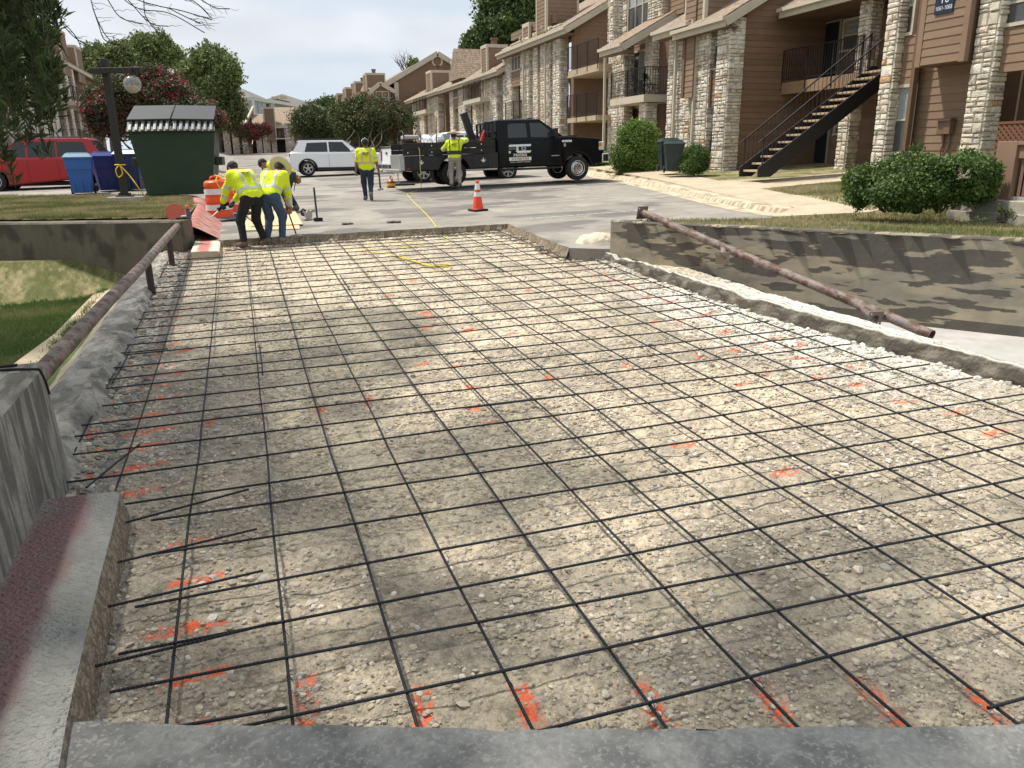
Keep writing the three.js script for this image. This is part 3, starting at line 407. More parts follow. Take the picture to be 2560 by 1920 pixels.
// ---- pipe rails
{
  const a0 = atD(110, 925, 4.95), b = atD(449, 560, 14.55), a = a0.clone().addScaledVector(b.clone().sub(a0).normalize(), -0.5), t = thing('pipe_rail', 'long rusty steel pipe rail on two posts along the left side', 'rail', onG(-1.3, 11));
  const mid = a.clone().lerp(b, 0.5), q = a.clone().lerp(b, 0.25), q3 = a.clone().lerp(b, 0.78); mid.y -= 0.01; mid.x += 0.01;
  wpart(t, 'pipe', uvBox(tube([a, q, mid, q3, b], 0.058, 60, 18)), MT.rustPipe);
  const post = (px, py, f) => { const foot = onP(px, py, -0.10), top = a.clone().lerp(b, f); top.x = foot.x; top.y -= 0.04; top.z = foot.z; wpart(t, 'post', uvBox(rod(foot, top, 0.047, 0.047, 16)), mat([0.05, 0.03, 0.025], 0.7)); };
  post(384, 756, 0.62); post(434, 684, 0.80);
  const d = b.clone().sub(a).normalize();
  wpart(t, 'flange', uvBox(new THREE.BoxGeometry(0.2, 0.2, 0.012).applyMatrix4(new THREE.Matrix4().makeTranslation(b.x + d.x * 0.05 + 0.03, b.y - 0.02, b.z + d.z * 0.05))), MT.rustPipe);
}
{
  const a = atD(1606, 532, 12.1), b = atD(2330, 838, 8.35), t = thing('fallen_pipe_rail', 'rusty pink pipe rail knocked over and leaning against the right wall', 'rail', W(6, 0.5, 9.5)), d = b.clone().sub(a).normalize();
  wpart(t, 'pipe', uvBox(tube([a, a.clone().lerp(b, 0.33), a.clone().lerp(b, 0.67), b], 0.057, 40, 18)), MT.rustPipe);
  const fl = (p, dir, s) => { const m = new THREE.Matrix4().lookAt(p, p.clone().add(dir), new THREE.Vector3(0, 1, 0)); m.setPosition(p); const h = new THREE.Shape([[-s, -s], [s, -s], [s, s], [-s, s]].map((q) => new THREE.Vector2(...q))); for (const [x, y] of [[-0.7, -0.7], [0.7, 0.7]]) { const c = new THREE.Path(); c.absarc(x * s, y * s, 0.013, 0, 6.283); h.holes.push(c); } return uvBox(new THREE.ExtrudeGeometry(h, { depth: 0.012, bevelEnabled: false }).applyMatrix4(m)); };
  wpart(t, 'flange', fl(a, d, 0.10), mat([0.20, 0.16, 0.13], 0.7, { metalness: 0.3 }));
  const arm = (f, px, py, D) => { const p = a.clone().lerp(b, f), q = atD(px, py, D), k = q.clone().sub(p).normalize(); wpart(t, 'arm', uvBox(rod(p, q, 0.046, 0.046, 16)), MT.rustPipe); wpart(t, 'flange', fl(q, k, 0.09), mat([0.22, 0.19, 0.15], 0.7, { metalness: 0.3 })); };
  arm(0.36, 1806, 646, 10.45); arm(0.80, 2188, 797, 8.75);
}
// ---- the bar mat
{
  const m = mat([0.030, 0.036, 0.043], 0.5, { metalness: 0.55, bumpMap: tex(64, 8, (u) => 0.5 + 0.5 * Math.sin(u * 6.2832), 60, 1, false), bumpScale: 0.004 });
  const T = thing('rebar_mat', 'wide grid of dark tied steel bars laid over the dug-out driveway', 'rebar', onG(2, 8)), r = rng(12), RB = 0.0068;
  const barGeo = (p) => { const L = p[0].distanceTo(p[p.length - 1]), g = tube(p, RB, Math.max(10, Math.round(L * 5)), 7), u = g.attributes.uv; for (let i = 0; i < u.count; i++) u.setXY(i, u.getX(i) * L, u.getY(i) * 0.1); return clean(g); };
  const ripple = (t, s, k) => farRise(s) * 0.85 + 0.010 * (fbm(t * 0.9 + k, s * 0.9 + 7, 3) - 0.5);
  const along = (t0, s0, t1, s1, off, k) => { const n = Math.max(3, Math.ceil(Math.hypot(t1 - t0, s1 - s0) / 0.7)), P = []; for (let i = 0; i <= n; i++) { const u = i / n, t = lerp(t0, t1, u), s = lerp(s0, s1, u); P.push(onG(t + 0.03 * (fbm(s * 0.7 + k, k, 2) - 0.5), s + 0.03 * (fbm(t * 0.7 + k, k + 5, 2) - 0.5), off + ripple(t, s, k))); } return P; };
  COLS.forEach((t, i) => { const s0 = t < -0.8 ? 4.62 : edgeS(t) + 0.035 - (t > 2.6 ? 1.0 : 0), te = t + (t > 2.9 ? 0.10 * (t - 2.9) : -0.05); wpart(T, 'bar', barGeo(along(t, s0, te, 15.35 - 0.1 * r() - (t < -0.6 ? 0.9 : 0), -0.006, i * 3.1)), m); if (i % 3 === 0) { const s = 7 + 5 * r(); wpart(T, 'bar', barGeo(along(t + 0.02, s, t + 0.02, s + 1.1, -0.006, i * 3.1)), m); } });
  ROWS.forEach((s, i) => {
    let t0 = s < 4.5 ? -0.70 + 0.05 * r() : -1.42 + 0.1 * r(), t1 = s < 11.4 ? kerbT(s) - 0.22 + 0.12 * r() : 4.95; if (s < 2.2) t0 = s < 1.9 ? 2.35 : 0.28; if (s > 14.5) t0 = -0.42; const sl = -0.03 + 0.02 * Math.sin(i * 1.7);
    wpart(T, 'bar', barGeo(along(t0, s - sl * 1.5 + sl * (t0 + 0) - sl * 0.2 + 0.05, t1, s + sl * (t1 - 1.5), 0.007, 40 + i * 2.3)), m);
    if (i > 8 && i % 2 === 0) { const a = 1.2 + 2.4 * r(); wpart(T, 'bar', barGeo(along(a, s + sl * (a - 1.5) + 0.016, a + 0.9, s + sl * (a - 0.6) + 0.016, 0.008, 40 + i * 2.3)), m); }
  });
  wpart(T, 'bar', barGeo([onP(1740, 1826, 0.012), onP(1930, 1841, 0.0), onP(2180, 1866, 0.0)]), m);
  wpart(T, 'bar', barGeo([onP(586, 1852, -0.02), onP(650, 1853, -0.015), onP(735, 1852, -0.01)]), m);
  wpart(T, 'bar', barGeo([onP(216, 1219, 0.02), onP(280, 1166, 0.025), onP(348, 1111, 0.03)]), m);
  wpart(T, 'bar', barGeo([onP(218, 890, 0.03), onP(290, 884, 0.02), onP(420, 872, 0.012)]), m);
  // tie wire at the crossings
  const ties = [];
  for (const t of COLS) for (const s of ROWS) if (r() < (s < 6 ? 0.5 : 0.3)) { const a = r() * 6.3, q = onG(t, s, 0.002), L = 0.016, v = (x, y, z) => q.clone().add(new THREE.Vector3(x, y, z)); ties.push(clean(tube([v(-L, -0.01, -L), v(0, 0.016, 0), v(L, -0.01, L)], 0.0014, 5, 4)), clean(tube([v(0, 0.014, 0), v(0.01 * Math.cos(a), 0.026, 0.01 * Math.sin(a)), v(0.03 * Math.cos(a), 0.03 + 0.02 * r(), 0.03 * Math.sin(a))], 0.0013, 5, 4))); }
  wpart(T, 'tie_wire', mergeGeometries(ties), MT.iron).userData.kind = 'stuff';
  // dowels drilled into the kerb stub
  const dow = [[296, 1311, 622, 1223, 'topmost'], [276, 1410, 642, 1322, 'second from the top'], [246, 1522, 658, 1426, 'third from the top'], [206, 1673, 688, 1556, 'fourth from the top'], [199, 1858, 718, 1769, 'lowest']];
  for (const [x0, y0, x1, y1, which] of dow) single('dowel_bar', barGeo([onP(x0, y0, 0.012), onP((x0 + x1) / 2, (y0 + y1) / 2, 0.014), onP(x1, y1, 0.016)]), m, 'short steel dowel bar sticking out of the left kerb stub, ' + which, 'dowel bar', 'dowel bars drilled into the left kerb stub');
}
// ---- loose stone
function stoneShape(seed) { const r = rng(seed), g = new THREE.IcosahedronGeometry(1, 0), m = new Map(), p = g.attributes.position; for (let i = 0; i < p.count; i++) { const k = [p.getX(i), p.getY(i), p.getZ(i)].map((v) => v.toFixed(2)).join(); if (!m.has(k)) m.set(k, [0.7 + 0.55 * r(), 0.45 + 0.35 * r(), 0.65 + 0.5 * r()]); const q = m.get(k); p.setXYZ(i, p.getX(i) * q[0], p.getY(i) * q[1], p.getZ(i) * q[2]); } g.deleteAttribute('uv'); const n = clean(g); n.computeVertexNormals(); return n; }
function scatter(name, n, seed, place, colors, parent) {
  const r = rng(seed), lists = [[], [], [], []], e = new THREE.Euler(), q = new THREE.Quaternion();
  for (let i = 0; i < n; i++) { const a = place(r); if (!a) continue; q.setFromEuler(e.set((r() - 0.5) * 0.9, r() * 6.3, (r() - 0.5) * 0.9)); lists[i & 3].push([new THREE.Matrix4().compose(a.p, q, new THREE.Vector3(a.s, a.s * (0.7 + 0.4 * r()), a.s)), mul(colors[Math.floor(r() * colors.length)], 0.75 + 0.5 * r())]); }
  lists.forEach((l, i) => { if (!l.length) return; const m = new THREE.InstancedMesh(stoneShape(seed + i * 7), mat(0xffffff, 0.95), l.length); l.forEach(([M, c], j) => { m.setMatrixAt(j, M); m.setColorAt(j, col(c)); }); m.name = name; m.userData.kind = 'stuff'; shadows(m); parent.add(m); });
}
{
  const g = new THREE.Group(); g.name = 'gravel'; g.userData.kind = 'stuff'; scene.add(g);
  const cs = [[0.53, 0.46, 0.36], [0.46, 0.40, 0.33], [0.60, 0.54, 0.45], [0.42, 0.38, 0.33], [0.5, 0.42, 0.31]];
  scatter('stones', 150000, 21, (r) => { const s = 1.1 + 14.4 * Math.pow(r(), 1.5), t = lerp(-1.35, 5.3, r()); if (s < edgeS(t) + 0.01 || (t < -0.80 && s < 4.6)) return null; const d = fbm(t * 1.6 + 12, s * 1.6 + 12, 4) * 0.6 + 0.4 * fbm(t * 5 + 12, s * 5, 3); if (r() > sstep(0.30, 0.66, d) * (s > 7 && t > 0.5 ? 0.30 : 1) + 0.06) return null; return { p: W(t, bedH(t, s) + 0.002, s), s: 0.0045 + 0.017 * Math.pow(r(), 3.2) }; }, cs, g);
  scatter('stones', 5200, 22, (r) => { const s = 1.2 + 12 * Math.pow(r(), 1.6), t = lerp(-1.35, 5.3, r()); if (s < edgeS(t) + 0.05 || (t < -0.76 && s < 4.65)) return null; const d = fbm(t * 1.1 + 33, s * 1.1 + 12, 4); if (r() > sstep(0.4, 0.66, d) * (s > 7 && t > 0.5 ? 0.2 : 1) + 0.03) return null; return { p: W(t, bedH(t, s) + 0.006, s), s: 0.014 + 0.022 * Math.pow(r(), 2) }; }, [...cs, [0.5, 0.47, 0.41]], g);
  const g2 = new THREE.Group(); g2.name = 'concrete_rubble'; g2.userData.kind = 'stuff'; scene.add(g2);
  const gr = [[0.33, 0.31, 0.28], [0.42, 0.40, 0.36], [0.24, 0.225, 0.20]];
  scatter('rubble', 1500, 23, (r) => { const s = lerp(4.9, 15.4, r()), t = -1.08 - 0.32 * r() * r() + 0.16 * (r() - 0.5); return { p: W(t, Math.max(brokenH(t, s), bedH(t, s)) + 0.004, s), s: 0.010 + 0.036 * Math.pow(r(), 3) }; }, gr, g2);
  scatter('rubble', 1100, 24, (r) => { const s = lerp(1, 11.3, r()), t = kerbT(s) - 0.02 - 0.75 * r() * r(); return { p: W(t, bedH(t, s) + 0.004, s), s: 0.01 + 0.034 * Math.pow(r(), 3) }; }, [[0.58, 0.55, 0.5], [0.66, 0.63, 0.58], [0.42, 0.39, 0.34]], g2);
  scatter('rubble', 900, 25, (r) => { const t = lerp(-0.45, 5.1, r()), s = 15.62 - 0.03 * t - 0.25 * r() * r(); return { p: W(t, bedH(t, s) + 0.008, s), s: 0.014 + 0.05 * Math.pow(r(), 3) }; }, [[0.42, 0.34, 0.24], [0.3, 0.26, 0.2], [0.5, 0.42, 0.32]], g2);
  scatter('rubble', 500, 26, (r) => { const s = lerp(11.3, 15.3, r()), t = 5.0 - 0.3 * r() * r(); return { p: W(t, bedH(t, s) + 0.008, s), s: 0.014 + 0.05 * Math.pow(r(), 3) }; }, [[0.42, 0.34, 0.24], [0.3, 0.26, 0.2], [0.5, 0.42, 0.32]], g2);
}
// ================================================================ apartment buildings
// plank: a lapped board lying in the plane x = T (along s) or z = -S (along t)
function plank(face, at, a0, a1, y, h) {
  const L = a1 - a0, b = 0.021, p = [[0, 0], [b, 0], [0.006, h], [0, h]], pos = [];
  const P = (i, e) => { const a = e ? a1 : a0; return face === 'x' ? [at - p[i][0], y + p[i][1], -a] : [a, y + p[i][1], -(at - p[i][0])]; };
  const q = (i, j) => pos.push(...P(i, 0), ...P(i, 1), ...P(j, 1), ...P(i, 0), ...P(j, 1), ...P(j, 0));
  q(0, 1); q(1, 2); q(2, 3); for (const e of [0, 1]) pos.push(...P(0, e), ...P(1, e), ...P(2, e), ...P(0, e), ...P(2, e), ...P(3, e));
  if (face === 'x') for (let i = 0; i < pos.length; i += 9) for (let k = 0; k < 3; k++) { const v = pos[i + 3 + k]; pos[i + 3 + k] = pos[i + 6 + k]; pos[i + 6 + k] = v; }
  const g = new THREE.BufferGeometry(); g.setAttribute('position', new THREE.Float32BufferAttribute(pos, 3)); g.computeVertexNormals();
  return uvBox(g);
}
const EXPO = 0.187;
// siding over [a0, a1] x [y0, y1]; `lim(y)` may narrow the range; single boards or one joined panel
function siding(parent, face, at, a0, a1, y0, y1, mats, singly = true, lim) {
  const list = []; let i = 0; const r = rng(Math.round(at * 100 + a0 * 10 + y0));
  for (let y = y0; y < y1 - 0.02; y += EXPO, i++) { const h = Math.min(EXPO, y1 - y); let [b0, b1] = lim ? lim(y + h * 0.7) : [a0, a1]; b0 = Math.max(a0, b0); b1 = Math.min(a1, b1); if (b1 - b0 < 0.05) continue; const g = plank(face, at, b0, b1, y, h); if (singly) wpart(parent, 'plank', g, mats[Math.floor(r() * mats.length)]); else list.push(g); }
  if (list.length) wpart(parent, 'siding', mergeGeometries(list), mats[0]);
}
const smoothHash = (i) => hash2(i, i * 7 + 3);
// one rough-faced stone: box whose outer face is bulged and uneven
function stoneGeo(w, h, d, r) {
  const j = () => (r() - 0.5), c = 0.012 + 0.01 * r(), pos = [], A = [[0, 0], [w, 0], [w, h], [0, h]].map(([x, y]) => [x + j() * 0.012, y + j() * 0.012]), o = A.map(([x, y]) => [lerp(x, w / 2, c * 2 / w), lerp(y, h / 2, c * 2 / h), d * (0.8 + 0.4 * r())]), m = [w * (0.3 + 0.4 * r()), h * (0.3 + 0.4 * r()), d * (1.05 + 0.5 * r())];
  for (let i = 0; i < 4; i++) { const k = (i + 1) % 4; pos.push(...A[i], 0, ...A[k], 0, ...o[k], ...A[i], 0, ...o[k], ...o[i], ...o[i], ...o[k], ...m); }
  const g = new THREE.BufferGeometry(); g.setAttribute('position', new THREE.Float32BufferAttribute(pos, 3)); g.computeVertexNormals(); return g;
}
// stones over a face; face 'x' looks towards -x (along s), 'z' looks towards the camera (along t)
function stones(parent, face, at, a0, a1, y0, y1, seed, singly) {
  const r = rng(seed), merged = MT.stone.map(() => []); let y = y0;
  const put = (a, yy, w, h) => {
    const g = stoneGeo(w - 0.010, h - 0.010, 0.028 + 0.02 * r(), r), M = new THREE.Matrix4();
    if (face === 'x') M.set(0, 0, -1, at, 0, 1, 0, yy, 1, 0, 0, -(a + w), 0, 0, 0, 1); else M.set(1, 0, 0, a, 0, 1, 0, yy, 0, 0, 1, -at, 0, 0, 0, 1);
    g.applyMatrix4(M); const k = r(), mi = k < 0.32 ? 0 : k < 0.60 ? 1 : k < 0.77 ? 2 : k < 0.90 ? 3 : k < 0.975 ? 4 : 5, u = uvBox(g);
    if (singly) wpart(parent, 'stone', u, MT.stone[mi]); else merged[mi].push(u);
  };
  while (y < y1 - 0.03) {
    let h = 0.11 + 0.17 * r(); if (y1 - y - h < 0.08) h = y1 - y; let a = a0;
    while (a < a1 - 0.02) {
      let w = 0.16 + 0.36 * r() * r() + 0.06 * r(); if (a1 - a - w < 0.1) w = a1 - a;
      if (h > 0.15 && r() < 0.66) { const k = 0.36 + 0.28 * r(); if (w > 0.36 && r() < 0.5) { const q = 0.35 + 0.3 * r(); put(a, y, w * q, h * k); put(a + w * q, y, w * (1 - q), h * k); } else put(a, y, w, h * k); put(a, y + h * k, w, h * (1 - k)); } else put(a, y, w, h);
      a += w;
    }
    y += h;
  }
  if (!singly) merged.forEach((l, i) => { if (l.length) { const m = wpart(parent, 'stones', mergeGeometries(l), MT.stone[i]); m.userData.kind = 'stuff'; } });
}
function pier(parent, t0, t1, y0, y1, s0, s1, seed, singly, faces = 'xz') {
  const p = wpart(parent, 'stone_pier', uvBox(bx(t0, t1, y0, y1, s0, s1)), MT.mortar);
  if (faces.includes('x')) stones(p, 'x', t0, s0 - 0.012, s1, y0, y1, seed, singly);
  if (faces.includes('z')) stones(p, 'z', s0, t0 - 0.012, t1, y0, y1, seed + 1, singly);
  return p;
}
// window in plane x = T over s0..s1, or in plane z for face 'z'
function windowAt(parent, face, at, a0, a1, y0, y1, lights = 1, blind = 0.5) {
  const f = 0.075, o = 0.05, B = (b0, b1, c0, c1, d0, d1) => face === 'x' ? bx(at - d1, at - d0, c0, c1, b0, b1) : bx(b0, b1, c0, c1, at - d1, at - d0), L = [];
  L.push(B(a0, a0 + f, y0 + f, y1 - f, -0.06, o), B(a1 - f, a1, y0 + f, y1 - f, -0.06, o), B(a0, a1, y1 - f, y1, -0.06, o + 0.004));
  const w = (a1 - a0 - f * 2) / lights; for (let i = 1; i < lights; i++) L.push(B(a0 + f + w * i - 0.035, a0 + f + w * i + 0.035, y0 + f, y1 - f, -0.06, o - 0.004));
  const win = wpart(parent, 'window', join(L), MT.trim);
  wpart(win, 'sill', uvBox(B(a0 - 0.02, a1 + 0.02, y0, y0 + f, -0.06, o + 0.025)), MT.trim);
  const ym = lerp(y0, y1, 0.5);
  for (let i = 0; i < lights; i++) {
    const b0 = a0 + f + w * i + (i ? 0.035 : 0), b1 = a0 + f + w * (i + 1) - (i < lights - 1 ? 0.035 : 0);
    wpart(win, 'blind', uvBox(B(b0, b1, lerp(y0 + f, y1 - f, 1 - blind), y1 - f, -0.035, -0.028)), MT.blind);
    wpart(win, 'pane', uvBox(B(b0, b1, ym, y1 - f, -0.012, -0.008)), MT.thinGlass);
    wpart(win, 'insect_screen', uvBox(B(b0, b1, y0 + f, ym, -0.004, 0.002)), MT.screen);
    wpart(win, 'sash_bar', uvBox(B(b0, b1, ym - 0.022, ym + 0.022, -0.006, 0.018)), MT.trim);
  }
  wpart(win, 'reveal', uvBox(B(a0 + f, a1 - f, y0 + f, y1 - f, -0.062, -0.058)), MT.dark);
  return win;
}
MT.thinGlass = phys([0.75, 0.8, 0.8], 0.03, { transmission: 0.75, thickness: 0, ior: 1.5 });
const gutterPipe = (parent, t, s, y0, y1) => wpart(parent, 'downspout', join([bx(t - 0.05, t + 0.05, y0 + 0.25, y1 - 0.28, s - 0.04, s + 0.04), bar(W(t, y1 - 0.3, s), W(t - 0.16, y1 - 0.08, s), 0.08, 0.1), bx(t - 0.22, t - 0.11, y1 - 0.12, y1 + 0.04, s - 0.04, s + 0.04), bar(W(t, y0 + 0.27, s), W(t - 0.15, y0 + 0.08, s), 0.08, 0.1)]), MT.trim);
// sloping roof rising along +t from the eave
function roof(parent, t0, y0, t1, y1, s0, s1, rake = true, gut = true) {
  const d = Math.hypot(t1 - t0, y1 - y0), nx = -(y1 - y0) / d, ny = (t1 - t0) / d, th = 0.09, pos = [[t0, y0], [t1, y1], [t1 + nx * th, y1 + ny * th], [t0 + nx * th, y0 + ny * th]];
  const sl = new THREE.Shape(pos.map((p) => new THREE.Vector2(p[0], p[1]))), g = new THREE.ExtrudeGeometry(sl, { depth: s1 - s0, bevelEnabled: false }); g.translate(0, 0, -s1);
  const R = wpart(parent, 'roof', uvBox(g), MT.shingle);
  if (gut) wpart(R, 'gutter', join([bx(t0 - 0.02, t0 + 0.03, y0 - 0.24, y0 + 0.005, s0, s1), bx(t0 - 0.14, t0 - 0.022, y0 - 0.06, y0 + 0.055, s0 - 0.02, s1)]), MT.trim);
  wpart(R, 'soffit', uvBox(bx(t0 + 0.032, t0 + 0.55, y0 - 0.24, y0 - 0.21, s0 + 0.03, s1)), MT.brownTrim);
  if (rake) wpart(R, 'rake_board', uvBox(bar(W(t0, y0 - 0.11, s0 - 0.02), W(t1, y1 - 0.11, s0 - 0.02), 0.035, 0.26)), MT.trim);
  return R;
}
// railing between points (posts and bars), in iron
function railing(parent, pts, h, name = 'railing', gap = 0.115, drop = 0) {
  const L = [];
  for (let i = 0; i < pts.length - 1; i++) {
    const a = pts[i], b = pts[i + 1], n = Math.max(1, Math.round(a.distanceTo(b) / gap)), up = (v, y) => v.clone().setY(v.y + y);
    L.push(bar(up(a, h), up(b, h), 0.042, 0.022), bar(up(a, 0.1), up(b, 0.1), 0.03, 0.02));
    for (let k = 1; k < n; k++) { const p = a.clone().lerp(b, k / n); L.push(box(0.016, h - 0.1, 0.016, p.x, p.y + 0.1 + (h - 0.1) / 2, p.z)); }
    for (const p of [a, b]) L.push(box(0.042, h + drop, 0.042, p.x, p.y + (h - drop) / 2, p.z));
    const m = Math.round(a.distanceTo(b) / 1.3); for (let k = 1; k < m; k++) { const p = a.clone().lerp(b, k / m); L.push(box(0.04, h + drop, 0.04, p.x, p.y + (h - drop) / 2, p.z)); }
  }
  return wpart(parent, name, join(L), MT.iron);
}
const sAt = (px, py, T) => -onX(px, py, T).z, yAt = (px, py, T) => onX(px, py, T).y;
const baseY = (t, s) => plane(t, s) + 0.46;
// facade strips measured from the photograph: [kind, left px, right px, top py, bottom py (0 = ground), x plane]
function facade(parent, rows, singly) {
  rows.forEach(([k, l, r_, yt, yb, T, extra], i) => {
    const ym = yb ? (yt + yb) / 2 : yt + 90, s1 = sAt(l, ym, T), s0 = sAt(r_, ym, T), pm = (l + r_) / 2, y1 = yAt(pm, yt, T), y0 = yb ? yAt(pm, yb, T) : baseY(T, s0) - 0.3;
    if (k === 'st') pier(parent, T, T + 0.45, y0, y1, s0, s1, i * 13 + Math.round(T * 10 + l), singly);
    else if (k === 'sd') { wpart(parent, 'wall', uvBox(bx(T + 0.006, T + 0.2, y0, y1, s0, s1)), MT.siding[1]); siding(parent, 'x', T, s0, s1, y0, y1, MT.sidingTan, singly); }
    else if (k === 'wn') windowAt(parent, 'x', T + 0.03, s0, s1, y0, y1, extra || 1, 0.5);
    else if (k === 'sp') gutterPipe(parent, T - 0.06, (s0 + s1) / 2, y0, y1);
    else if (k === 'tr') wpart(parent, 'trim', uvBox(bx(T - 0.03, T + 0.08, y0, y1, s0, s1)), MT.trim);
    else if (k === 'br') wpart(parent, 'trim', uvBox(bx(T - 0.035, T + 0.1, y0, y1, s0, s1)), MT.brownTrim);
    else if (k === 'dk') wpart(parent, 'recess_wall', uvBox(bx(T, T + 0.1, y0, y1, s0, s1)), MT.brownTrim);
  });
}
// square chimney chase clad in boards with pale corner boards and a flue
function chimney(parent, t0, t1, y0, y1, s0, s1, singly) {
  const c = wpart(parent, 'chimney', uvBox(bx(t0 + 0.006, t1, y0, y1, s0 + 0.006, s1)), MT.siding[1]);
  const list = []; for (let y = y0; y < y1 - 0.25; y += EXPO) list.push(['x', t0, s0 + 0.1, s1 - 0.1, y], ['z', s0, t0 + 0.1, t1 - 0.1, y]);
  if (singly) for (const [f, at, a, b, y] of list) wpart(c, 'plank', plank(f, at, a, b, y, EXPO), MT.sidingTan[0]); else wpart(c, 'siding', mergeGeometries(list.map(([f, at, a, b, y]) => plank(f, at, a, b, y, EXPO))), MT.sidingTan[0]);
  for (const g of [bx(t0 - 0.03, t0 + 0.1, y0, y1 - 0.2, s0 - 0.03, s0 + 0.1), bx(t0 - 0.028, t0 + 0.1, y0, y1 - 0.2, s1 - 0.1, s1 + 0.02), bx(t1 - 0.1, t1 + 0.02, y0, y1 - 0.2, s0 - 0.028, s0 + 0.1)]) wpart(c, 'corner_board', uvBox(g), MT.trim);
  wpart(c, 'cap', join([bx(t0 - 0.035, t1 + 0.03, y1 - 0.2, y1, s0 - 0.035, s1 + 0.03)]), MT.trim);
  wpart(c, 'flue', join([cyl(0.2, 0.2, 0.35, (t0 + t1) / 2, y1 + 0.175, -(s0 + s1) / 2), cyl(0.25, 0.25, 0.1, (t0 + t1) / 2, y1 + 0.4, -(s0 + s1) / 2)]), MT.brownTrim);
}
// ---------------------------------------------------------------- nearest block, with the open stair hall
{
  const b = thing('apartment_building', 'nearest brown and cream stone apartment building with the blue number sign and stair hall', 'building', W(17, 1.3, 20));
  const g0 = baseY(16, 17) - 0.1;
  // wing A (number sign)
  facade(b, [
    ['st', 2221, 2249, -60, 0, 15.82], ['br', 2249, 2257, -60, 0, 15.98], ['sd', 2236, 2286, 92, 213, 16.05], ['br', 2299, 2308, -60, 0, 16.0],
    ['wn', 2246, 2290, -60, 90, 16.05], ['wn', 2232, 2277, 212, 387, 16.05], ['sd', 2236, 2278, 386, 0, 16.05],
    ['sd', 2302, 2462, -60, 0, 16.30], ['st', 2450, 2500, -60, 0, 15.82],
    ['sd', 2478, 2620, 66, 176, 16.0], ['wn', 2514, 2600, -60, 62, 16.0], ['br', 2494, 2508, -60, 176, 15.98],
  ], true);
  const sA1 = sAt(2450, 30, 15.82), sA0 = sA1 - 4.5;
  // projecting bay with the sign
  const T = 15.62, s1 = sAt(2300, 80, T), s0 = sAt(2419, 80, T), yb = yAt(2350, 160, T), yt = 9;
  const bay = wpart(b, 'bay', uvBox(bx(T + 0.006, 16.28, yb, yt, s0 + 0.006, s1)), MT.brownTrim);
  siding(bay, 'x', T, s0 + 0.1, s1 - 0.1, yb + 0.02, 6.4, MT.sidingTan, true);
  for (const [a, c] of [[s0 - 0.02, s0 + 0.13], [s1 - 0.13, s1 + 0.02]]) wpart(bay, 'corner_board', uvBox(bx(T - 0.03, T + 0.1, yb - 0.01, yt, a, c)), MT.sidingTan[1]);
  {
    const c = document.createElement('canvas'); c.width = 512; c.height = 512; const x = c.getContext('2d'); x.fillStyle = '#141f3d'; x.fillRect(0, 0, 512, 512); x.fillStyle = '#e9ecef'; x.textAlign = 'center'; x.font = '250px sans-serif'; x.fillText('10', 256, 300); x.font = '112px sans-serif'; x.fillText('1061-1068', 256, 440, 470);
    const t = new THREE.CanvasTexture(c); t.colorSpace = THREE.SRGBColorSpace;
    const a = sAt(2339, 30, T), d = sAt(2384, 30, T), y0 = yAt(2362, 33.5, T), w = a - d, g = box(0.02, w * 1.06, w, T - 0.035, y0 + w * 0.53, -(a + d) / 2);
    single('number_sign', g, [mat([0.1, 0.1, 0.2]), mat(0xffffff, 0.5, { map: t }), mat([0.02, 0.03, 0.06]), mat([0.02, 0.03, 0.06]), mat([0.02, 0.03, 0.06]), mat([0.02, 0.03, 0.06])], 'dark blue building number sign reading 10 above 1061 - 1068', 'sign');
  }
  // meter boxes and conduits
  const e = thing('meter_box', 'pair of brown electric meter boxes with conduits on the siding near the right', 'meter box', onX(2368, 332, 16.25));
  { const p0 = onX(2349, 331, 16.25), p1 = onX(2388, 303, 16.25), sA = -p0.z, sB = -p1.z, m = (sA + sB) / 2, bm = mat([0.17, 0.105, 0.07], 0.5); wpart(e, 'box', join([rbox(0.14, 0.34, (sA - m) * 0.94, 0.01, 16.2, (p0.y + p1.y) / 2, -(sA + m) / 2)]), bm); wpart(e, 'box', join([rbox(0.16, 0.36, (m - sB) * 0.94, 0.01, 16.19, (p0.y + p1.y) / 2 + 0.01, -(sB + m) / 2), bx(16.05, 16.28, p1.y + 0.02, p1.y + 0.035, sB - 0.02, sA + 0.0)]), bm); for (const [px, py, qx, qy] of [[2360, 333, 2352, 372], [2375, 333, 2358, 390]]) { const a = onX(px, py, 16.24), q = onX(qx, qy, 16.24); wpart(e, 'conduit', uvBox(tube([a, a.clone().setY(a.y - 0.3), q, q.clone().setY(q.y - 0.4)], 0.022, 16, 7)), bm); } }
  // ground-floor patio of wing A at the far right, with its lattice
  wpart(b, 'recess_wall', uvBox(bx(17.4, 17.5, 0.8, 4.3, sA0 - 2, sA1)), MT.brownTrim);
  wpart(b, 'patio_ceiling', uvBox(bx(16.1, 17.45, 3.92, 4.0, sA0 - 2, sA1 - 0.9)), MT.brownTrim);
  { const lt = thing('lattice_panel', 'brown wooden lattice panel on the patio at the far right edge', 'lattice', onX(2530, 350, 15.7)), a = sAt(2494, 330, 15.7), y1 = yAt(2530, 308, 15.7), y0 = y1 - 0.85, w = 1.5, m = mat([0.17, 0.072, 0.04], 0.8); for (const [dir, o] of [[1, 0], [-1, 0.012]]) for (let i = -0.9; i < w; i += 0.125) { const x0 = Math.max(0, i), x1 = Math.min(w, i + 0.85); if (x1 - x0 < 0.06) continue; const h0 = (x0 - i), h1 = (x1 - i); wpart(lt, 'slat', uvBox(bar(W(15.7 - o, dir > 0 ? y0 + h0 : y1 - h0, a - x0), W(15.7 - o, dir > 0 ? y0 + h1 : y1 - h1, a - x1), 0.012, 0.05)), m); } wpart(lt, 'frame', join([bx(15.67, 15.72, y1 - 0.01, y1 + 0.04, a - w, a)]), m); }
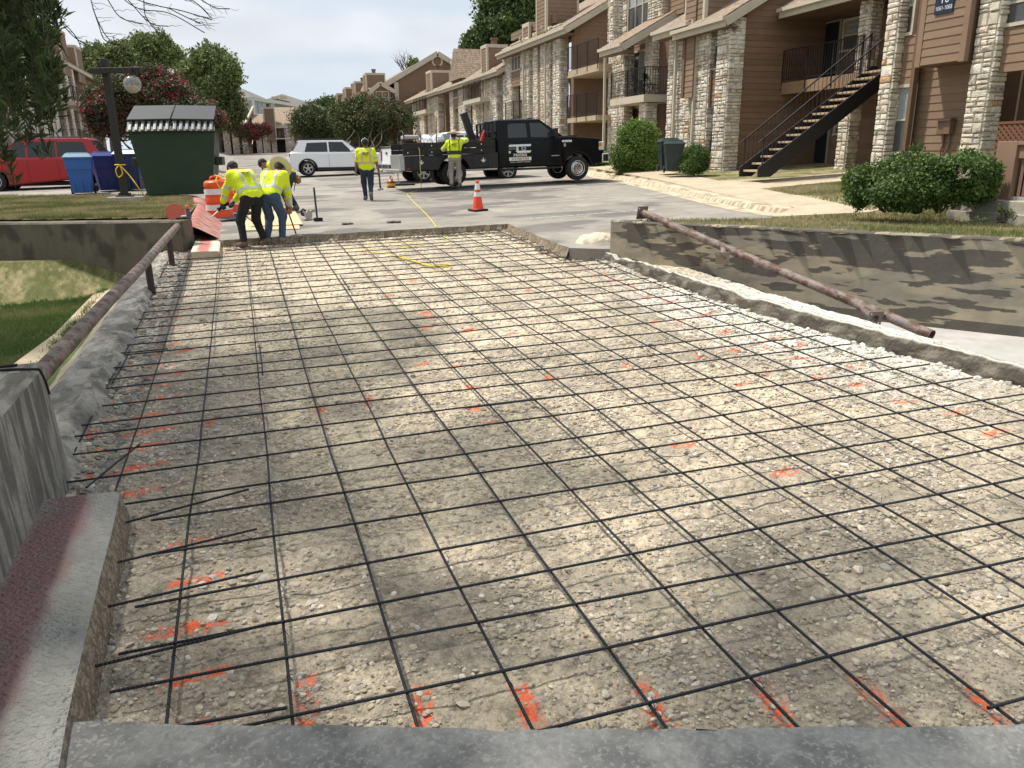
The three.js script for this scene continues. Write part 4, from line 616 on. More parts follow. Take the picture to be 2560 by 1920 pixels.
  // ---- stair hall between the wings
  const s_B = 23.6, s_A = sAt(2221, 30, 15.82);
  wpart(b, 'hall_wall', uvBox(bx(19.41, 19.6, 1.0, 7.2, s_A - 1, s_B)), MT.siding[0]);
  siding(b, 'x', 19.4, s_A + 1.5, s_B, 1.3, 6.4, MT.siding, true);
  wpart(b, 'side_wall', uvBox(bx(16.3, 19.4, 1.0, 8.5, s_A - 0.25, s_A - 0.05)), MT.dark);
  const yl = 4.22;
  wpart(b, 'landing', uvBox(bx(17.78, 19.4, yl - 0.12, yl, s_A, s_B)), MT.weatherWood);
  wpart(b, 'landing_beam', uvBox(bx(17.72, 17.78, yl - 0.36, yl + 0.01, s_A, s_B)), mat(0xffffff, 0.8, { map: tex(256, 256, streakTex([0.26, 0.165, 0.10], 0.35), 0.8) }));
  // doors and windows onto the landing and the ground floor
  const door = (px0, px1, pt, pb) => { const T2 = 19.36, a1 = sAt(px0, (pt + pb) / 2, T2), a0 = sAt(px1, (pt + pb) / 2, T2), y1 = yAt((px0 + px1) / 2, pt, T2), y0 = yAt((px0 + px1) / 2, pb, T2); const d = wpart(b, 'door', uvBox(bx(T2 - 0.02, T2 + 0.02, y0, y1, a0, a1)), mat([0.006, 0.008, 0.012], 0.6)); wpart(d, 'frame', join([bx(T2 - 0.05, T2 + 0.03, y0, y1 + 0.1, a1, a1 + 0.11), bx(T2 - 0.05, T2 + 0.03, y0, y1 + 0.1, a0 - 0.11, a0), bx(T2 - 0.048, T2 + 0.03, y1, y1 + 0.1, a0, a1)]), MT.trimDim); };
  MT.trimDim = mat([0.28, 0.25, 0.2], 0.7);
  door(2046, 2095, 60, 204); door(2014, 2068, 316, 418);
  facade(b, [['wn', 2106, 2150, 45, 128, 19.33], ['wn', 2085, 2122, 296, 338, 19.33]], true);
  wpart(b, 'lamp', uvBox(new THREE.SphereGeometry(0.07, 12, 8).translate(...onX(2027, 84, 19.2).toArray())), mat([0.7, 0.7, 0.68], 0.3));
  // stone posts carrying the landing roof
  for (const [l, r_, yt, yb] of [[2144, 2168, 18, 194], [2118, 2139, 258, 0]]) { const T2 = 17.8, a1 = sAt(l, 110, T2), a0 = a1 - 0.42; pier(b, T2, T2 + 0.42, yb ? yl : baseY(T2, a0) - 0.2, yb ? 6.35 : yl - 0.37, a0, a1, l, true); }
  roof(b, 17.25, 6.42, 21.5, 8.7, s_A - 0.2, s_B - 0.25, false);
  wpart(b, 'hall_floor', uvBox(bx(15.8, 19.4, baseY(17, 20) - 0.4, baseY(17, 20) + 0.02, s_A, s_B)), MT.tanConcrete);
  wpart(b, 'porch_ceiling', uvBox(bx(17.3, 19.4, 6.18, 6.22, s_A, s_B)), MT.brownTrim);
  railing(b, [W(17.72, yl, s_B), W(17.72, yl, s_A + 2.9)], 1.02, 'railing', 0.115, 0.28);
  // ---- wing B: gable wall towards the camera, corner pier, windows, chimney
  const slope = 0.56, e0 = 15.2, ey = 6.12, topAt = (t) => ey + (t - e0) * slope;
  wpart(b, 'gable_core', (() => { const s = new THREE.Shape([[15.9, 0.8], [23, 0.8], [23, topAt(23) - 0.02], [15.9, topAt(15.9) - 0.02]].map((p) => new THREE.Vector2(...p))); const g = new THREE.ExtrudeGeometry(s, { depth: 0.3, bevelEnabled: false }); g.translate(0, 0, -s_B - 0.306); return uvBox(g); })(), MT.siding[0]);
  siding(b, 'z', s_B, 16.14, 21.5, baseY(17, 23.6) - 0.15, 9.4, MT.siding, true, (y) => [15.9 + Math.max(0, (y - topAt(15.9)) / slope), y > yl - 0.3 && y < 6.2 ? 19.4 : 21.5]);
  pier(b, 15.55, 16.12, baseY(15.6, 23.6) - 0.3, topAt(15.55) - 0.1, s_B - 0.07, s_B + 0.62, 401, true);
  roof(b, e0, ey, 23, topAt(23), s_B - 0.3, 26.6);
  facade(b, [
    ['wn', 1774, 1800, 52, 176, 15.78], ['sd', 1776, 1800, 175, 266, 15.72], ['wn', 1766, 1797, 266, 388, 15.78], ['sd', 1768, 1795, 386, 0, 15.72], ['br', 1772, 1778, 176, 268, 15.68],
    ['st', 1742, 1773, 62, 0, 15.62], ['sp', 1734, 1743, 55, 412, 15.6],
    ['sd', 1712, 1737, -40, 244, 15.45], ['br', 1707, 1713, 60, 244, 15.43], ['sd', 1722, 1740, 244, 0, 16.1],
    ['st', 1694, 1712, 78, 300, 15.7], ['st', 1690, 1722, 246, 0, 15.72], ['sp', 1684, 1694, 70, 425, 15.6], ['st', 1672, 1685, 82, 0, 15.75],
    ['dk', 1640, 1676, 80, 0, 17.0], ['sd', 1556, 1640, 112, 0, 17.0],
  ], true);
  roof(b, 15.25, yAt(1680, 72, 15.25), 18.6, yAt(1680, 72, 15.25) + 1.7, sAt(1722, 60, 15.25), sAt(1634, 78, 15.25));
  chimney(b, 15.5, 17.0, 6.0, 11.5, sAt(1762, 30, 15.5), sAt(1714, 30, 15.5), true);
  facade(b, [
    ['st', 1612, 1630, 82, 0, 16.7], ['wn', 1568, 1613, 128, 272, 16.9, 3], ['br', 1560, 1574, 112, 240, 16.6], ['st', 1524, 1560, 118, 0, 16.2], ['sp', 1509, 1518, 126, 424, 15.75],
    ['st', 1522, 1531, -40, 430, 16.4], ['st', 1622, 1655, -60, 45, 17.3], ['wn', 1570, 1628, -60, 82, 17.3, 3], ['st', 1553, 1569, -60, 100, 17.3], ['sd', 1539, 1556, -60, 110, 17.4], ['st', 1521, 1538, -60, 130, 17.2], ['sd', 1655, 1712, -60, 40, 17.6],
  ], true);
  const rf = sAt(1556, 112, 15.2), rb = sAt(1505, 124, 15.2), ry = yAt(1530, 119, 15.2);
  roof(b, 15.2, ry, 19.5, ry + 2.3, rf, rb + 0.2);
  // balcony with chairs behind its railing
  { const T2 = 15.55, s1 = sAt(1525, 268, T2), s0 = sAt(1609, 247, T2), y1 = yAt(1609, 236, T2), y0 = yAt(1609, 254, T2); const bal = wpart(b, 'balcony', join([bx(T2, 17.0, y0, y1, s0, s1)]), MT.trim); railing(bal, [W(T2 + 0.04, y1 - 0.02, s1), W(T2 + 0.04, y1 - 0.02, s0 + 0.04), W(16.9, y1 - 0.02, s0 + 0.04)], 1.06, 'railing', 0.115, 0.2);
    const ch = (s, name) => { const c = thing('folding_chair', name, 'chair', W(16.2, y1, s), 0.6), m = mat([0.03, 0.03, 0.035], 0.6); part(c, 'seat', box(0.42, 0.04, 0.42, 0, 0.44, 0), m); part(c, 'backrest', box(0.42, 0.22, 0.03, 0, 0.76, -0.22, -0.15), m); part(c, 'frame', join([-0.2, 0.2].flatMap((x) => [bar(new THREE.Vector3(x, 0, 0.24), new THREE.Vector3(x, 0.88, -0.26), 0.025, 0.025), bar(new THREE.Vector3(x, 0, -0.26), new THREE.Vector3(x, 0.44, 0.2), 0.025, 0.025)])), m); };
    ch(s1 - 1.4, 'dark folding chair at the left on the railed balcony'); ch(s0 + 0.75, 'dark folding chair at the right on the railed balcony');
    pier(b, T2 + 0.25, T2 + 0.75, baseY(16, s0) - 0.2, y0 - 0.01, s0 + 0.25, s0 + 0.8, 433, true);
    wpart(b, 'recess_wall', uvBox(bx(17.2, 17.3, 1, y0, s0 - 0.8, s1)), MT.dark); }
}
// ---------------------------------------------------------------- stair of wing A
{
  const st = thing('outdoor_stair', 'black steel outdoor stair with pale wooden treads rising to the right', 'stair', W(13.5, 1.2, 18));
  const f0 = onX(1901, 443, 13.6), sN = -f0.z, sF = sN + 0.86, y0 = f0.y, n = 15, y1 = 4.2, t0 = 13.62, t1 = 17.75, rise = (y1 - y0) / n, run = (t1 - t0) / n;
  for (const s of [sN, sF]) {
    wpart(st, 'stringer', (() => { const sh = new THREE.Shape([[t0 - 0.12, y0], [t0 + 0.28, y0], [t1 + 0.25, y1 - 0.12], [t1 + 0.25, y1 + 0.16], [t1, y1 + 0.16], [t0 - 0.12, y0 + 0.26]].map((p) => new THREE.Vector2(...p))); return uvBox(new THREE.ExtrudeGeometry(sh, { depth: 0.05, bevelEnabled: false }).translate(0, 0, -s - 0.025)); })(), MT.iron);
    const L = [], P = (k, h) => W(t0 + run * k, y0 + rise * k + h, s);
    L.push(bar(P(-0.6, 0.72 + 0.3), P(n - 0.2, 0.72 + 0.36), 0.045, 0.03)); for (let k = 0; k < n; k += 0.5) L.push(rod(P(k, 0.2), P(k, 1.05), 0.008, 0.008, 5)); for (const k of [0, n - 0.3]) L.push(rod(P(k, 0), P(k, 1.06), 0.02, 0.02, 6));
    wpart(st, 'handrail', join(L), MT.iron);
  }
  for (let k = 0; k < n; k++) wpart(st, 'tread', uvBox(rbox(run + 0.06, 0.055, sF - sN - 0.06, 0.008, t0 + run * (k + 0.5), y0 + rise * (k + 1) - 0.03, -(sN + sF) / 2)), MT.weatherWood);
}
// ---------------------------------------------------------------- second building along the row: three stepped gables
{
  const b = thing('apartment_building', 'three storey brown and stone building behind the black work truck', 'building', W(18, 1.8, 45));
  const gable = (s, t1, pyT, pxC, slope, tS = 15.95) => { const yc = onZ(pxC, pyT, s).y, top = (t) => yc + (t - 15.8) * slope; const sh = new THREE.Shape([[15.86, 0.8], [t1, 0.8], [t1, top(t1)], [15.86, top(15.86)]].map((p) => new THREE.Vector2(...p))); wpart(b, 'gable_core', uvBox(new THREE.ExtrudeGeometry(sh, { depth: 0.3, bevelEnabled: false }).translate(0, 0, -s - 0.31)), MT.siding[0]); siding(b, 'z', s, 15.86, t1, baseY(16, s) - 0.3, top(t1), [MT.siding[1]], true, (y) => [15.86 + Math.max(0, (y - top(15.86)) / slope), t1]); return top; };
  const sC = 37.2; let top = gable(sC, 23, 56, 1399, 0.55);
  roof(b, 15.3, top(15.3), 24, top(24), sC - 0.3, 47.6);
  facade(b, [
    ['st', 1383, 1400, 62, 0, 15.72], ['wn', 1373, 1384, 74, 145, 15.85], ['sd', 1373, 1384, 145, 200, 15.8], ['wn', 1373, 1384, 200, 270, 15.85], ['sd', 1373, 1384, 270, 324, 15.8], ['wn', 1372, 1384, 324, 360, 15.85],
    ['st', 1352, 1374, 70, 0, 15.7], ['sp', 1363, 1368, 66, 350, 15.6], ['sd', 1345, 1353, 76, 0, 15.75], ['st', 1333, 1345, 80, 0, 15.75], ['dk', 1320, 1334, 85, 0, 16.9],
    ['st', 1302, 1322, 94, 0, 15.7], ['sp', 1308, 1314, 94, 350, 15.6], ['wn', 1277, 1303, 106, 178, 15.75, 3], ['sd', 1277, 1303, 178, 216, 15.75], ['dk', 1277, 1303, 216, 300, 17.0], ['st', 1258, 1279, 118, 0, 15.75], ['sd', 1262, 1303, 300, 0, 15.8], ['sd', 1278, 1384, 60, 80, 15.9],
  ], false);
  chimney(b, 15.6, 17.4, top(15.6) - 0.2, top(15.6) + 3.4, sAt(1365, 30, 15.6), sAt(1341, 30, 15.6), false);
  chimney(b, 15.7, 17.2, top(15.6) - 0.2, yAt(1320, 56, 15.7), sAt(1323, 80, 15.7), sAt(1307, 80, 15.7), false);
  { const bal = wpart(b, 'balcony', uvBox(bx(15.3, 17, yAt(1280, 312, 15.3), yAt(1280, 302, 15.3), sAt(1303, 305, 15.3), sAt(1262, 305, 15.3))), MT.trim); railing(bal, [W(15.35, yAt(1280, 302, 15.3), sAt(1262, 305, 15.3)), W(15.35, yAt(1280, 302, 15.3), sAt(1303, 305, 15.3))], 1.05, 'railing', 0.16); }
  // landings and stair between this building and the nearest one
  for (const [px, py0, py1, nm] of [[1476, 164, 182, 'landing'], [1473, 290, 302, 'landing']]) { const p = onZ(px, py0, 34.5), q = onZ(px, py1, 34.5); const l = wpart(b, nm, uvBox(bx(p.x, p.x + 2.6, q.y, p.y, 33.6, sC)), MT.weatherWood); railing(l, [W(p.x, p.y, sC - 0.05), W(p.x, p.y, 33.7)], 1.05, 'railing', 0.13, 0.2); }
  const sC2 = 47.7; top = gable(sC2, 20, 165, 1241, 0.55);
  roof(b, 15.3, top(15.3), 22, top(22), sC2 - 0.3, 62.8);
  facade(b, [['st', 1231, 1242, 168, 0, 15.75], ['wn', 1226, 1232, 190, 222, 15.82], ['st', 1211, 1230, 176, 0, 15.72], ['sp', 1214, 1218, 172, 345, 15.6], ['sd', 1207, 1212, 176, 0, 15.75], ['st', 1202, 1208, 178, 0, 15.75], ['sd', 1180, 1203, 185, 250, 16.2], ['dk', 1160, 1203, 250, 0, 17.0], ['st', 1184, 1200, 252, 0, 15.9], ['st', 1147, 1163, 196, 0, 15.72], ['wn', 1133, 1147, 200, 246, 15.75, 2], ['sd', 1133, 1148, 246, 272, 15.75], ['dk', 1133, 1148, 272, 0, 16.4], ['st', 1126, 1134, 208, 0, 15.72]], false);
  chimney(b, 15.6, 17.0, top(15.6) - 0.2, yAt(1212, 112, 15.6), sAt(1217, 140, 15.6), sAt(1203, 140, 15.6), false);
  { const bal = wpart(b, 'balcony', uvBox(bx(15.0, 16.2, yAt(1180, 258, 15.0), yAt(1180, 248, 15.0), sAt(1200, 250, 15), sAt(1157, 250, 15))), MT.trim); railing(bal, [W(15.05, yAt(1180, 248, 15.0), sAt(1157, 250, 15)), W(15.05, yAt(1180, 248, 15.0), sAt(1200, 250, 15))], 1.05, 'railing', 0.2); }
  { const s0 = sAt(1149, 200, 15.3), s1 = sAt(1124, 204, 15.3), y = yAt(1136, 200, 15.3), m = (s0 + s1) / 2, sh = new THREE.Shape([[s0 - 0.3, 0], [s1 + 0.3, 0], [m, 2.1]].map((p) => new THREE.Vector2(-p[0], p[1]))); const d = wpart(b, 'dormer_gable', uvBox(new THREE.ExtrudeGeometry(sh, { depth: 5, bevelEnabled: false }).rotateY(Math.PI / 2).applyMatrix4(new THREE.Matrix4().set(1, 0, 0, 15.3, 0, 1, 0, y, 0, 0, 1, -2 * m + 0, 0, 0, 0, 1)).translate(0, 0, 0)), MT.shingle); d.position.z = -m - origin.get(b).z; }
  const sC3 = 63; top = gable(sC3, 19, 218, 1097, 0.5);
  roof(b, 15.3, top(15.3), 21, top(21), sC3 - 0.3, 76);
  facade(b, [['st', 1086, 1097, 220, 0, 15.75], ['st', 1071, 1085, 224, 0, 15.72], ['sp', 1075, 1078, 222, 340, 15.6], ['sd', 1066, 1072, 225, 0, 15.8], ['dk', 1036, 1066, 228, 0, 17.0], ['st', 1053, 1064, 284, 0, 15.9], ['st', 1034, 1040, 240, 0, 15.9]], false);
  chimney(b, 15.6, 17.2, top(15.6) - 0.2, yAt(1075, 176, 15.6), sAt(1078, 200, 15.6), sAt(1066, 200, 15.6), false);
  chimney(b, 15.6, 17.2, top(15.6), yAt(1140, 148, 15.6), sAt(1140, 170, 15.6), sAt(1128, 170, 15.6), false);
  { const bal = wpart(b, 'balcony', uvBox(bx(15.0, 17, yAt(1050, 286, 15.0), yAt(1050, 277, 15.0), sAt(1064, 280, 15), sAt(1034, 280, 15))), MT.trim); railing(bal, [W(15.05, yAt(1050, 277, 15.0), sAt(1034, 280, 15)), W(15.05, yAt(1050, 277, 15.0), sAt(1064, 280, 15))], 1.05, 'railing', 0.25); }
}
// ---------------------------------------------------------------- third building: big brown gable with a round vent
{
  const b = thing('apartment_building', 'brown gabled building with a round vent and a line of chimneys', 'building', W(20, 2.4, 90)), S = 79;
  const P = (px, py) => onZ(px, py, S), pk = P(1093, 134), lo = P(985, 199), slope = (pk.y - lo.y) / (pk.x - lo.x), tL = P(990, 250).x, top = (t) => pk.y - Math.abs(t - pk.x) * slope, tR = pk.x + 8, yb = 1.5;
  const sh = new THREE.Shape([[tL, yb], [tR, yb], [tR, top(tR)], [pk.x, pk.y], [tL, top(tL)]].map((p) => new THREE.Vector2(...p))); wpart(b, 'gable_core', uvBox(new THREE.ExtrudeGeometry(sh, { depth: 0.4, bevelEnabled: false }).translate(0, 0, -S - 0.41)), MT.siding[0]);
  siding(b, 'z', S, tL, tR, yb, pk.y - 0.1, [MT.siding[0]], true, (y) => [Math.max(tL, pk.x - (pk.y - y) / slope), Math.min(tR, pk.x + (pk.y - y) / slope)]);
  wpart(b, 'rake_board', join([bar(W(P(905, 242).x, top(P(905, 242).x), S - 0.1), W(pk.x, pk.y, S - 0.1), 0.2, 0.45), bar(W(pk.x, pk.y, S - 0.1), W(tR, top(tR), S - 0.1), 0.2, 0.45)]), MT.trim);
  wpart(b, 'round_vent', join([new THREE.TorusGeometry(0.48, 0.1, 8, 24).translate(...P(1093, 153).toArray())]), MT.trim);
  for (const [a, c] of [[P(870, 268).x, pk.x], [tR + 0.2, pk.x]]) { const ya = top(a), s2 = new THREE.Shape([[a, ya], [c, pk.y], [c, pk.y + 0.14], [a, ya + 0.14]].map((p) => new THREE.Vector2(...p))); wpart(b, 'roof', uvBox(new THREE.ExtrudeGeometry(s2, { depth: 55, bevelEnabled: false }).translate(0, 0, -S - 55)), MT.shingle); }
  wpart(b, 'wall', uvBox(bx(tL - 3.2, tL + 1, yb, top(tL) - 1, S + 2, S + 52)), MT.siding[1]);
  wpart(b, 'corner_board', join([bx(tL - 0.1, tL + 0.3, yb, top(tL) - 0.3, S - 0.1, S + 0.2)]), MT.trim);
  // dormer with a double window
  const D0 = P(925, 228), D1 = P(977, 228), dy0 = P(950, 262).y, dp = P(946, 211), S2 = S - 1.0;
  wpart(b, 'dormer', (() => { const s = new THREE.Shape([[D0.x + 0.2, dy0 - 4.5], [D1.x - 0.2, dy0 - 4.5], [D1.x - 0.2, D1.y - 0.1], [dp.x, dp.y - 0.2], [D0.x + 0.2, D0.y - 0.1]].map((p) => new THREE.Vector2(...p))); return uvBox(new THREE.ExtrudeGeometry(s, { depth: 8, bevelEnabled: false }).translate(0, 0, -S2 - 8)); })(), MT.siding[0]);
  wpart(b, 'rake_board', join([bar(W(D0.x - 0.2, D0.y - 0.15, S2 - 0.1), W(dp.x, dp.y, S2 - 0.1), 0.2, 0.35), bar(W(dp.x, dp.y, S2 - 0.1), W(D1.x + 0.2, D1.y - 0.15, S2 - 0.1), 0.2, 0.35)]), MT.trim);
  windowAt(b, 'z', S2, P(935, 240).x, P(968, 240).x, dy0, P(950, 230).y, 2, 0.6);
  const ch = (px, pyT, pyB, w, s) => { const p = onZ(px, pyT, s), q = onZ(px, pyB, s); chimney(b, p.x, p.x + w, q.y - 2, p.y, s, s + w, false); };
  ch(914, 182, 206, 2.0, 86); ch(886, 203, 240, 2.1, 92); ch(862, 218, 236, 2.2, 100); ch(842, 233, 262, 2.3, 106);
  for (const [px0, px1, pyT, pyB, s] of [[912, 962, 203, 228, 88], [857, 890, 236, 262, 103]]) { const a = onZ(px0, pyB, s), c = onZ(px1, pyT, s); wpart(b, 'roof', (() => { const g = new THREE.BufferGeometry(); g.setAttribute('position', new THREE.Float32BufferAttribute([a.x, a.y, -s + 3, c.x + 2, a.y, -s + 3, c.x + 2, c.y, -s - 2, a.x, a.y, -s + 3, c.x + 2, c.y, -s - 2, a.x + 0.3, c.y, -s - 2, a.x, a.y, -s + 3, a.x + 0.3, c.y, -s - 2, a.x, a.y, -s - 5], 3)); g.computeVertexNormals(); return uvBox(g); })(), MT.shingle); }
}
// ---------------------------------------------------------------- left row, seen behind the hanging leaves
{
  const b = thing('apartment_building', 'brown and stone building with white balconies behind the red car at the left', 'building', W(-14, 1, 55)), T = -12, yAtL = (px, py) => onX(px, py, T).y, sL = (px, py) => -onX(px, py, T).z;
  const S0 = 37, S1 = 86, ye = 9.2;
  wpart(b, 'wall', uvBox(bx(T - 6, T, 0.6, ye, S0, S1)), MT.siding[0]);
  wpart(b, 'roof', uvBox(bar(W(T + 0.5, ye, (S0 + S1) / 2), W(T - 6, ye + 3.6, (S0 + S1) / 2), S1 - S0, 0.15)), MT.shingle);
  wpart(b, 'fascia', uvBox(bx(T + 0.35, T + 0.5, ye - 0.25, ye + 0.02, S0, S1)), MT.trim);
  for (let y = 1, i = 0; y < ye - 0.2; y += EXPO * 1.5, i++) wpart(b, 'plank', uvBox(bx(T, T + 0.02, y, y + EXPO * 1.45, S0, S1)), MT.siding[i % 2]);
  for (const [l, r_] of [[2, 14], [34, 46], [62, 76], [90, 106], [112, 120], [124, 134], [150, 156], [168, 174], [186, 190]]) { const s0 = sL(l, 300), s1 = sL(r_, 300); pier(b, T - 0.2, T + 0.35, 0.8, ye - 0.3, s0, s1, l, false, 'z'); const p = wpart(b, 'stones', uvBox(bx(T + 0.352, T + 0.37, 0.8, ye - 0.3, s0, s1)), MT.stone[0]); p.userData.kind = 'stuff'; }
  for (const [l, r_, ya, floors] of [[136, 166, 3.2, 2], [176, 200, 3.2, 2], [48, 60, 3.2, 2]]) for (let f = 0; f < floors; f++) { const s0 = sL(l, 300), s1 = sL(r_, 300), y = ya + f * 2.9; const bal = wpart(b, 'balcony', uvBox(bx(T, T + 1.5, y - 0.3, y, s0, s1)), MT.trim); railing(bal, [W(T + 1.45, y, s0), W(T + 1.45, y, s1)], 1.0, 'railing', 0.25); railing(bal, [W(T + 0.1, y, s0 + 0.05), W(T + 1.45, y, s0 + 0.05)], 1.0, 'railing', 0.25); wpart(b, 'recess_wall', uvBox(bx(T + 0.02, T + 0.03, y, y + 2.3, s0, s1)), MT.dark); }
  for (const [l, r_, pt] of [[44, 66, 25], [138, 166, 84], [176, 200, 122]]) { const s0 = sL(l, 130), s1 = Math.min(sL(r_, 130), sL(l, 130) + 2.6); chimney(b, T - 2.2, T + 0.4, ye - 1, Math.min(13, yAtL(l + 12, pt)), s0, s1, false); }
}
// ---------------------------------------------------------------- far buildings closing the view
{
  const S = 104, P = (px, py) => onZ(px, py, S), b = thing('apartment_building', 'far brown building with tan shingle roofs, a stair and the small number 9 sign', 'building', W(1, 2.6, 106));
  const q = (px0, px1, py0, py1, s, d, name, m) => { const a = onZ(px0, py1, s), c = onZ(px1, py0, s); return wpart(b, name, uvBox(bx(a.x, c.x, a.y, c.y, s, s + d)), m); };
  q(490, 800, 312, 392, S, 8, 'wall', MT.siding[1]);
  const slopeRoof = (px0, px1, pe, pr, s, d = 7) => { const a = onZ(px0, pe, s - 0.6), c = onZ(px1, pe, s - 0.6), r = onZ(px0, pr, s + d); const g = new THREE.BufferGeometry(), L = [a.x, c.x], e = [a.y, -a.z * 0 - (s - 0.6)], k = [r.y, -(s + d)]; const th = 0.25; const v = [[L[0], e[0], e[1]], [L[1], e[0], e[1]], [L[1], k[0], k[1]], [L[0], k[0], k[1]]], pos = []; const t3 = (i, j, l) => pos.push(...v[i], ...v[j], ...v[l]); t3(0, 1, 2); t3(0, 2, 3); v.push(...v.slice(0, 4).map((p) => [p[0], p[1] - th, p[2]])); t3(0, 5, 1); t3(0, 4, 5); t3(1, 6, 2); t3(1, 5, 6); t3(0, 3, 7); t3(0, 7, 4); g.setAttribute('position', new THREE.Float32BufferAttribute(pos, 3)); g.computeVertexNormals(); const R = wpart(b, 'roof', uvBox(g), MT.shingle); wpart(R, 'fascia', uvBox(bx(L[0], L[1], e[0] - 0.35, e[0] - 0.02, s - 0.66, s - 0.58)), MT.trim); };
  slopeRoof(548, 612, 314, 268, S); slopeRoof(632, 668, 313, 285, S); slopeRoof(682, 800, 313, 268, S); slopeRoof(490, 552, 314, 300, S);
  { // wedge wall beside the left roof
    const g = new THREE.BufferGeometry(), A = onZ(611, 314, S - 0.4), B = onZ(634, 270, S + 6.8), C = onZ(634, 314, S + 6.8); g.setAttribute('position', new THREE.Float32BufferAttribute([...A.toArray(), ...C.toArray(), ...B.toArray()], 3)); g.computeVertexNormals(); wpart(b, 'gable_wall', uvBox(g), both(MT.siding[0].clone()));
    wpart(b, 'rake_board', uvBox(bar(onZ(612, 312, S - 0.5), onZ(633, 268, S + 6.8), 0.2, 0.3)), MT.trim); }
  const piers = [[563, 572], [585, 594], [609, 616], [644, 651], [661, 672], [682, 688], [716, 733]];
  piers.forEach(([l, r_], i) => { const a = onZ(l, 384, S - 0.5), c = onZ(r_, 315, S - 0.5); pier(b, a.x, c.x, a.y - 0.5, c.y + (i === 6 ? 0.3 : 0.1), S - 0.5, S, 700 + i, false, 'z'); });
  { const a = onZ(660, 300, S - 1), c = onZ(685, 268, S - 1); chimney(b, a.x, c.x, onZ(670, 352, S - 1).y, c.y, S - 1, S + 1, false); }
  { const a = onZ(671, 334, S - 1.1), c = onZ(680, 322, S - 1.1), cv = document.createElement('canvas'); cv.width = cv.height = 64; const x = cv.getContext('2d'); x.fillStyle = '#152347'; x.fillRect(0, 0, 64, 64); x.fillStyle = '#dfe3e8'; x.font = '46px sans-serif'; x.textAlign = 'center'; x.fillText('9', 32, 44); const t = new THREE.CanvasTexture(cv); t.colorSpace = THREE.SRGBColorSpace; single('number_sign', box(c.x - a.x, c.y - a.y, 0.05, (a.x + c.x) / 2, (a.y + c.y) / 2, -(S - 1.05)), mat(0xffffff, 0.6, { map: t }), 'tiny dark blue sign with a 9 on the far chimney', 'sign'); }
  q(688, 716, 345, 348, S - 1.6, 1.6, 'balcony', MT.trim); { const a = onZ(688, 345, S - 1.5), c = onZ(716, 345, S - 1.5); railing(b, [a, c], 1.1, 'railing', 0.3); }
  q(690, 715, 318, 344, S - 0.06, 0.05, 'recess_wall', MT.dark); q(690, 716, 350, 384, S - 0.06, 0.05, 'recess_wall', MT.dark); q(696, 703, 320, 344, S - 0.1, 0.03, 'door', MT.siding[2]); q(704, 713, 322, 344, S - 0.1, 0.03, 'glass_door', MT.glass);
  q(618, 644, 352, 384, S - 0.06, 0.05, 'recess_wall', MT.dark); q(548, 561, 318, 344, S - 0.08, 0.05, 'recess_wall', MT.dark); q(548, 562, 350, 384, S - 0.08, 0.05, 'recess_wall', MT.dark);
  for (const [l, r_, t, bo] of [[595, 608, 358, 378], [652, 662, 360, 378], [654, 661, 322, 336], [598, 607, 322, 338]]) { const a = onZ(l, bo, S), c = onZ(r_, t, S); windowAt(b, 'z', S - 0.05, a.x, c.x, a.y, c.y, 1, 0.5); }
  { const L = []; for (let k = 0; k < 12; k++) { const a = onZ(lerp(618, 632, 0), lerp(383, 352, k / 12), S - 3 + k * 0.28), c = onZ(633, 383, S - 3 + k * 0.28); L.push(bx(a.x, c.x, a.y - 0.05, a.y, S - 3 + k * 0.28, S - 2.7 + k * 0.28)); } wpart(b, 'stair_treads', join(L), MT.weatherWood).userData.kind = 'stuff'; const a = onZ(633, 383, S - 3), c = onZ(636, 352, S); wpart(b, 'stair_rail', join([bar(a.clone().setY(a.y + 1), c.clone().setY(c.y + 0.8), 0.07, 0.07)]), MT.trim); }
  for (let i = 0; i < 9; i++) q(490 + i * 34, 490 + i * 34 + 30, 385, 388, S - 3, 0.2, 'kerb_face', MT.brownTrim);
}
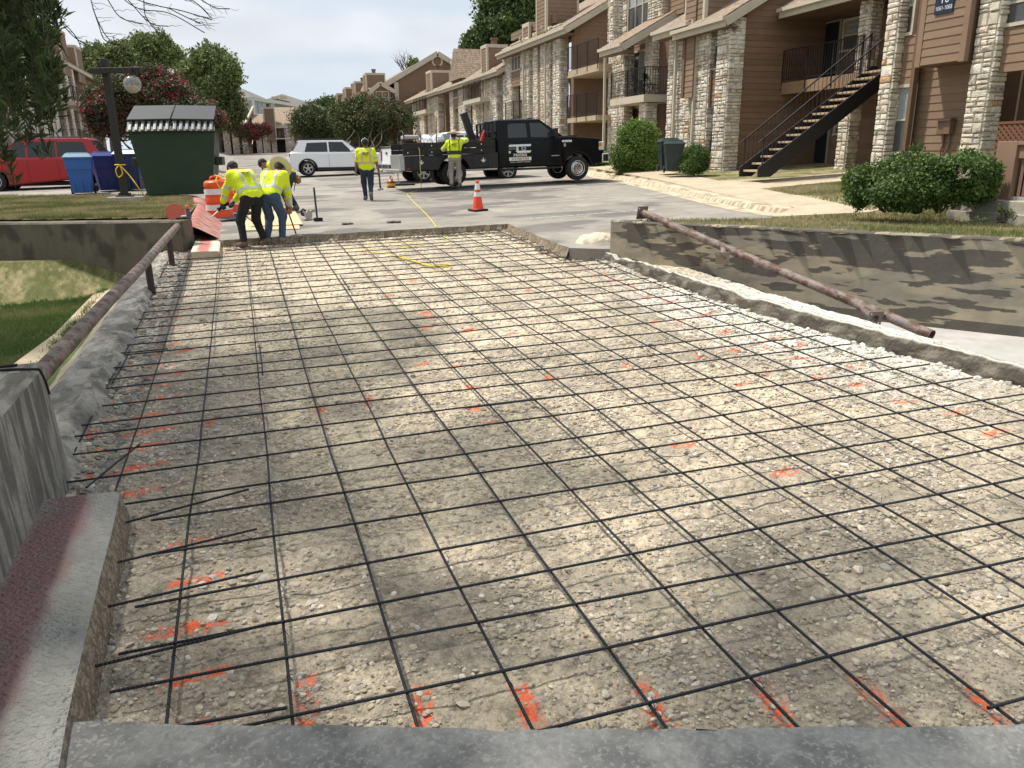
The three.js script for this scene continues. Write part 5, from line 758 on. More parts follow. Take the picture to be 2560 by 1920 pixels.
{
  const b = thing('apartment_building', 'tall pale blue grey building with a hipped grey roof behind the far one', 'building', W(2, 3, 134)), S = 132;
  const p = (px, py, s = S) => onZ(px, py, s), a = p(560, 300), c = p(632, 248), d = p(686, 256, S + 9), gm = mat([0.36, 0.39, 0.42], 0.8), sd = mat([0.30, 0.36, 0.41], 0.8);
  wpart(b, 'wall', uvBox(bx(a.x - 4, c.x, a.y - 6, c.y, S, S + 9)), gm);
  { const g = new THREE.BufferGeometry(), e = [c.x, c.y, -S], f = [c.x, a.y - 6, -S], h = [d.x, d.y, d.z], k = [d.x, a.y - 6, d.z]; g.setAttribute('position', new THREE.Float32BufferAttribute([...e, ...f, ...k, ...e, ...k, ...h], 3)); g.computeVertexNormals(); wpart(b, 'side_wall', uvBox(g), both(sd)); }
  for (let i = 1; i < 5; i++) { const u = i / 5, x = lerp(c.x, d.x, u), z = lerp(-S, d.z, u); wpart(b, 'batten', box(0.12, 8, 0.1, x - 0.05, c.y - 4, z + 0.1), MT.greyShingle); }
  { const A = p(530, 252), B = p(634, 247), C = d.clone(), Rg = p(604, 221, S + 8), Rl = p(560, 221, S + 8), g = new THREE.BufferGeometry(); const v = [A, B, Rg, A, Rg, Rl, B, C, Rg]; g.setAttribute('position', new THREE.Float32BufferAttribute(v.flatMap((q) => q.toArray()), 3)); g.computeVertexNormals(); wpart(b, 'roof', uvBox(g), both(MT.greyShingle)); wpart(b, 'fascia', join([bar(A, B, 0.2, 0.5), bar(B, C, 0.2, 0.5)]), mat([0.5, 0.5, 0.5])); }
  { const q0 = p(602, 266), q1 = p(622, 250); windowAt(b, 'z', S - 0.05, q0.x, q1.x, q0.y, q1.y, 2, 0.6); }
  wpart(b, 'corner_board', box(0.4, 7, 0.1, c.x, c.y - 3.5, -S + 0.08), mat([0.6, 0.6, 0.6]));
}
{
  const b = thing('apartment_building', 'broad grey hipped roof with two roof vents in the far centre', 'building', W(12, 4, 170)), S = 165, p = (px, py, s = S) => onZ(px, py, s);
  const A = p(655, 252), B = p(822, 282), R = p(705, 235, S + 8), B2 = p(835, 276, S + 10), g = new THREE.BufferGeometry(); const lowA = A.clone(), lowB = B.clone(); lowA.y -= 3; lowB.y -= 2; const v = [A, B, R, B, B2, R, A, lowA, lowB, A, lowB, B]; g.setAttribute('position', new THREE.Float32BufferAttribute(v.flatMap((q) => q.toArray()), 3)); g.computeVertexNormals(); wpart(b, 'roof', uvBox(g), both(MT.greyShingle));
  for (const [x, y] of [[688, 245], [708, 243]]) { const q = p(x, y, S + 3); wpart(b, 'roof_vent', box(1.4, 0.5, 0.8, q.x, q.y, q.z), MT.trim); }
}
// ================================================================ trees, shrubs, grass
const leafMat = (c, o = {}) => phys(c, 0.62, { transmission: 0.42, thickness: 0, side: THREE.DoubleSide, specularIntensity: 0.5, ...o });
MT.leaf = leafMat(0xffffff);
// clump of n small leaves of length L within radius R
function leafClump(n, L, R, seed, wide = 0.5) {
  const r = rng(seed), pos = [], v = new THREE.Vector3(), q = new THREE.Quaternion(), e = new THREE.Euler(), c = new THREE.Vector3();
  for (let i = 0; i < n; i++) {
    c.set(r() - 0.5, r() - 0.5, r() - 0.5).multiplyScalar(2 * R); q.setFromEuler(e.set(r() * 6.3, r() * 6.3, r() * 6.3)); const l = L * (0.7 + 0.6 * r()), w = l * wide;
    const P = (x, y, z) => { v.set(x, y, z).applyQuaternion(q).add(c); pos.push(v.x, v.y, v.z); };
    P(0, 0, 0); P(w / 2, l * 0.45, 0.06 * l); P(0, l, -0.05 * l); P(0, 0, 0); P(0, l, -0.05 * l); P(-w / 2, l * 0.45, 0.06 * l);
  }
  const g = new THREE.BufferGeometry(); g.setAttribute('position', new THREE.Float32BufferAttribute(pos, 3)); g.computeVertexNormals(); return g;
}
function instances(parent, name, geo, m, list) { // list of [Matrix4, [r, g, b]]
  const o = new THREE.InstancedMesh(geo, m, list.length); list.forEach(([M, c], i) => { o.setMatrixAt(i, M); o.setColorAt(i, col(c)); }); o.name = name; o.userData.kind = 'stuff'; shadows(o); parent.add(o); return o;
}
const rndM = (r, p, s) => new THREE.Matrix4().compose(p, new THREE.Quaternion().setFromEuler(new THREE.Euler(r() * 6.3, r() * 6.3, r() * 6.3)), new THREE.Vector3(s, s, s));
// crown: clumps spread through ellipsoids, thicker towards their shells, broken by noise
function crown(parent, name, blobs, n, geo, colors, seed, size, shell = 0.45, m = MT.leaf, keep) {
  const r = rng(seed), o = origin.get(parent) || new THREE.Vector3(), list = [], vol = blobs.map((b) => b[1].x * b[1].y * b[1].z), tot = vol.reduce((a, b) => a + b, 0), d = new THREE.Vector3();
  blobs.forEach(([c, R], bi) => {
    const k = Math.round(n * Math.pow(vol[bi] / tot, 0.85) / blobs.reduce((a, b, i) => a + Math.pow(vol[i] / tot, 0.85), 0));
    for (let i = 0; i < k; i++) {
      d.set(r() * 2 - 1, r() * 2 - 1, r() * 2 - 1); if (d.lengthSq() > 1) { i--; continue; } d.normalize(); d.multiplyScalar(Math.pow(lerp(shell, 1, r()), 0.7) * (0.62 + 0.62 * vn3(d.x * 2.1 + bi * 7 + 20, d.y * 2.1 + 20, d.z * 2.1 + 20)) * (0.85 + 0.32 * r() * r()));
      const p = new THREE.Vector3(c.x + d.x * R.x, c.y + d.y * R.y, c.z + d.z * R.z), g = vn3(p.x / size * 0.20 + 50, p.y / size * 0.20 + 50, p.z / size * 0.20 + 50);
      if (g < 0.36 && r() < 0.85) continue; if (keep && !keep(p, d)) continue;
      const light = 0.72 + 0.55 * vn3(p.x / size * 0.45 + 20, p.y / size * 0.45 + 20, p.z / size * 0.45 + 20) ; list.push([rndM(r, p.clone().sub(o), 0.75 + 0.5 * r()), mul(colors[Math.floor(r() * colors.length)], light * (0.85 + 0.3 * r()))]);
    }
  });
  return instances(parent, name, geo, m, list);
}
// limb: tapering, slightly wandering
function limb(a, b, r0, r1, seed, bend = 0.08) {
  const r = rng(seed), n = 5, L = a.distanceTo(b), P = [a]; for (let i = 1; i < n; i++) P.push(a.clone().lerp(b, i / n).add(new THREE.Vector3(r() - 0.5, (r() - 0.5) * 0.5, r() - 0.5).multiplyScalar(L * bend * 2))); P.push(b);
  const c = new THREE.CatmullRomCurve3(P), g = new THREE.TubeGeometry(c, 14, 1, 7), p = g.attributes.position, v = new THREE.Vector3();
  for (let i = 0; i <= 14; i++) { const ct = c.getPointAt(i / 14), k = lerp(r0, r1, i / 14); for (let j = 0; j <= 7; j++) { const q = i * 8 + j; v.fromBufferAttribute(p, q).sub(ct).multiplyScalar(k).add(ct); p.setXYZ(q, v.x, v.y, v.z); } }
  return g;
}
const pxBlob = (D) => ([cx, cy, rx, ry]) => { const k = D / FPX; return [atD(cx, cy, D), new THREE.Vector3(rx * k, ry * k, Math.min(rx, ry * 1.3) * k)]; };
function tree(name, label, D, blobs, n, geo, colors, seed, size, group, base, extra) {
  const B = blobs.map(pxBlob(D)), c0 = B[0][0], foot = base || W(c0.x, plane(c0.x, -c0.z) + 0.2, -c0.z), t = thing(name, label, name === 'shrub' ? 'shrub' : 'tree', foot, 0, group), L = [];
  const stems = extra && extra.stems || 1, r = rng(seed + 3);
  B.forEach(([c, R], i) => { const a = stems > 1 ? foot.clone().add(new THREE.Vector3((r() - 0.5) * 0.7, 0, (r() - 0.5) * 0.7)) : foot.clone().lerp(c0, 0.45), tr = (extra && extra.r || 0.02 * (c.y - foot.y)); L.push(limb(a, c.clone().add(new THREE.Vector3(0, R.y * 0.3, 0)), tr * (stems > 1 ? 0.7 : 0.75), tr * 0.15, seed + i)); for (let k = 0; k < 3; k++) L.push(limb(a.clone().lerp(c, 0.55 + 0.3 * r()), c.clone().add(new THREE.Vector3((r() - 0.5) * R.x * 1.5, (r() - 0.3) * R.y, (r() - 0.5) * R.z * 1.5)), tr * 0.35, tr * 0.06, seed + i * 7 + k)); });
  if (stems === 1) L.push(limb(foot.clone().setY(foot.y - 0.2), foot.clone().lerp(c0, 0.5), (extra && extra.r || 0.02 * (c0.y - foot.y)) * 1.15, (extra && extra.r || 0.02 * (c0.y - foot.y)) * 0.8, seed + 50, 0.03));
  wpart(t, 'trunk', uvBox(mergeGeometries(L.map(clean))), MT.bark);
  crown(t, 'crown', B, n, geo, colors, seed, size, extra && extra.shell || 0.4);
  if (extra && extra.bloom) crown(t, 'blossom', B.map(([c, R]) => [c.clone().add(new THREE.Vector3(0, R.y * 0.12, 0)), R.clone().multiplyScalar(1.02)]), extra.bloom, leafClump(9, 0.10 * extra.bs, 0.16 * extra.bs, seed + 9, 0.8), extra.bc, seed + 4, size * 0.6, 0.75);
  return t;
}
const OAK = [[0.20, 0.25, 0.09], [0.24, 0.28, 0.105], [0.16, 0.21, 0.07]], DEEP = [[0.095, 0.14, 0.045], [0.12, 0.165, 0.055], [0.075, 0.115, 0.036]], CREPE = [[0.10, 0.115, 0.045], [0.12, 0.115, 0.05], [0.08, 0.10, 0.038]];
const PINK = [[0.36, 0.035, 0.07], [0.46, 0.07, 0.12], [0.28, 0.03, 0.05]], DULL = [[0.30, 0.06, 0.075], [0.38, 0.075, 0.09], [0.22, 0.05, 0.05]];
const farLeaf = leafClump(14, 0.34, 0.55, 61, 0.62), midLeaf = leafClump(16, 0.15, 0.26, 62, 0.6), nearLeaf = leafClump(12, 0.055, 0.085, 63, 0.6);
tree('tree', 'leftmost of the green oaks behind the pink crepe myrtle', 92, [[250, 165, 55, 55], [225, 220, 40, 60], [300, 140, 38, 36], [285, 195, 50, 45]], 2600, farLeaf, OAK, 101, 1.3, null);
tree('tree', 'middle green oak with open branches behind the pink crepe myrtle', 98, [[355, 125, 42, 38], [400, 112, 32, 28], [360, 165, 52, 28], [430, 140, 28, 30], [330, 190, 40, 34]], 2300, farLeaf, OAK, 103, 1.3, null);
tree('tree', 'right green oak hanging low beside the pale gable roofs', 88, [[525, 150, 44, 38], [566, 185, 40, 46], [535, 232, 52, 54], [485, 195, 40, 56], [590, 270, 20, 44], [560, 300, 30, 26]], 3000, farLeaf, OAK, 105, 1.3, null);
tree('crepe_myrtle', 'big crepe myrtle in full pink bloom behind the dumpster', 44, [[335, 222, 92, 46], [290, 275, 78, 44], [405, 240, 84, 54], [475, 280, 72, 40], [530, 300, 40, 22], [380, 192, 52, 28], [245, 268, 38, 50], [330, 322, 84, 26], [430, 322, 84, 24], [255, 312, 40, 26]], 4600, midLeaf, CREPE, 107, 0.62, null, null, { stems: 4, bloom: 900, bs: 1.15, bc: PINK, r: 0.09 });
tree('crepe_myrtle', 'small dull red crepe myrtle by the far stair', 88, [[622, 332, 36, 18], [655, 325, 22, 14], [598, 328, 20, 14]], 500, midLeaf, CREPE, 109, 0.7, null, onP(614, 383, 0.2), { stems: 3, bloom: 520, bs: 1.7, bc: DULL, r: 0.07 });
tree('crepe_myrtle', 'dark green rounded crepe myrtle behind the white car', 60, [[778, 300, 52, 40], [748, 305, 34, 36], [822, 312, 40, 38], [780, 330, 62, 24]], 2900, midLeaf, [[0.08, 0.11, 0.036], [0.10, 0.13, 0.044]], 111, 0.7, null, null, { stems: 3, r: 0.08 });
tree('crepe_myrtle', 'wide green crepe myrtle with a few red blooms behind the walking worker', 47, [[930, 300, 92, 48], [878, 305, 50, 46], [992, 305, 46, 46], [925, 264, 58, 24], [850, 290, 30, 34], [945, 338, 74, 26], [975, 268, 36, 24]], 4300, midLeaf, [[0.10, 0.13, 0.04], [0.135, 0.145, 0.05], [0.085, 0.115, 0.036]], 113, 0.62, null, onP(905, 418, 0.25), { stems: 5, bloom: 170, bs: 1.0, bc: DULL, r: 0.075 });
tree('tree', 'distant dark tree between the grey roofs and the brown chimneys', 165, [[815, 262, 30, 20], [790, 268, 22, 16], [838, 264, 16, 22]], 900, farLeaf, DEEP, 115, 1.6, null);
tree('tree', 'tall dark pecan tree rising behind the middle brown building', 78, [[1245, 75, 60, 58], [1200, 115, 46, 40], [1300, 60, 56, 60], [1340, 110, 40, 46], [1168, 140, 24, 18], [1255, 15, 62, 36], [1330, 10, 50, 40]], 5200, farLeaf, [[0.11, 0.165, 0.052], [0.14, 0.20, 0.065], [0.085, 0.13, 0.042]], 117, 1.3, null);
tree('tree', 'dark treetop showing above the brown roof at the top edge', 70, [[1430, 6, 44, 26], [1470, -10, 40, 30], [1400, 20, 20, 14]], 1400, farLeaf, DEEP, 119, 1.3, null);
tree('tree', 'small green treetop just right of the bare tree', 112, [[1035, 162, 12, 9], [1150, 172, 16, 9]], 160, farLeaf, OAK, 121, 1.4, null);
{
  const t = thing('bare_tree', 'leafless tree showing above the gable with the round vent', 'tree', W(18, 3, 100)), L = [], r = rng(8), p = (x, y) => atD(x, y, 110);
  const trunk = [p(1024, 240), p(1018, 195), p(1008, 168)]; L.push(limb(trunk[0], trunk[1], 0.3, 0.22, 4), limb(trunk[1], trunk[2], 0.22, 0.12, 5));
  for (const [x, y] of [[1000, 150], [1012, 140], [992, 158], [1024, 146], [1030, 158], [1004, 138], [988, 150]]) { const a = trunk[1].clone().lerp(trunk[2], r()), e = p(x, y); L.push(limb(a, e, 0.1, 0.02, x)); for (let k = 0; k < 4; k++) L.push(limb(a.clone().lerp(e, 0.4 + 0.5 * r()), e.clone().add(new THREE.Vector3((r() - 0.5) * 1.6, (r() - 0.2) * 1.2, 0)), 0.04, 0.012, x + k)); }
  wpart(t, 'trunk', uvBox(mergeGeometries(L.map(clean))), MT.bark);
}
// ---- shade tree standing at the left, its canopy over the near end of the driveway
{
  const t = thing('shade_tree', 'leafy shade tree with narrow drooping leaves hanging into the top left corner', 'tree', W(-5.6, -0.5, 5.2)), r = rng(31), o = origin.get(t);
  const leaf = leafClump(10, 0.085, 0.10, 64, 0.28), list = [], L = [], foot = o.clone(), fork = W(-4.6, 4.4, 5.4);
  L.push(limb(foot, fork, 0.30, 0.2, 5, 0.03));
  const shade = [[-1.7, 13.6], [-0.6, 12.0], [0.5, 10.7], [1.95, 9.0], [2.05, 5.6], [2.6, 3.95], [3.6, 3.2], [4.6, 1.6], [4.6, -3], [-4, -3], [-4.5, 13]];
  const ends = [];
  for (let i = 0; i < 40000 && list.length < 8600; i++) {
    const gt = lerp(-4.5, 4.8, r()), gs = lerp(-3, 14, r()), soft = 0.55 * (fbm(gt * 0.9 + 30, gs * 0.9 + 30, 3) - 0.5);
    if (!inside(shade, gt + soft * 2 + 0.25 * (r() - 0.5), gs + soft * 2)) continue;
    if (fbm(gt * 1.15 + 70, gs * 1.15 + 11, 3) < 0.40 && gs > -1 && r() < 0.93) continue;
    const y0 = 3.5 + 0.24 * Math.max(0, gs + 2), y = lerp(y0, y0 + 3.2, Math.pow(r(), 1.2)); const p = W(gt - SUN_DIR.x / SUN_DIR.y * -y * 1, y, gs - SUN_DIR.z / SUN_DIR.y * y); p.x = gt + SUN_DIR.x / SUN_DIR.y * y;
    const q = p.clone().project(camera); if (q.z < 1 && Math.abs(q.x) < 1.06 && q.y < 1.05) continue;     // twigs below the browse line stay out of the open driveway
    list.push([rndM(r, p.clone().sub(o), 0.9 + 0.8 * r()), mul([[0.075, 0.115, 0.035], [0.06, 0.095, 0.03], [0.09, 0.13, 0.04]][i % 3], 0.8 + 0.4 * r())]); if (list.length % 60 === 0) ends.push(p);
  }
  ends.forEach((e, i) => { const a = i % 7 === 0 ? fork : fork.clone().lerp(ends[i - i % 7], 0.35 + 0.55 * r()); L.push(limb(a, e, i % 7 === 0 ? 0.085 : 0.03, 0.008, i + 900, 0.06)); });
  // drooping sprays in the corner: twigs with leaves along both sides
  const one = leafClump(1, 1, 0, 3, 0.24), tw = [];
  const spray = (x0, y0, x1, y1, D0, D1, n, k) => { const a = atD(x0, y0, D0), b = atD(x1, y1, D1), m = a.clone().lerp(b, 0.55); m.y += 0.12; const c = new THREE.CatmullRomCurve3([a, m, b]); tw.push(clean(new THREE.TubeGeometry(c, 10, 0.0035, 4))); for (let i = 0; i < n; i++) { const p = c.getPoint(Math.pow(r(), 0.8)), l = (0.075 + 0.06 * r()) * k, d = new THREE.Vector3(r() - 0.5, -0.9 * r() - 0.05, r() - 0.5).normalize(); list2.push([new THREE.Matrix4().compose(p.sub(o), new THREE.Quaternion().setFromUnitVectors(new THREE.Vector3(0, 1, 0), d).multiply(new THREE.Quaternion().setFromAxisAngle(new THREE.Vector3(0, 1, 0), r() * 6.3)), new THREE.Vector3(l, l, l)), mul([[0.07, 0.105, 0.036], [0.05, 0.08, 0.028], [0.10, 0.135, 0.046]][i % 3], 0.75 + 0.5 * r())]); } };
  const list2 = [];
  for (let i = 0; i < 190; i++) { const x = -70 + 215 * Math.pow(r(), 1.35), top = r() < 0.5 ? -60 : 40 + 160 * r(), lim = x < 45 ? 385 : x < 90 ? 370 : 320 - (x - 90) * 1.0; if (top > lim - 60) continue; const D = 5.2 + 2.6 * r(), y1 = top + Math.min(lim - top, 90 + 150 * r()); spray(x + 20 * (r() - 0.5), top, x + 26 * (r() - 0.2), y1, D, D + 0.2 * r(), 34, 1); }
  for (const [x0, y0, x1, y1, n] of [[70, -30, 128, 60, 30], [60, 10, 150, 78, 24], [100, 40, 158, 120, 18], [40, 60, 165, 50, 22], [90, 260, 168, 262, 26], [60, 330, 150, 345, 24], [80, 270, 142, 300, 22], [60, 370, 130, 395, 22], [10, 380, 105, 400, 22], [0, 250, 130, 310, 30], [5, 410, 40, 470, 26], [-20, 330, 30, 440, 30], [100, 90, 172, 150, 12]]) spray(x0, y0, x1, y1, 5.8, 5.9, n, 1);
  instances(t, 'hanging_leaves', one, leafMat(0xffffff, { transmission: 0.25 }), list2);
  instances(t, 'crown', leaf, MT.leaf, list);
  wpart(t, 'trunk', uvBox(mergeGeometries([...L.map(clean), ...tw])), MT.bark);
}
{
  const t = thing('bare_branch', 'thin leafless branches reaching across the sky at the top left', 'branch', W(-2, 4.6, 7)), L = [], r = rng(6), D = 6.6, P = (x, y) => atD(x, y, D);
  const lines = [[[300, -60], [332, -8], [392, 14], [450, 26], [530, 50]], [[280, -60], [302, -10], [348, 22], [420, 32], [512, 82]], [[210, -60], [226, -5], [238, 36], [264, 88], [288, 112]], [[340, -60], [358, -10], [364, 40], [398, 86]], [[240, -50], [270, 0], [302, 44], [356, 60]], [[400, -60], [432, -10], [482, 2], [530, 46]], [[440, -50], [496, -6], [540, 20], [574, 22]], [[130, -60], [146, 0], [152, 50], [190, 96], [232, 118]], [[152, 50], [190, 92], [206, 130], [208, 156]], [[232, 20], [246, 60], [262, 100], [300, 112]], [[320, 0], [380, 60], [420, 66]], [[420, 20], [470, 45], [500, 58]]];
  lines.forEach((l, i) => { const c = new THREE.CatmullRomCurve3(l.map(([x, y]) => P(x, y))), g = new THREE.TubeGeometry(c, 24, 0.0042, 5); L.push(clean(g)); for (let k = 0; k < 7; k++) { const a = c.getPoint(0.25 + 0.7 * r()), e = a.clone().add(new THREE.Vector3(0.16 * r() + 0.02, -0.12 * r() + 0.03, (r() - 0.5) * 0.1)); L.push(clean(limb(a, e, 0.0022, 0.0011, i * 9 + k, 0.1))); } });
  wpart(t, 'twigs', uvBox(mergeGeometries(L)), mat([0.075, 0.06, 0.055], 1));
}
// ---- shrubs and hedge
function shrub(label, foot, blobs, n, geo, colors, seed, size, name = 'shrub', shell = 0.5) {
  const t = thing(name, label, name === 'hedge' ? 'hedge' : 'shrub', foot), L = [], r = rng(seed);
  for (const [c, R] of blobs) for (let k = 0; k < 4; k++) L.push(limb(foot.clone().add(new THREE.Vector3((r() - 0.5) * 0.3, 0, (r() - 0.5) * 0.3)).lerp(new THREE.Vector3(c.x, foot.y, c.z), 0.6), c.clone().add(new THREE.Vector3((r() - 0.5) * R.x, (r() - 0.2) * R.y, (r() - 0.5) * R.z)), 0.018, 0.004, seed + k));
  wpart(t, 'stems', uvBox(mergeGeometries(L.map(clean))), MT.bark);
  crown(t, 'foliage', blobs, n, geo, colors, seed, size, shell);
  return t;
}
{
  const D = 28.5, B = [[1580, 350, 44, 46], [1565, 395, 40, 40], [1610, 395, 42, 42], [1540, 400, 22, 36], [1600, 335, 40, 32], [1640, 405, 20, 30]].map(pxBlob(D));
  shrub('tall bright green bush at the corner of the stone building', onX(1585, 432, B[0][0].x).clone().setY(1.3), B, 3400, leafClump(12, 0.10, 0.16, 65, 0.42), [[0.18, 0.29, 0.055], [0.13, 0.22, 0.042], [0.23, 0.34, 0.07]], 131, 0.5);
  const D2 = 24.8, C = [[1738, 392, 34, 28], [1735, 412, 38, 22]].map(pxBlob(D2));
  shrub('round clipped green shrub between the green bins and the stair', atD(1738, 433, D2), C, 2600, leafClump(12, 0.06, 0.10, 66, 0.35), [[0.10, 0.17, 0.042], [0.12, 0.20, 0.05], [0.085, 0.14, 0.034]], 133, 0.4, 'shrub', 0.7);
  const E = [[1492, 385, 22, 28], [1480, 405, 24, 22], [1508, 400, 20, 26]].map(pxBlob(33));
  shrub('dark green shrub in front of the truck bumper', atD(1492, 428, 33), E, 1300, leafClump(12, 0.08, 0.14, 67, 0.45), [[0.065, 0.11, 0.026], [0.05, 0.085, 0.02]], 135, 0.45);
  const H = [[2180, 455, 62, 48, 12.9], [2240, 445, 70, 52, 12.6], [2310, 440, 70, 54, 12.3], [2390, 445, 66, 58, 12.2], [2445, 450, 44, 56, 12.3], [2290, 480, 120, 40, 12.2], [2160, 480, 40, 34, 12.9], [2260, 405, 44, 26, 12.9], [2400, 402, 44, 22, 12.8], [2290, 378, 14, 16, 12.9]].map(([a, b, c, d, e]) => pxBlob(e)([a, b, c, d]));
  shrub('broad leafy green hedge in front of the stone columns at the right', onY(2300, 520, 0.98), H, 9500, nearLeaf, [[0.13, 0.22, 0.05], [0.10, 0.17, 0.04], [0.17, 0.27, 0.06], [0.08, 0.14, 0.032]], 137, 0.30, 'hedge', 0.62);
  const tw = [], r = rng(4), c = atD(2405, 445, 11.5); for (let k = 0; k < 16; k++) tw.push(limb(c, c.clone().add(new THREE.Vector3((r() - 0.5) * 0.36, (r() - 0.3) * 0.22, 0.06 * r())), 0.006, 0.002, k + 40, 0.15)); wpart(scene.children[scene.children.length - 1], 'dead_twigs', uvBox(mergeGeometries(tw.map(clean))), mat([0.5, 0.45, 0.38], 1));
  // stump with shoots before the footing
  const st = thing('tree_stump', 'dark cut stump with a few green shoots before the concrete footing', 'stump', onY(2502, 552, 0.98)), o = origin.get(st); part(st, 'stump', uvBox(mergeGeometries([limb(new THREE.Vector3(0, -0.02, 0), new THREE.Vector3(0.01, 0.17, 0), 0.06, 0.035, 3), limb(new THREE.Vector3(-0.04, -0.02, 0), new THREE.Vector3(-0.06, 0.14, 0), 0.035, 0.02, 4), limb(new THREE.Vector3(0.05, -0.02, 0.02), new THREE.Vector3(0.07, 0.12, 0.02), 0.03, 0.02, 5)].map(clean))), MT.bark);
  crown(st, 'shoots', [[o.clone().add(new THREE.Vector3(0.16, 0.07, 0)), new THREE.Vector3(0.12, 0.09, 0.1)], [o.clone().add(new THREE.Vector3(-0.05, 0.18, 0)), new THREE.Vector3(0.08, 0.05, 0.06)], [o.clone().add(new THREE.Vector3(-0.6, 0.05, 0.05)), new THREE.Vector3(0.3, 0.06, 0.15)]], 150, leafClump(6, 0.035, 0.03, 68, 0.5), [[0.12, 0.20, 0.04], [0.09, 0.15, 0.03]], 139, 0.2);
  const bp = [[1495, 142, 18, 16], [1500, 158, 18, 12]].map(pxBlob(39.5)); shrub('leafy potted plants on the railed landing of the middle building', atD(1498, 166, 39.5), bp, 420, leafClump(12, 0.12, 0.16, 69, 0.3), [[0.03, 0.06, 0.02], [0.045, 0.08, 0.025]], 141, 0.4, 'potted_plant');
}
// ---- short grass
{
  const blade = (() => { const r = rng(9), pos = []; for (let i = 0; i < 9; i++) { const a = r() * 6.3, x = (r() - 0.5) * 0.07, z = (r() - 0.5) * 0.07, h = 0.028 + 0.03 * r(), w = 0.004, b = 0.02 * (r() - 0.3); pos.push(x - w * Math.cos(a), 0, z - w * Math.sin(a), x + w * Math.cos(a), 0, z + w * Math.sin(a), x + b * Math.sin(a), h, z + b * Math.cos(a)); } const g = new THREE.BufferGeometry(); g.setAttribute('position', new THREE.Float32BufferAttribute(pos, 3)); g.computeVertexNormals(); return g; })();
  const lay = (n, seed, f, cs, name) => { const r = rng(seed), l = [], g = new THREE.Group(); g.name = numbered(name); g.userData.kind = 'stuff'; scene.add(g); for (let i = 0; i < n; i++) { const p = f(r); if (!p) continue; const k = fbm(p.x * 1.1 + 60, p.z * 1.1 + 90, 4), s = 0.8 + 0.8 * r(); l.push([new THREE.Matrix4().compose(p, new THREE.Quaternion().setFromAxisAngle(new THREE.Vector3(0, 1, 0), r() * 6.3), new THREE.Vector3(s, s * (0.7 + 0.6 * r()), s)), mul(mixc(cs[0], cs[1], sstep(0.36, 0.64, k + 0.16 * (r() - 0.5))), 0.75 + 0.5 * r())]); } const m = instances(g, 'blades', blade, mat(0xffffff, 0.9, { side: THREE.DoubleSide }), l); m.userData.kind = 'stuff'; };
  const dry = [[0.20, 0.225, 0.075], [0.46, 0.39, 0.22]], lush = [[0.15, 0.215, 0.06], [0.30, 0.30, 0.125]];
  lay(52000, 151, (r) => { const t = lerp(-11, -1.1, r()), s = lerp(16.3, 29, Math.pow(r(), 1.2)); return inside([[-1.15, 16.35], [-2.4, 16.85], [-4.5, 17.65], [-8, 19.15], [-12, 20.7], [-12, 31], [-8, 29], [-5, 27.2], [-2.6, 26.1], [-1.45, 24.6], [-1.15, 20]], t, s) ? W(t, islandH(t, s) - 0.004, s) : null; }, dry, 'dry_grass');
  lay(60000, 152, (r) => { const t = lerp(5.6, 16, r()), s = lerp(4, 18, r()); return inside([[5.7, 11.05], [8.6, 6.6], [10.5, 3.8], [13, 6], [13, 12.2], [11.2, 11.8], [9.5, 12.4], [7, 10.9]], t, s) || inside([[12.3, 15.3], [11.4, 12.1], [13.4, 12.7], [15.4, 13], [15.4, 17.1], [12.8, 17.2]], t, s) ? W(t, rightLawn(t, s) - 0.004, s) : null; }, dry, 'dry_grass');
  lay(46000, 153, (r) => { const t = lerp(-8, -2.55, r()), s = lerp(6, 17.3, r()); return W(t, chanH(t, s) - 0.004, s); }, lush, 'green_grass');
}
// ================================================================ vehicles
const carGlass = phys([0.02, 0.024, 0.028], 0.05, { specularIntensity: 1 });
function wheelInto(parent, x, y, z, r, w, side, spokes, rimMat, dually) {
  const g = new THREE.Group(); g.name = 'wheel'; g.position.set(x, y, z); parent.add(g);
  const ty = new THREE.LatheGeometry([[r * 0.62, -w / 2 + 0.01], [r * 0.66, -w / 2], [r * 0.93, -w / 2], [r * 0.99, -w / 2 + 0.03], [r, -w * 0.25], [r, w * 0.25], [r * 0.99, w / 2 - 0.03], [r * 0.93, w / 2], [r * 0.66, w / 2], [r * 0.62, w / 2 - 0.01]].map((p) => new THREE.Vector2(p[0], p[1])), 36).rotateX(Math.PI / 2);
  part(g, 'tyre', clean(ty), MT.rubber);
  const L = [], o = side * w * 0.42; // rim: dish, spokes, hub
  L.push(cyl(r * 0.64, r * 0.64, w * 0.5, 0, 0, -side * w * 0.1, Math.PI / 2, 0, 0, 30));
  part(g, 'rim_dish', uvBox(cyl(r * 0.60, r * 0.60, 0.02, 0, 0, side * w * 0.17, Math.PI / 2, 0, 0, 30)), MT.dark);
  const rim = [new THREE.TorusGeometry(r * 0.62, r * 0.05, 8, 36).translate(0, 0, o), cyl(r * 0.16, r * 0.19, 0.05, 0, 0, o - side * 0.01, Math.PI / 2, 0, 0, 18)];
  if (dually) { rim.push(cyl(r * 0.34, r * 0.42, 0.1, 0, 0, o + side * 0.0, side * Math.PI / 2, 0, 0, 24), new THREE.TorusGeometry(r * 0.46, r * 0.10, 10, 30).translate(0, 0, o - side * 0.05)); for (let i = 0; i < 8; i++) rim.push(new THREE.SphereGeometry(r * 0.045, 8, 6).translate(Math.cos(i * 0.785) * r * 0.3, Math.sin(i * 0.785) * r * 0.3, o + side * 0.05)); }
  else for (let i = 0; i < spokes; i++) { const a = i * 6.2832 / spokes; rim.push(box(r * 0.17, r * 0.5, 0.03, -Math.sin(a) * r * 0.36, Math.cos(a) * r * 0.36, o - side * 0.015, 0, 0, a)); }
  part(g, 'rim', join(rim), rimMat);
  return g;
}
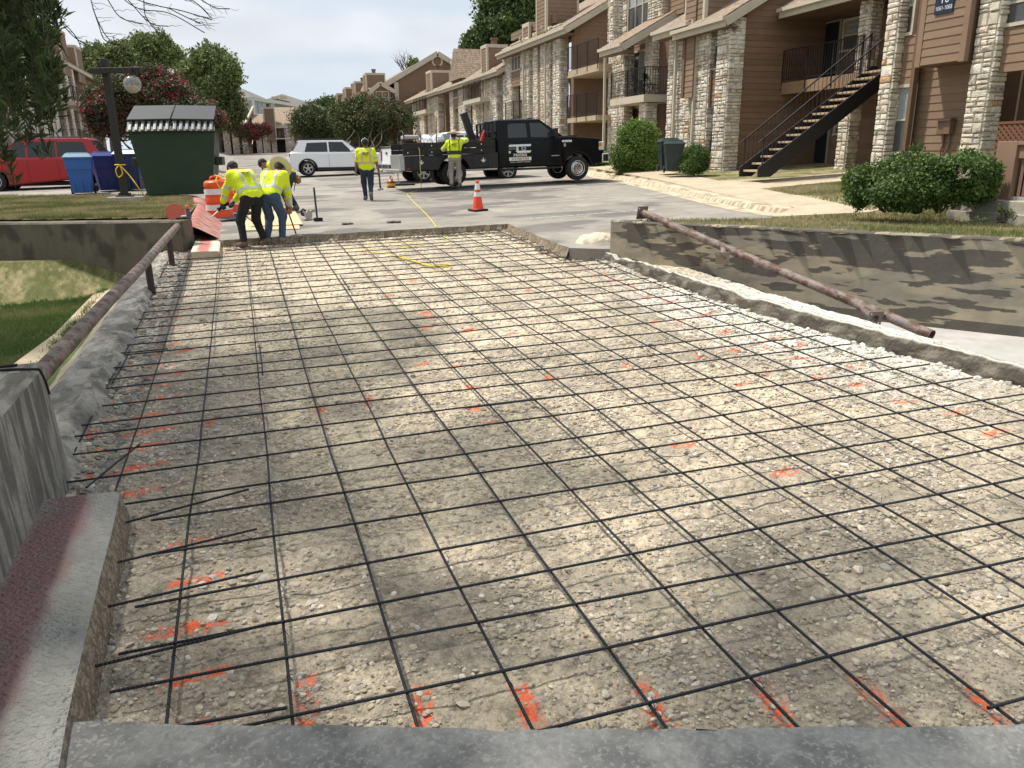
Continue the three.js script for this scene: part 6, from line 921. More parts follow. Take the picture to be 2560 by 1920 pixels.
// lower body from a side outline with wheel arches, extruded across the width with rounded edges
function bodyGeo(outline, W2, bev, arches) {
  const s = new THREE.Shape(); outline.forEach((p, i) => i ? (p.length === 4 ? s.quadraticCurveTo(p[0], p[1], p[2], p[3]) : s.lineTo(p[0], p[1])) : s.moveTo(p[0], p[1]));
  const g = new THREE.ExtrudeGeometry(s, { depth: W2 * 2 - bev * 2, bevelEnabled: true, bevelThickness: bev, bevelSize: bev, bevelOffset: -bev, bevelSegments: 4, curveSegments: 10 }); g.translate(0, 0, -W2 + bev); return uvBox(g);
}
function archPts(cx, cy, r, yb, from, to, n = 12) { const P = []; for (let i = 0; i <= n; i++) { const a = lerp(from, to, i / n); P.push([cx + Math.cos(a) * r, Math.max(yb, cy + Math.sin(a) * r)]); } return P; }
// greenhouse: trapezoid loft; `plate` puts a pane on its side, front or back plane
function cabin(c) { // {x0, x1 base, X0, X1 roof, y0, y1, w0, w1}
  const b = [[c.x0, c.y0, c.w0], [c.x1, c.y0, c.w0], [c.X1, c.y1, c.w1], [c.X0, c.y1, c.w1]], pts = [], N = 5;
  // roof crown and side panels as a grid in x with rounded top edges
  const secs = []; for (let i = 0; i <= N; i++) { const u = i / N; secs.push(u); }
  const pos = [], q = (a, b2, c2, d) => pos.push(...a, ...b2, ...c2, ...a, ...c2, ...d), m = (p) => [p[0], p[1], -p[2]];
  const r = 0.05, roofIn = [[c.X0 + r * 1.6, c.y1 + 0.035, c.w1 - r * 1.8], [c.X1 - r * 1.6, c.y1 + 0.035, c.w1 - r * 1.8]];
  const [A, B, C, D] = b;
  q(A, B, C, D); q(m(B), m(A), m(D), m(C)); q(B, m(B), m(C), C); q(m(A), A, D, m(D));
  q(D, C, roofIn[1], roofIn[0]); q(m(C), m(D), m(roofIn[0]), m(roofIn[1])); q(C, m(C), m(roofIn[1]), roofIn[1]); q(m(D), D, roofIn[0], m(roofIn[0])); q(roofIn[0], roofIn[1], m(roofIn[1]), m(roofIn[0]));
  const g = new THREE.BufferGeometry(); g.setAttribute('position', new THREE.Float32BufferAttribute(pos, 3)); g.computeVertexNormals(); return uvBox(g);
}
const poly = (P, map) => { const con = P.map((p) => new THREE.Vector2(p[0], p[1])); if (THREE.ShapeUtils.isClockWise(con)) con.reverse(); const pos = []; for (const f of THREE.ShapeUtils.triangulateShape(con, [])) for (const k of f) pos.push(...map(con[k].x, con[k].y)); const g = new THREE.BufferGeometry(); g.setAttribute('position', new THREE.Float32BufferAttribute(pos, 3)); g.computeVertexNormals(); return uvBox(g); };
const sideZ = (c, y, o) => lerp(c.w0, c.w1, (y - c.y0) / (c.y1 - c.y0)) + o;
function panes(v, c, sideWins, glass = carGlass) {
  for (const sgn of [1, -1]) for (const P of sideWins) part(v, 'side_window', poly(sgn > 0 ? P : P, (x, y) => [x, y, sgn * sideZ(c, y, 0.006)]), both(glass));
  const fr = (z, y, front) => { const u = (y - c.y0) / (c.y1 - c.y0); return [front ? lerp(c.x1, c.X1, u) + 0.008 : lerp(c.x0, c.X0, u) - 0.008, y, z]; };
  const in0 = c.w0 - 0.07, in1 = c.w1 - 0.06, ya = c.y0 + 0.03, yb2 = c.y1 - 0.03;
  part(v, 'windscreen', poly([[-in0, ya], [in0, ya], [in1, yb2], [-in1, yb2]], (z, y) => fr(z, y, true)), glass);
  part(v, 'rear_window', poly([[-in0, ya + 0.08], [in0, ya + 0.08], [in1, yb2], [-in1, yb2]], (z, y) => fr(z, y, false)), glass);
}
// generic car, nose towards +x, wheels on y = 0
function car(name, label, category, pos, turn, o, group) {
  const v = thing(name, label, category, pos, turn, group), r = o.r, W2 = o.w / 2, xr = -o.wb / 2, xf = o.wb / 2, yb = 0.24, ar = r + 0.065;
  const out = [[o.tail, yb + 0.1], [xr - ar - 0.02, yb], ...archPts(xr, r, ar, yb, Math.PI, 0).map((p) => p), [xf - ar, yb - 0.02], ...archPts(xf, r, ar, yb, Math.PI, 0), [xf + ar + 0.1, yb], [o.nose - 0.06, yb + 0.08], [o.nose, yb + 0.3], [o.nose - 0.02, o.hood - 0.16], [o.nose - 0.10, o.hood - 0.06], [o.c.x1 + 0.02, o.belt + 0.01], [o.c.x0 + 0.02, o.belt + 0.02], [o.tail + 0.05, o.belt - 0.02], [o.tail, o.belt - 0.22]];
  part(v, 'body', bodyGeo(out.reverse(), W2, 0.09), o.paint);
  const c = { ...o.c, y0: o.belt - 0.02, y1: o.roof - 0.035, w0: W2 - 0.06, w1: W2 - 0.2 };
  part(v, 'cabin', cabin(c), o.paint); if (o.roofMat) part(v, 'roof', join([rbox(c.X1 - c.X0 - 0.02, 0.03, c.w1 * 2 - 0.06, 0.014, (c.X0 + c.X1) / 2, c.y1 + 0.035, 0)]), o.roofMat);
  panes(v, c, o.windows);
  if (o.sill) part(v, 'sill_trim', join([rbox(o.wb - 2 * ar - 0.02, 0.16, o.w + 0.02, 0.03, 0, yb + 0.08, 0)]), MT.black);
  if (o.sill) for (const x of [xr, xf]) for (const sg of [1, -1]) part(v, 'arch_trim', uvBox(new THREE.TorusGeometry(ar + 0.015, 0.035, 6, 20, Math.PI).translate(x, r, sg * (W2 - 0.03))), MT.black);
  for (const x of [xr, xf]) for (const sg of [1, -1]) wheelInto(v, x, r, sg * (W2 - 0.12), r, 0.22, sg, 5, MT.alloy);
  for (const sg of [1, -1]) {
    part(v, 'tail_light', join([rbox(0.14, 0.16, 0.28, 0.03, o.tail + 0.08, o.belt - 0.12, sg * (W2 - 0.16))]), phys([0.30, 0.012, 0.012], 0.15, { clearcoat: 1 }));
    part(v, 'headlight', join([rbox(0.2, 0.13, 0.34, 0.03, o.nose - 0.11, o.hood - 0.22, sg * (W2 - 0.22))]), phys([0.55, 0.57, 0.6], 0.08, { clearcoat: 1 }));
    part(v, 'mirror', join([rbox(0.16, 0.13, 0.1, 0.04, o.c.x1 - 0.42, o.belt + 0.08, sg * (W2 + 0.05))]), o.paint);
    for (const x of o.handles || []) part(v, 'door_handle', join([rbox(0.17, 0.03, 0.03, 0.012, x, o.belt - 0.1, sg * (W2 + 0.004))]), o.paint);
    for (const x of o.seams || []) part(v, 'door_seam', box(0.008, o.belt - yb - 0.2, 0.006, x, (o.belt + yb) / 2, sg * W2), MT.dark);
    if (o.rails) part(v, 'roof_rail', join([rbox(1.7, 0.03, 0.04, 0.012, (c.X0 + c.X1) / 2 - 0.1, c.y1 + 0.075, sg * (c.w1 - 0.08)), box(0.04, 0.05, 0.03, c.X0 + 0.25, c.y1 + 0.05, sg * (c.w1 - 0.08)), box(0.04, 0.05, 0.03, c.X1 - 0.45, c.y1 + 0.05, sg * (c.w1 - 0.08))]), o.rails);
  }
  part(v, 'underside', box(o.wb + 0.8, 0.12, o.w - 0.4, 0, yb + 0.02, 0), MT.dark);
  part(v, 'number_plate', join([rbox(0.02, 0.12, 0.32, 0.006, o.tail - 0.005, o.belt - 0.32, 0)]), mat([0.5, 0.5, 0.5], 0.5));
  return v;
}
const WH = paint([0.80, 0.81, 0.82]), RED = paint([0.36, 0.018, 0.022]), NAVY = paint([0.02, 0.035, 0.075]), SILV = paint([0.30, 0.31, 0.32], { metalness: 0.4 }), BLK = paint([0.006, 0.0065, 0.008], { clearcoat: 0.22, specularIntensity: 0.15 });
const suv = (p, o) => ({ w: 1.82, r: 0.345, wb: 2.64, tail: -2.16, nose: 2.2, hood: 1.08, belt: 1.07, roof: 1.64, paint: p, c: { x0: -2.0, x1: 1.18, X0: -1.62, X1: 0.42 }, windows: [[[-1.42, 1.10], [-0.36, 1.09], [-0.36, 1.53], [-1.28, 1.5]], [[-0.28, 1.09], [0.78, 1.08], [0.36, 1.53], [-0.28, 1.54]]], handles: [-0.62, 0.22], seams: [-0.32, 0.86], sill: true, ...o });
car('white_car', 'white compact car with a black roof parked behind the walking worker', 'car', onP(838, 438, lotOff).setY(onP(838, 438, lotOff).y), 0.0, suv(WH, { roofMat: MT.black, rails: MT.black }));
{ const p = onY(120, 477, 1.02); car('red_car', 'red car with roof rails parked behind the blue bins at the left', 'car', p, Math.PI - 0.05, suv(RED, { w: 1.9, r: 0.37, wb: 2.75, tail: -2.35, nose: 2.35, hood: 1.16, belt: 1.16, roof: 1.80, c: { x0: -2.2, x1: 1.3, X0: -1.75, X1: 0.45 }, windows: [[[-1.72, 1.20], [-0.72, 1.18], [-0.72, 1.67], [-1.58, 1.66]], [[-0.66, 1.18], [0.2, 1.17], [0.2, 1.68], [-0.66, 1.68]], [[0.27, 1.17], [1.0, 1.17], [0.52, 1.66], [0.27, 1.68]]], handles: [-0.9, 0.05], seams: [-0.7, 0.24, 1.02], sill: false, rails: MT.black })); }
car('silver_car', 'silver grey car half hidden behind the dark blue bins', 'car', onY(322, 436, 1.15), Math.PI - 0.25, suv(SILV, { roof: 1.46, belt: 0.98, hood: 0.96, sill: false, nose: 2.4, tail: -2.3, windows: [[[-1.3, 1.01], [-0.3, 1.0], [-0.3, 1.36], [-1.1, 1.34]], [[-0.22, 1.0], [0.7, 0.99], [0.3, 1.36], [-0.22, 1.37]]] }));
car('navy_car', 'dark blue car behind the silver one near the dumpster', 'car', onY(345, 424, 1.25), Math.PI - 0.2, suv(NAVY, { roof: 1.6, rails: MT.black, sill: false }));
car('white_van', 'white car roof seen between the dark blue car and the dumpster', 'car', onY(352, 410, 1.5), Math.PI - 0.2, suv(WH, { roof: 1.62, sill: false }));
car('dark_car', 'black car in the row behind the white compact car', 'car', onP(880, 407, 0.2), 0.1, suv(BLK, { sill: false, roof: 1.58 }));
car('silver_car', 'pale silver car below the wide crepe myrtle', 'car', onP(935, 410, 0.2), 0.2, suv(SILV, { sill: false, roof: 1.48 }));
// ---- white pickup behind the work truck
function pickup(name, label, pos, turn, P, o) {
  const v = thing(name, label, 'pickup truck', pos, turn), r = 0.39, W2 = 0.99, xr = -1.75, xf = 1.8, yb = 0.42, ar = r + 0.08;
  const out = [[-2.95, yb + 0.18], [xr - ar - 0.02, yb + 0.1], ...archPts(xr, r, ar, yb, Math.PI, 0), ...archPts(xf, r, ar, yb, Math.PI, 0), [xf + ar + 0.1, yb + 0.05], [2.85, yb + 0.1], [2.92, 0.95], [2.86, 1.16], [1.3, 1.24], [-0.62, 1.26], [-0.66, 1.28], [-2.92, 1.30]];
  part(v, 'body', bodyGeo(out.reverse(), W2, 0.06), P);
  const c = { x0: -0.7, x1: 1.42, X0: -0.52, X1: 0.62, y0: 1.22, y1: 1.86, w0: W2 - 0.05, w1: W2 - 0.18 }; part(v, 'cabin', cabin(c), P);
  panes(v, c, [[[-0.52, 1.30], [-0.02, 1.29], [-0.02, 1.76], [-0.42, 1.76]], [[0.05, 1.29], [1.12, 1.28], [0.58, 1.76], [0.05, 1.77]]]);
  part(v, 'bed_floor', box(2.1, 0.03, 1.7, -1.75, 1.303, 0), MT.dark); part(v, 'bed_cap', join([rbox(2.2, 0.04, 0.1, 0.015, -1.78, 1.32, 0.92), rbox(2.2, 0.04, 0.1, 0.015, -1.78, 1.32, -0.92), rbox(0.08, 0.04, 1.9, 0.015, -2.9, 1.32, 0)]), MT.black);
  for (const sg of [1, -1]) { part(v, 'tail_light', join([rbox(0.1, 0.42, 0.17, 0.03, -2.92, 1.02, sg * 0.9)]), phys([0.34, 0.01, 0.012], 0.15, { clearcoat: 1 })); for (const x of [xr, xf]) wheelInto(v, x, r, sg * (W2 - 0.14), r, 0.26, sg, 6, MT.alloy); }
  part(v, 'tailgate_handle', join([rbox(0.02, 0.09, 0.22, 0.01, -2.955, 1.12, 0)]), MT.black);
  part(v, 'bumper', join([rbox(0.16, 0.2, 1.9, 0.04, -3.05, 0.62, 0)]), MT.chrome); part(v, 'number_plate', join([rbox(0.02, 0.14, 0.3, 0.006, -3.135, 0.62, 0)]), mat([0.1, 0.1, 0.12]));
  part(v, 'underside', box(4.4, 0.2, 1.5, 0, 0.5, 0), MT.dark);
  return v;
}
{ const z = 31.6, p = onZ(956, 415, z); pickup('white_pickup', 'white pickup truck parked behind the black work truck', W(p.x + 3.1, plane(p.x + 3, z) + 0.12, z), 0.06, WH); }
// ---- black crew-cab work truck with a flat service bed
{
  const S = 26.9, rear = onZ(1120, 463, S), v = thing('work_truck', 'black crew cab work truck with a loaded service bed and white paving lettering', 'truck', W(rear.x, rear.y + 0.0, S), 0), r = 0.41;
  const front = onZ(1418, 447, S), wb = Math.min(4.7, front.x - rear.x), k = wb / 4.38; v.rotation.z = Math.atan2(front.y - rear.y, wb) * 0.8; v.scale.setScalar(1);
  const xf = wb, W2 = 1.0, yb = 0.52, ar = 0.50, X = (m) => m * k;
  // cab and front body
  const out = [[X(1.5), yb], [xf - ar - 0.02, yb - 0.02], ...archPts(xf, r, ar, yb - 0.02, Math.PI, 0), [xf + ar + 0.05, yb - 0.05], [X(5.28), yb + 0.02], [X(5.36), 0.9], [X(5.34), 1.28], [X(5.2), 1.39], [X(4.7), 1.45], [X(3.85), 1.50], [X(3.7), 1.49], [X(1.5), 1.46]];
  part(v, 'body', bodyGeo(out.reverse(), W2, 0.07), BLK);
  const c = { x0: X(1.5), x1: X(3.95), X0: X(1.56), X1: X(3.08), y0: 1.43, y1: 2.06, w0: W2 - 0.05, w1: W2 - 0.19 };
  part(v, 'cabin', cabin(c), BLK);
  const pale = phys([0.03, 0.038, 0.043], 0.04, { specularIntensity: 1 });
  panes(v, c, [[[X(1.9), 1.49], [X(2.58), 1.49], [X(2.56), 1.95], [X(2.0), 1.95], [X(1.92), 1.9]], [[X(2.70), 1.49], [X(3.66), 1.47], [X(3.1), 1.95], [X(2.70), 1.96]]], pale);
  for (const sg of [1]) for (const x of [1.72, 2.66, 3.72]) part(v, 'door_seam', box(0.012, 0.92, 0.008, X(x), 0.99, sg * W2), MT.dark);
  for (const x of [X(1.88), X(2.82)]) part(v, 'door_handle', join([rbox(0.24, 0.04, 0.04, 0.015, x + 0.05, 1.3, W2 + 0.01)]), MT.black);
  part(v, 'step_bar', join([rbox(X(2.1), 0.07, 0.16, 0.03, X(2.7), yb - 0.06, W2 - 0.04)]), MT.black);
  part(v, 'mirror', join([rbox(0.16, 0.3, 0.2, 0.05, X(3.5), 1.62, W2 + 0.16), rbox(0.06, 0.06, 0.2, 0.02, X(3.52), 1.52, W2 + 0.05)]), MT.black);
  part(v, 'mirror', join([rbox(0.16, 0.3, 0.2, 0.05, X(3.5), 1.62, -W2 - 0.16), rbox(0.06, 0.06, 0.2, 0.02, X(3.52), 1.52, -W2 - 0.05)]), MT.black);
  part(v, 'roof_lamp', join([rbox(0.16, 0.06, 0.16, 0.03, X(3.0), 2.13, 0)]), MT.black);
  part(v, 'hood_scoop', join([rbox(0.42, 0.07, 0.9, 0.03, X(4.4), 1.49, 0)]), BLK); part(v, 'hood_badge', join([rbox(0.22, 0.07, 0.012, 0.005, X(4.34), 1.40, W2 - 0.02)]), MT.steel);
  for (const sg of [1, -1]) { part(v, 'headlight', join([rbox(0.22, 0.30, 0.3, 0.04, X(5.26), 1.14, sg * (W2 - 0.13))]), phys([0.6, 0.6, 0.6], 0.08, { clearcoat: 1 })); part(v, 'turn_lamp', join([rbox(0.1, 0.12, 0.03, 0.01, X(5.2), 1.17, sg * (W2 + 0.01))]), phys([0.5, 0.2, 0.03], 0.2)); }
  part(v, 'bumper', join([rbox(0.3, 0.34, 2.04, 0.06, X(5.42), 0.72, 0)]), MT.chrome);
  part(v, 'grille', join([rbox(0.06, 0.42, 1.3, 0.02, X(5.37), 1.12, 0)]), MT.dark);
  for (const sg of [1, -1]) { wheelInto(v, xf, r, sg * (W2 - 0.12), r, 0.26, sg, 5, MT.chrome, true); wheelInto(v, 0, r, sg * (W2 - 0.10), r, 0.26, sg, 5, MT.chrome, true); wheelInto(v, 0, r, sg * (W2 - 0.42), r, 0.24, sg, 5, MT.chrome, true); }
  part(v, 'axle', join([cyl(0.07, 0.07, 1.7, 0, r, 0, Math.PI / 2), box(6.3, 0.18, 0.12, 1.9, 0.6, 0.42), box(6.3, 0.18, 0.12, 1.9, 0.6, -0.42)]), MT.dark);
  // service bed: deck, side lockers with an arch, boards, headboard, rear bumper
  const bk = mat([0.014, 0.014, 0.015], 0.55), x0 = -1.72, x1 = X(1.42), arch = archPts(0, r, 0.56, 0.56, 0, Math.PI, 14);
  for (const sg of [1, -1]) { const s = new THREE.Shape([[x0, 0.56], ...arch.slice().reverse(), [x1, 0.56], [x1, 1.0], [x0, 1.0]].map((p) => new THREE.Vector2(p[0], p[1]))); part(v, 'locker', uvBox(new THREE.ExtrudeGeometry(s, { depth: 0.4, bevelEnabled: true, bevelSize: 0.012, bevelThickness: 0.012, bevelSegments: 1 }).translate(0, 0, sg > 0 ? 0.63 : -1.03)), bk); }
  part(v, 'deck', box(x1 - x0, 0.06, 2.06, (x0 + x1) / 2, 0.98, 0), bk);
  for (const sg of [1, -1]) for (const y of [1.12, 1.315]) part(v, 'side_board', join([rbox(x1 - x0 - 0.02, 0.185, 0.045, 0.008, (x0 + x1) / 2, y, sg * 1.04)]), mat(0xffffff, 0.8, { map: tex(256, 64, streakTex([0.020, 0.018, 0.017], 0.5), 0.5) }));
  part(v, 'board_cap', box(x1 - x0, 0.012, 0.05, (x0 + x1) / 2, 1.415, 1.04), mat([0.12, 0.085, 0.06]));
  for (const [x, y] of [[-0.75, 1.32], [-0.75, 1.12], [0.95, 1.32], [0.95, 1.12], [-1.55, 1.12]]) part(v, 'bolt', uvBox(cyl(0.02, 0.02, 0.02, x, y, 1.07, Math.PI / 2)), MT.chrome);
  for (const [x, w] of [[-1.12, 0.62], [1.0, 0.72]]) { part(v, 'locker_door', join([rbox(w, 0.38, 0.02, 0.008, x, 0.78, 1.05)]), bk); part(v, 'latch', join([box(0.16, 0.03, 0.02, x, 0.8, 1.07), box(0.035, 0.1, 0.02, x, 0.83, 1.068), cyl(0.05, 0.05, 0.012, x, 0.785, 1.066, Math.PI / 2)]), MT.chrome); }
  part(v, 'mud_flap', box(0.03, 0.3, 0.3, -0.72, 0.42, 0.8), MT.rubber);
  part(v, 'tail_panel', join([rbox(0.06, 0.5, 1.9, 0.02, x0 - 0.03, 0.82, 0)]), MT.steel); part(v, 'rear_bumper', join([rbox(0.22, 0.1, 1.9, 0.02, x0 - 0.12, 0.55, 0)]), MT.steel); part(v, 'corner_post', join([rbox(0.14, 0.52, 0.2, 0.02, x0 - 0.02, 0.82, 0.95)]), MT.steel);
  part(v, 'tow_hitch', join([box(0.5, 0.08, 0.1, x0 - 0.35, 0.5, 0), new THREE.SphereGeometry(0.05, 10, 8).translate(x0 - 0.55, 0.58, 0)]), MT.steel);
  part(v, 'tail_lamp', join([0, 1, 2].map((i) => rbox(0.03, 0.18, 0.03, 0.008, x0 - 0.065, 0.78, 0.78 + i * 0.06))), mat([0.6, 0.6, 0.6])); part(v, 'side_lamp', box(0.09, 0.05, 0.01, x0 + 0.16, 0.62, 1.052), phys([0.3, 0.01, 0.01], 0.2)); part(v, 'side_lamp', box(0.09, 0.05, 0.01, x1 - 0.08, 0.6, 1.052), phys([0.4, 0.12, 0.02], 0.2));
  part(v, 'toolbox', join([rbox(0.35, 0.5, 0.5, 0.02, x1 - 0.1, 0.78, 0.82)]), bk);
  // headboard rack
  const rk = []; for (const z of [-0.92, -0.46, 0, 0.46, 0.92]) rk.push(box(0.06, 1.02, 0.06, x1 - 0.05, 1.5, z)); for (const y of [1.5, 1.72, 1.99]) rk.push(box(0.06, 0.05, 1.9, x1 - 0.05, y, 0)); part(v, 'headboard', join(rk), MT.black);
  part(v, 'rack_bar', join([rod(new THREE.Vector3(x1 - 0.1, 2.0, 0.9), new THREE.Vector3(x1 - 0.3, 2.0, 0.9), 0.03), rod(new THREE.Vector3(x1 - 0.3, 2.0, 0.9), new THREE.Vector3(x1 - 0.3, 1.44, 0.9), 0.03)]), MT.black);
  // lettering on the door
  const cv = document.createElement('canvas'); cv.width = 768; cv.height = 576; const g = cv.getContext('2d'); g.clearRect(0, 0, 768, 576);
  g.fillStyle = '#dfe9ea'; g.beginPath(); g.moveTo(30, 20); g.lineTo(740, 20); g.lineTo(715, 84); g.lineTo(8, 84); g.fill(); // flat top bar of the letters
  g.fillStyle = '#5b6468'; g.fillRect(10, 110, 230, 60); g.fillStyle = '#cfd8da'; g.fillRect(255, 84, 70, 125); g.fillStyle = '#8f9da2'; g.beginPath(); g.arc(490, 140, 78, 0, 6.3); g.fill(); g.fillStyle = '#0a0a0b'; g.beginPath(); g.arc(490, 140, 34, 0, 6.3); g.fill();
  g.fillStyle = '#e6e2d4'; g.beginPath(); g.moveTo(8, 205); g.lineTo(70, 205); g.lineTo(70, 270); g.lineTo(8, 270); g.fill(); g.beginPath(); g.moveTo(225, 205); g.lineTo(740, 205); g.lineTo(700, 270); g.lineTo(290, 270); g.fill();
  g.textAlign = 'center'; g.font = 'bold 118px sans-serif'; g.fillText('PAVING', 375, 372, 690); g.fillRect(14, 392, 716, 100); g.fillStyle = '#111'; g.font = 'bold 92px sans-serif'; g.fillText('512-920-9155', 372, 474, 640); g.fillStyle = '#cfcabd'; g.font = 'bold 44px sans-serif'; g.fillText('PAVING • STRIPING • SEALCOAT', 372, 550, 716);
  const ct = new THREE.CanvasTexture(cv); ct.colorSpace = THREE.SRGBColorSpace; const dp = new THREE.PlaneGeometry(0.86, 0.645); dp.translate(X(2.3), 0.97, W2 + 0.006);
  part(v, 'lettering', dp, mat(0xffffff, 0.6, { map: ct, alphaTest: 0.5 }));
  const c2 = document.createElement('canvas'); c2.width = 256; c2.height = 48; const g2 = c2.getContext('2d'); g2.fillStyle = '#e9eef6'; g2.fillRect(0, 0, 256, 48); g2.fillStyle = '#2a3f7a'; g2.font = 'bold 34px sans-serif'; g2.textAlign = 'center'; g2.fillText('HEAVY DUTY', 128, 36, 240); const t2 = new THREE.CanvasTexture(c2); t2.colorSpace = THREE.SRGBColorSpace; part(v, 'badge', new THREE.PlaneGeometry(0.36, 0.065).translate(X(3.98), 1.33, W2 + 0.004), mat(0xffffff, 0.6, { map: t2 })); part(v, 'badge', box(0.3, 0.028, 0.006, X(3.55), 0.86, W2 + 0.003), MT.steel); part(v, 'badge', box(0.08, 0.1, 0.006, X(3.9), 1.2, W2 + 0.003), MT.steel);
  // load on the bed, each a thing of its own
  const o = v.position, at = (x, y, z) => new THREE.Vector3(o.x + x, o.y + y, o.z + z);
  { const t = thing('generator', 'black framed generator at the tail of the truck bed', 'generator', at(-1.35, 1.02, 0.4)); part(t, 'frame', join([-0.28, 0.28].flatMap((x) => [tube([new THREE.Vector3(x, 0, 0.4), new THREE.Vector3(x, 0.66, 0.38), new THREE.Vector3(x, 0.68, -0.38), new THREE.Vector3(x, 0, -0.4)], 0.02, 24, 6)])), MT.black); part(t, 'engine', join([rbox(0.42, 0.4, 0.5, 0.04, 0, 0.24, 0)]), MT.dark); part(t, 'tank', join([rbox(0.5, 0.14, 0.62, 0.05, 0, 0.56, 0)]), mat([0.45, 0.45, 0.42], 0.5)); }
  const bag = (x, z, s, seed, label) => { const g3 = new THREE.IcosahedronGeometry(1, 4), p = g3.attributes.position, q = new THREE.Vector3(); for (let i = 0; i < p.count; i++) { q.fromBufferAttribute(p, i); const f = 1 + 0.5 * (fbm(q.x * 2.4 + seed, q.y * 2.4 + q.z * 1.7 + 30, 4) - 0.5); p.setXYZ(i, q.x * s * f, q.y * s * 1.05 * f * (q.y > 0.6 ? 1.25 : 1), q.z * s * f); } g3.computeVertexNormals(); g3.translate(...at(x, 1.30, z).toArray()); single('plastic_bag', uvBox(g3), mat([0.72, 0.73, 0.76], 0.35), label, 'bag'); };
  bag(-0.82, 0.55, 0.27, 3, 'white plastic bag standing tall behind the orange cone on the truck bed'); bag(-0.42, 0.5, 0.30, 9, 'larger white plastic bag slumped beside the digging bar on the truck bed');
  { const t = thing('digging_tool', 'tool with an amber handle standing upright in the truck bed', 'tool', at(-0.55, 1.05, 0.85)); part(t, 'shaft', rod(new THREE.Vector3(0, 0, 0), new THREE.Vector3(0, 0.75, 0), 0.018), MT.rubber); part(t, 'handle', rod(new THREE.Vector3(0, 0.75, 0), new THREE.Vector3(0.03, 1.12, 0), 0.03, 0.02), mat([0.42, 0.22, 0.05], 0.6)); }
  { const t = thing('orange_tub', 'orange plastic tub at the tail of the truck bed', 'tub', at(-1.02, 1.05, 0.82)); part(t, 'tub', lathe([[0, 0], [0.15, 0], [0.19, 0.36], [0.175, 0.36], [0.14, 0.02]], 20), mat([0.75, 0.12, 0.03], 0.5)); }
  { const t = thing('fire_extinguisher', 'small red bottle standing behind the cab on the truck bed', 'bottle', at(1.02, 1.40, 0.75), 0); part(t, 'bottle', lathe([[0, 0], [0.06, 0], [0.065, 0.03], [0.065, 0.28], [0.03, 0.34], [0.02, 0.4], [0, 0.4]], 16), phys([0.55, 0.03, 0.02], 0.3)); t.rotation.z = -0.3; }
  { const t = thing('lumber_stack', 'dark crates and pale offcuts heaped in the truck bed', 'tools', at(0.35, 1.02, 0.35)); const m = [MT.steel, mat([0.3, 0.3, 0.3]), MT.wood, mat([0.55, 0.55, 0.55])], r2 = rng(15); for (let i = 0; i < 12; i++) part(t, 'piece', join([rbox(0.2 + 0.5 * r2(), 0.08 + 0.1 * r2(), 0.12 + 0.2 * r2(), 0.015, (r2() - 0.5) * 1.6, 0.12 + 0.36 * r2(), (r2() - 0.5) * 0.7, (r2() - 0.5), r2() * 3, (r2() - 0.5))]), m[i % 4]); part(t, 'crate', join([rbox(1.1, 0.45, 0.6, 0.02, 0.75, 0.24, -0.1)]), MT.black); }
  { const t = thing('crane_arm', 'black steel arm leaning up behind the truck cab', 'crane arm', at(1.15, 1.3, -0.2)); part(t, 'arm', join([bar(new THREE.Vector3(-0.1, 0, 0), new THREE.Vector3(-0.46, 1.08, 0), 0.2, 0.22)]), mat([0.012, 0.013, 0.018], 0.45)); part(t, 'pivot', uvBox(cyl(0.12, 0.12, 0.35, -0.08, -0.05, 0, Math.PI / 2)), MT.black); }
}
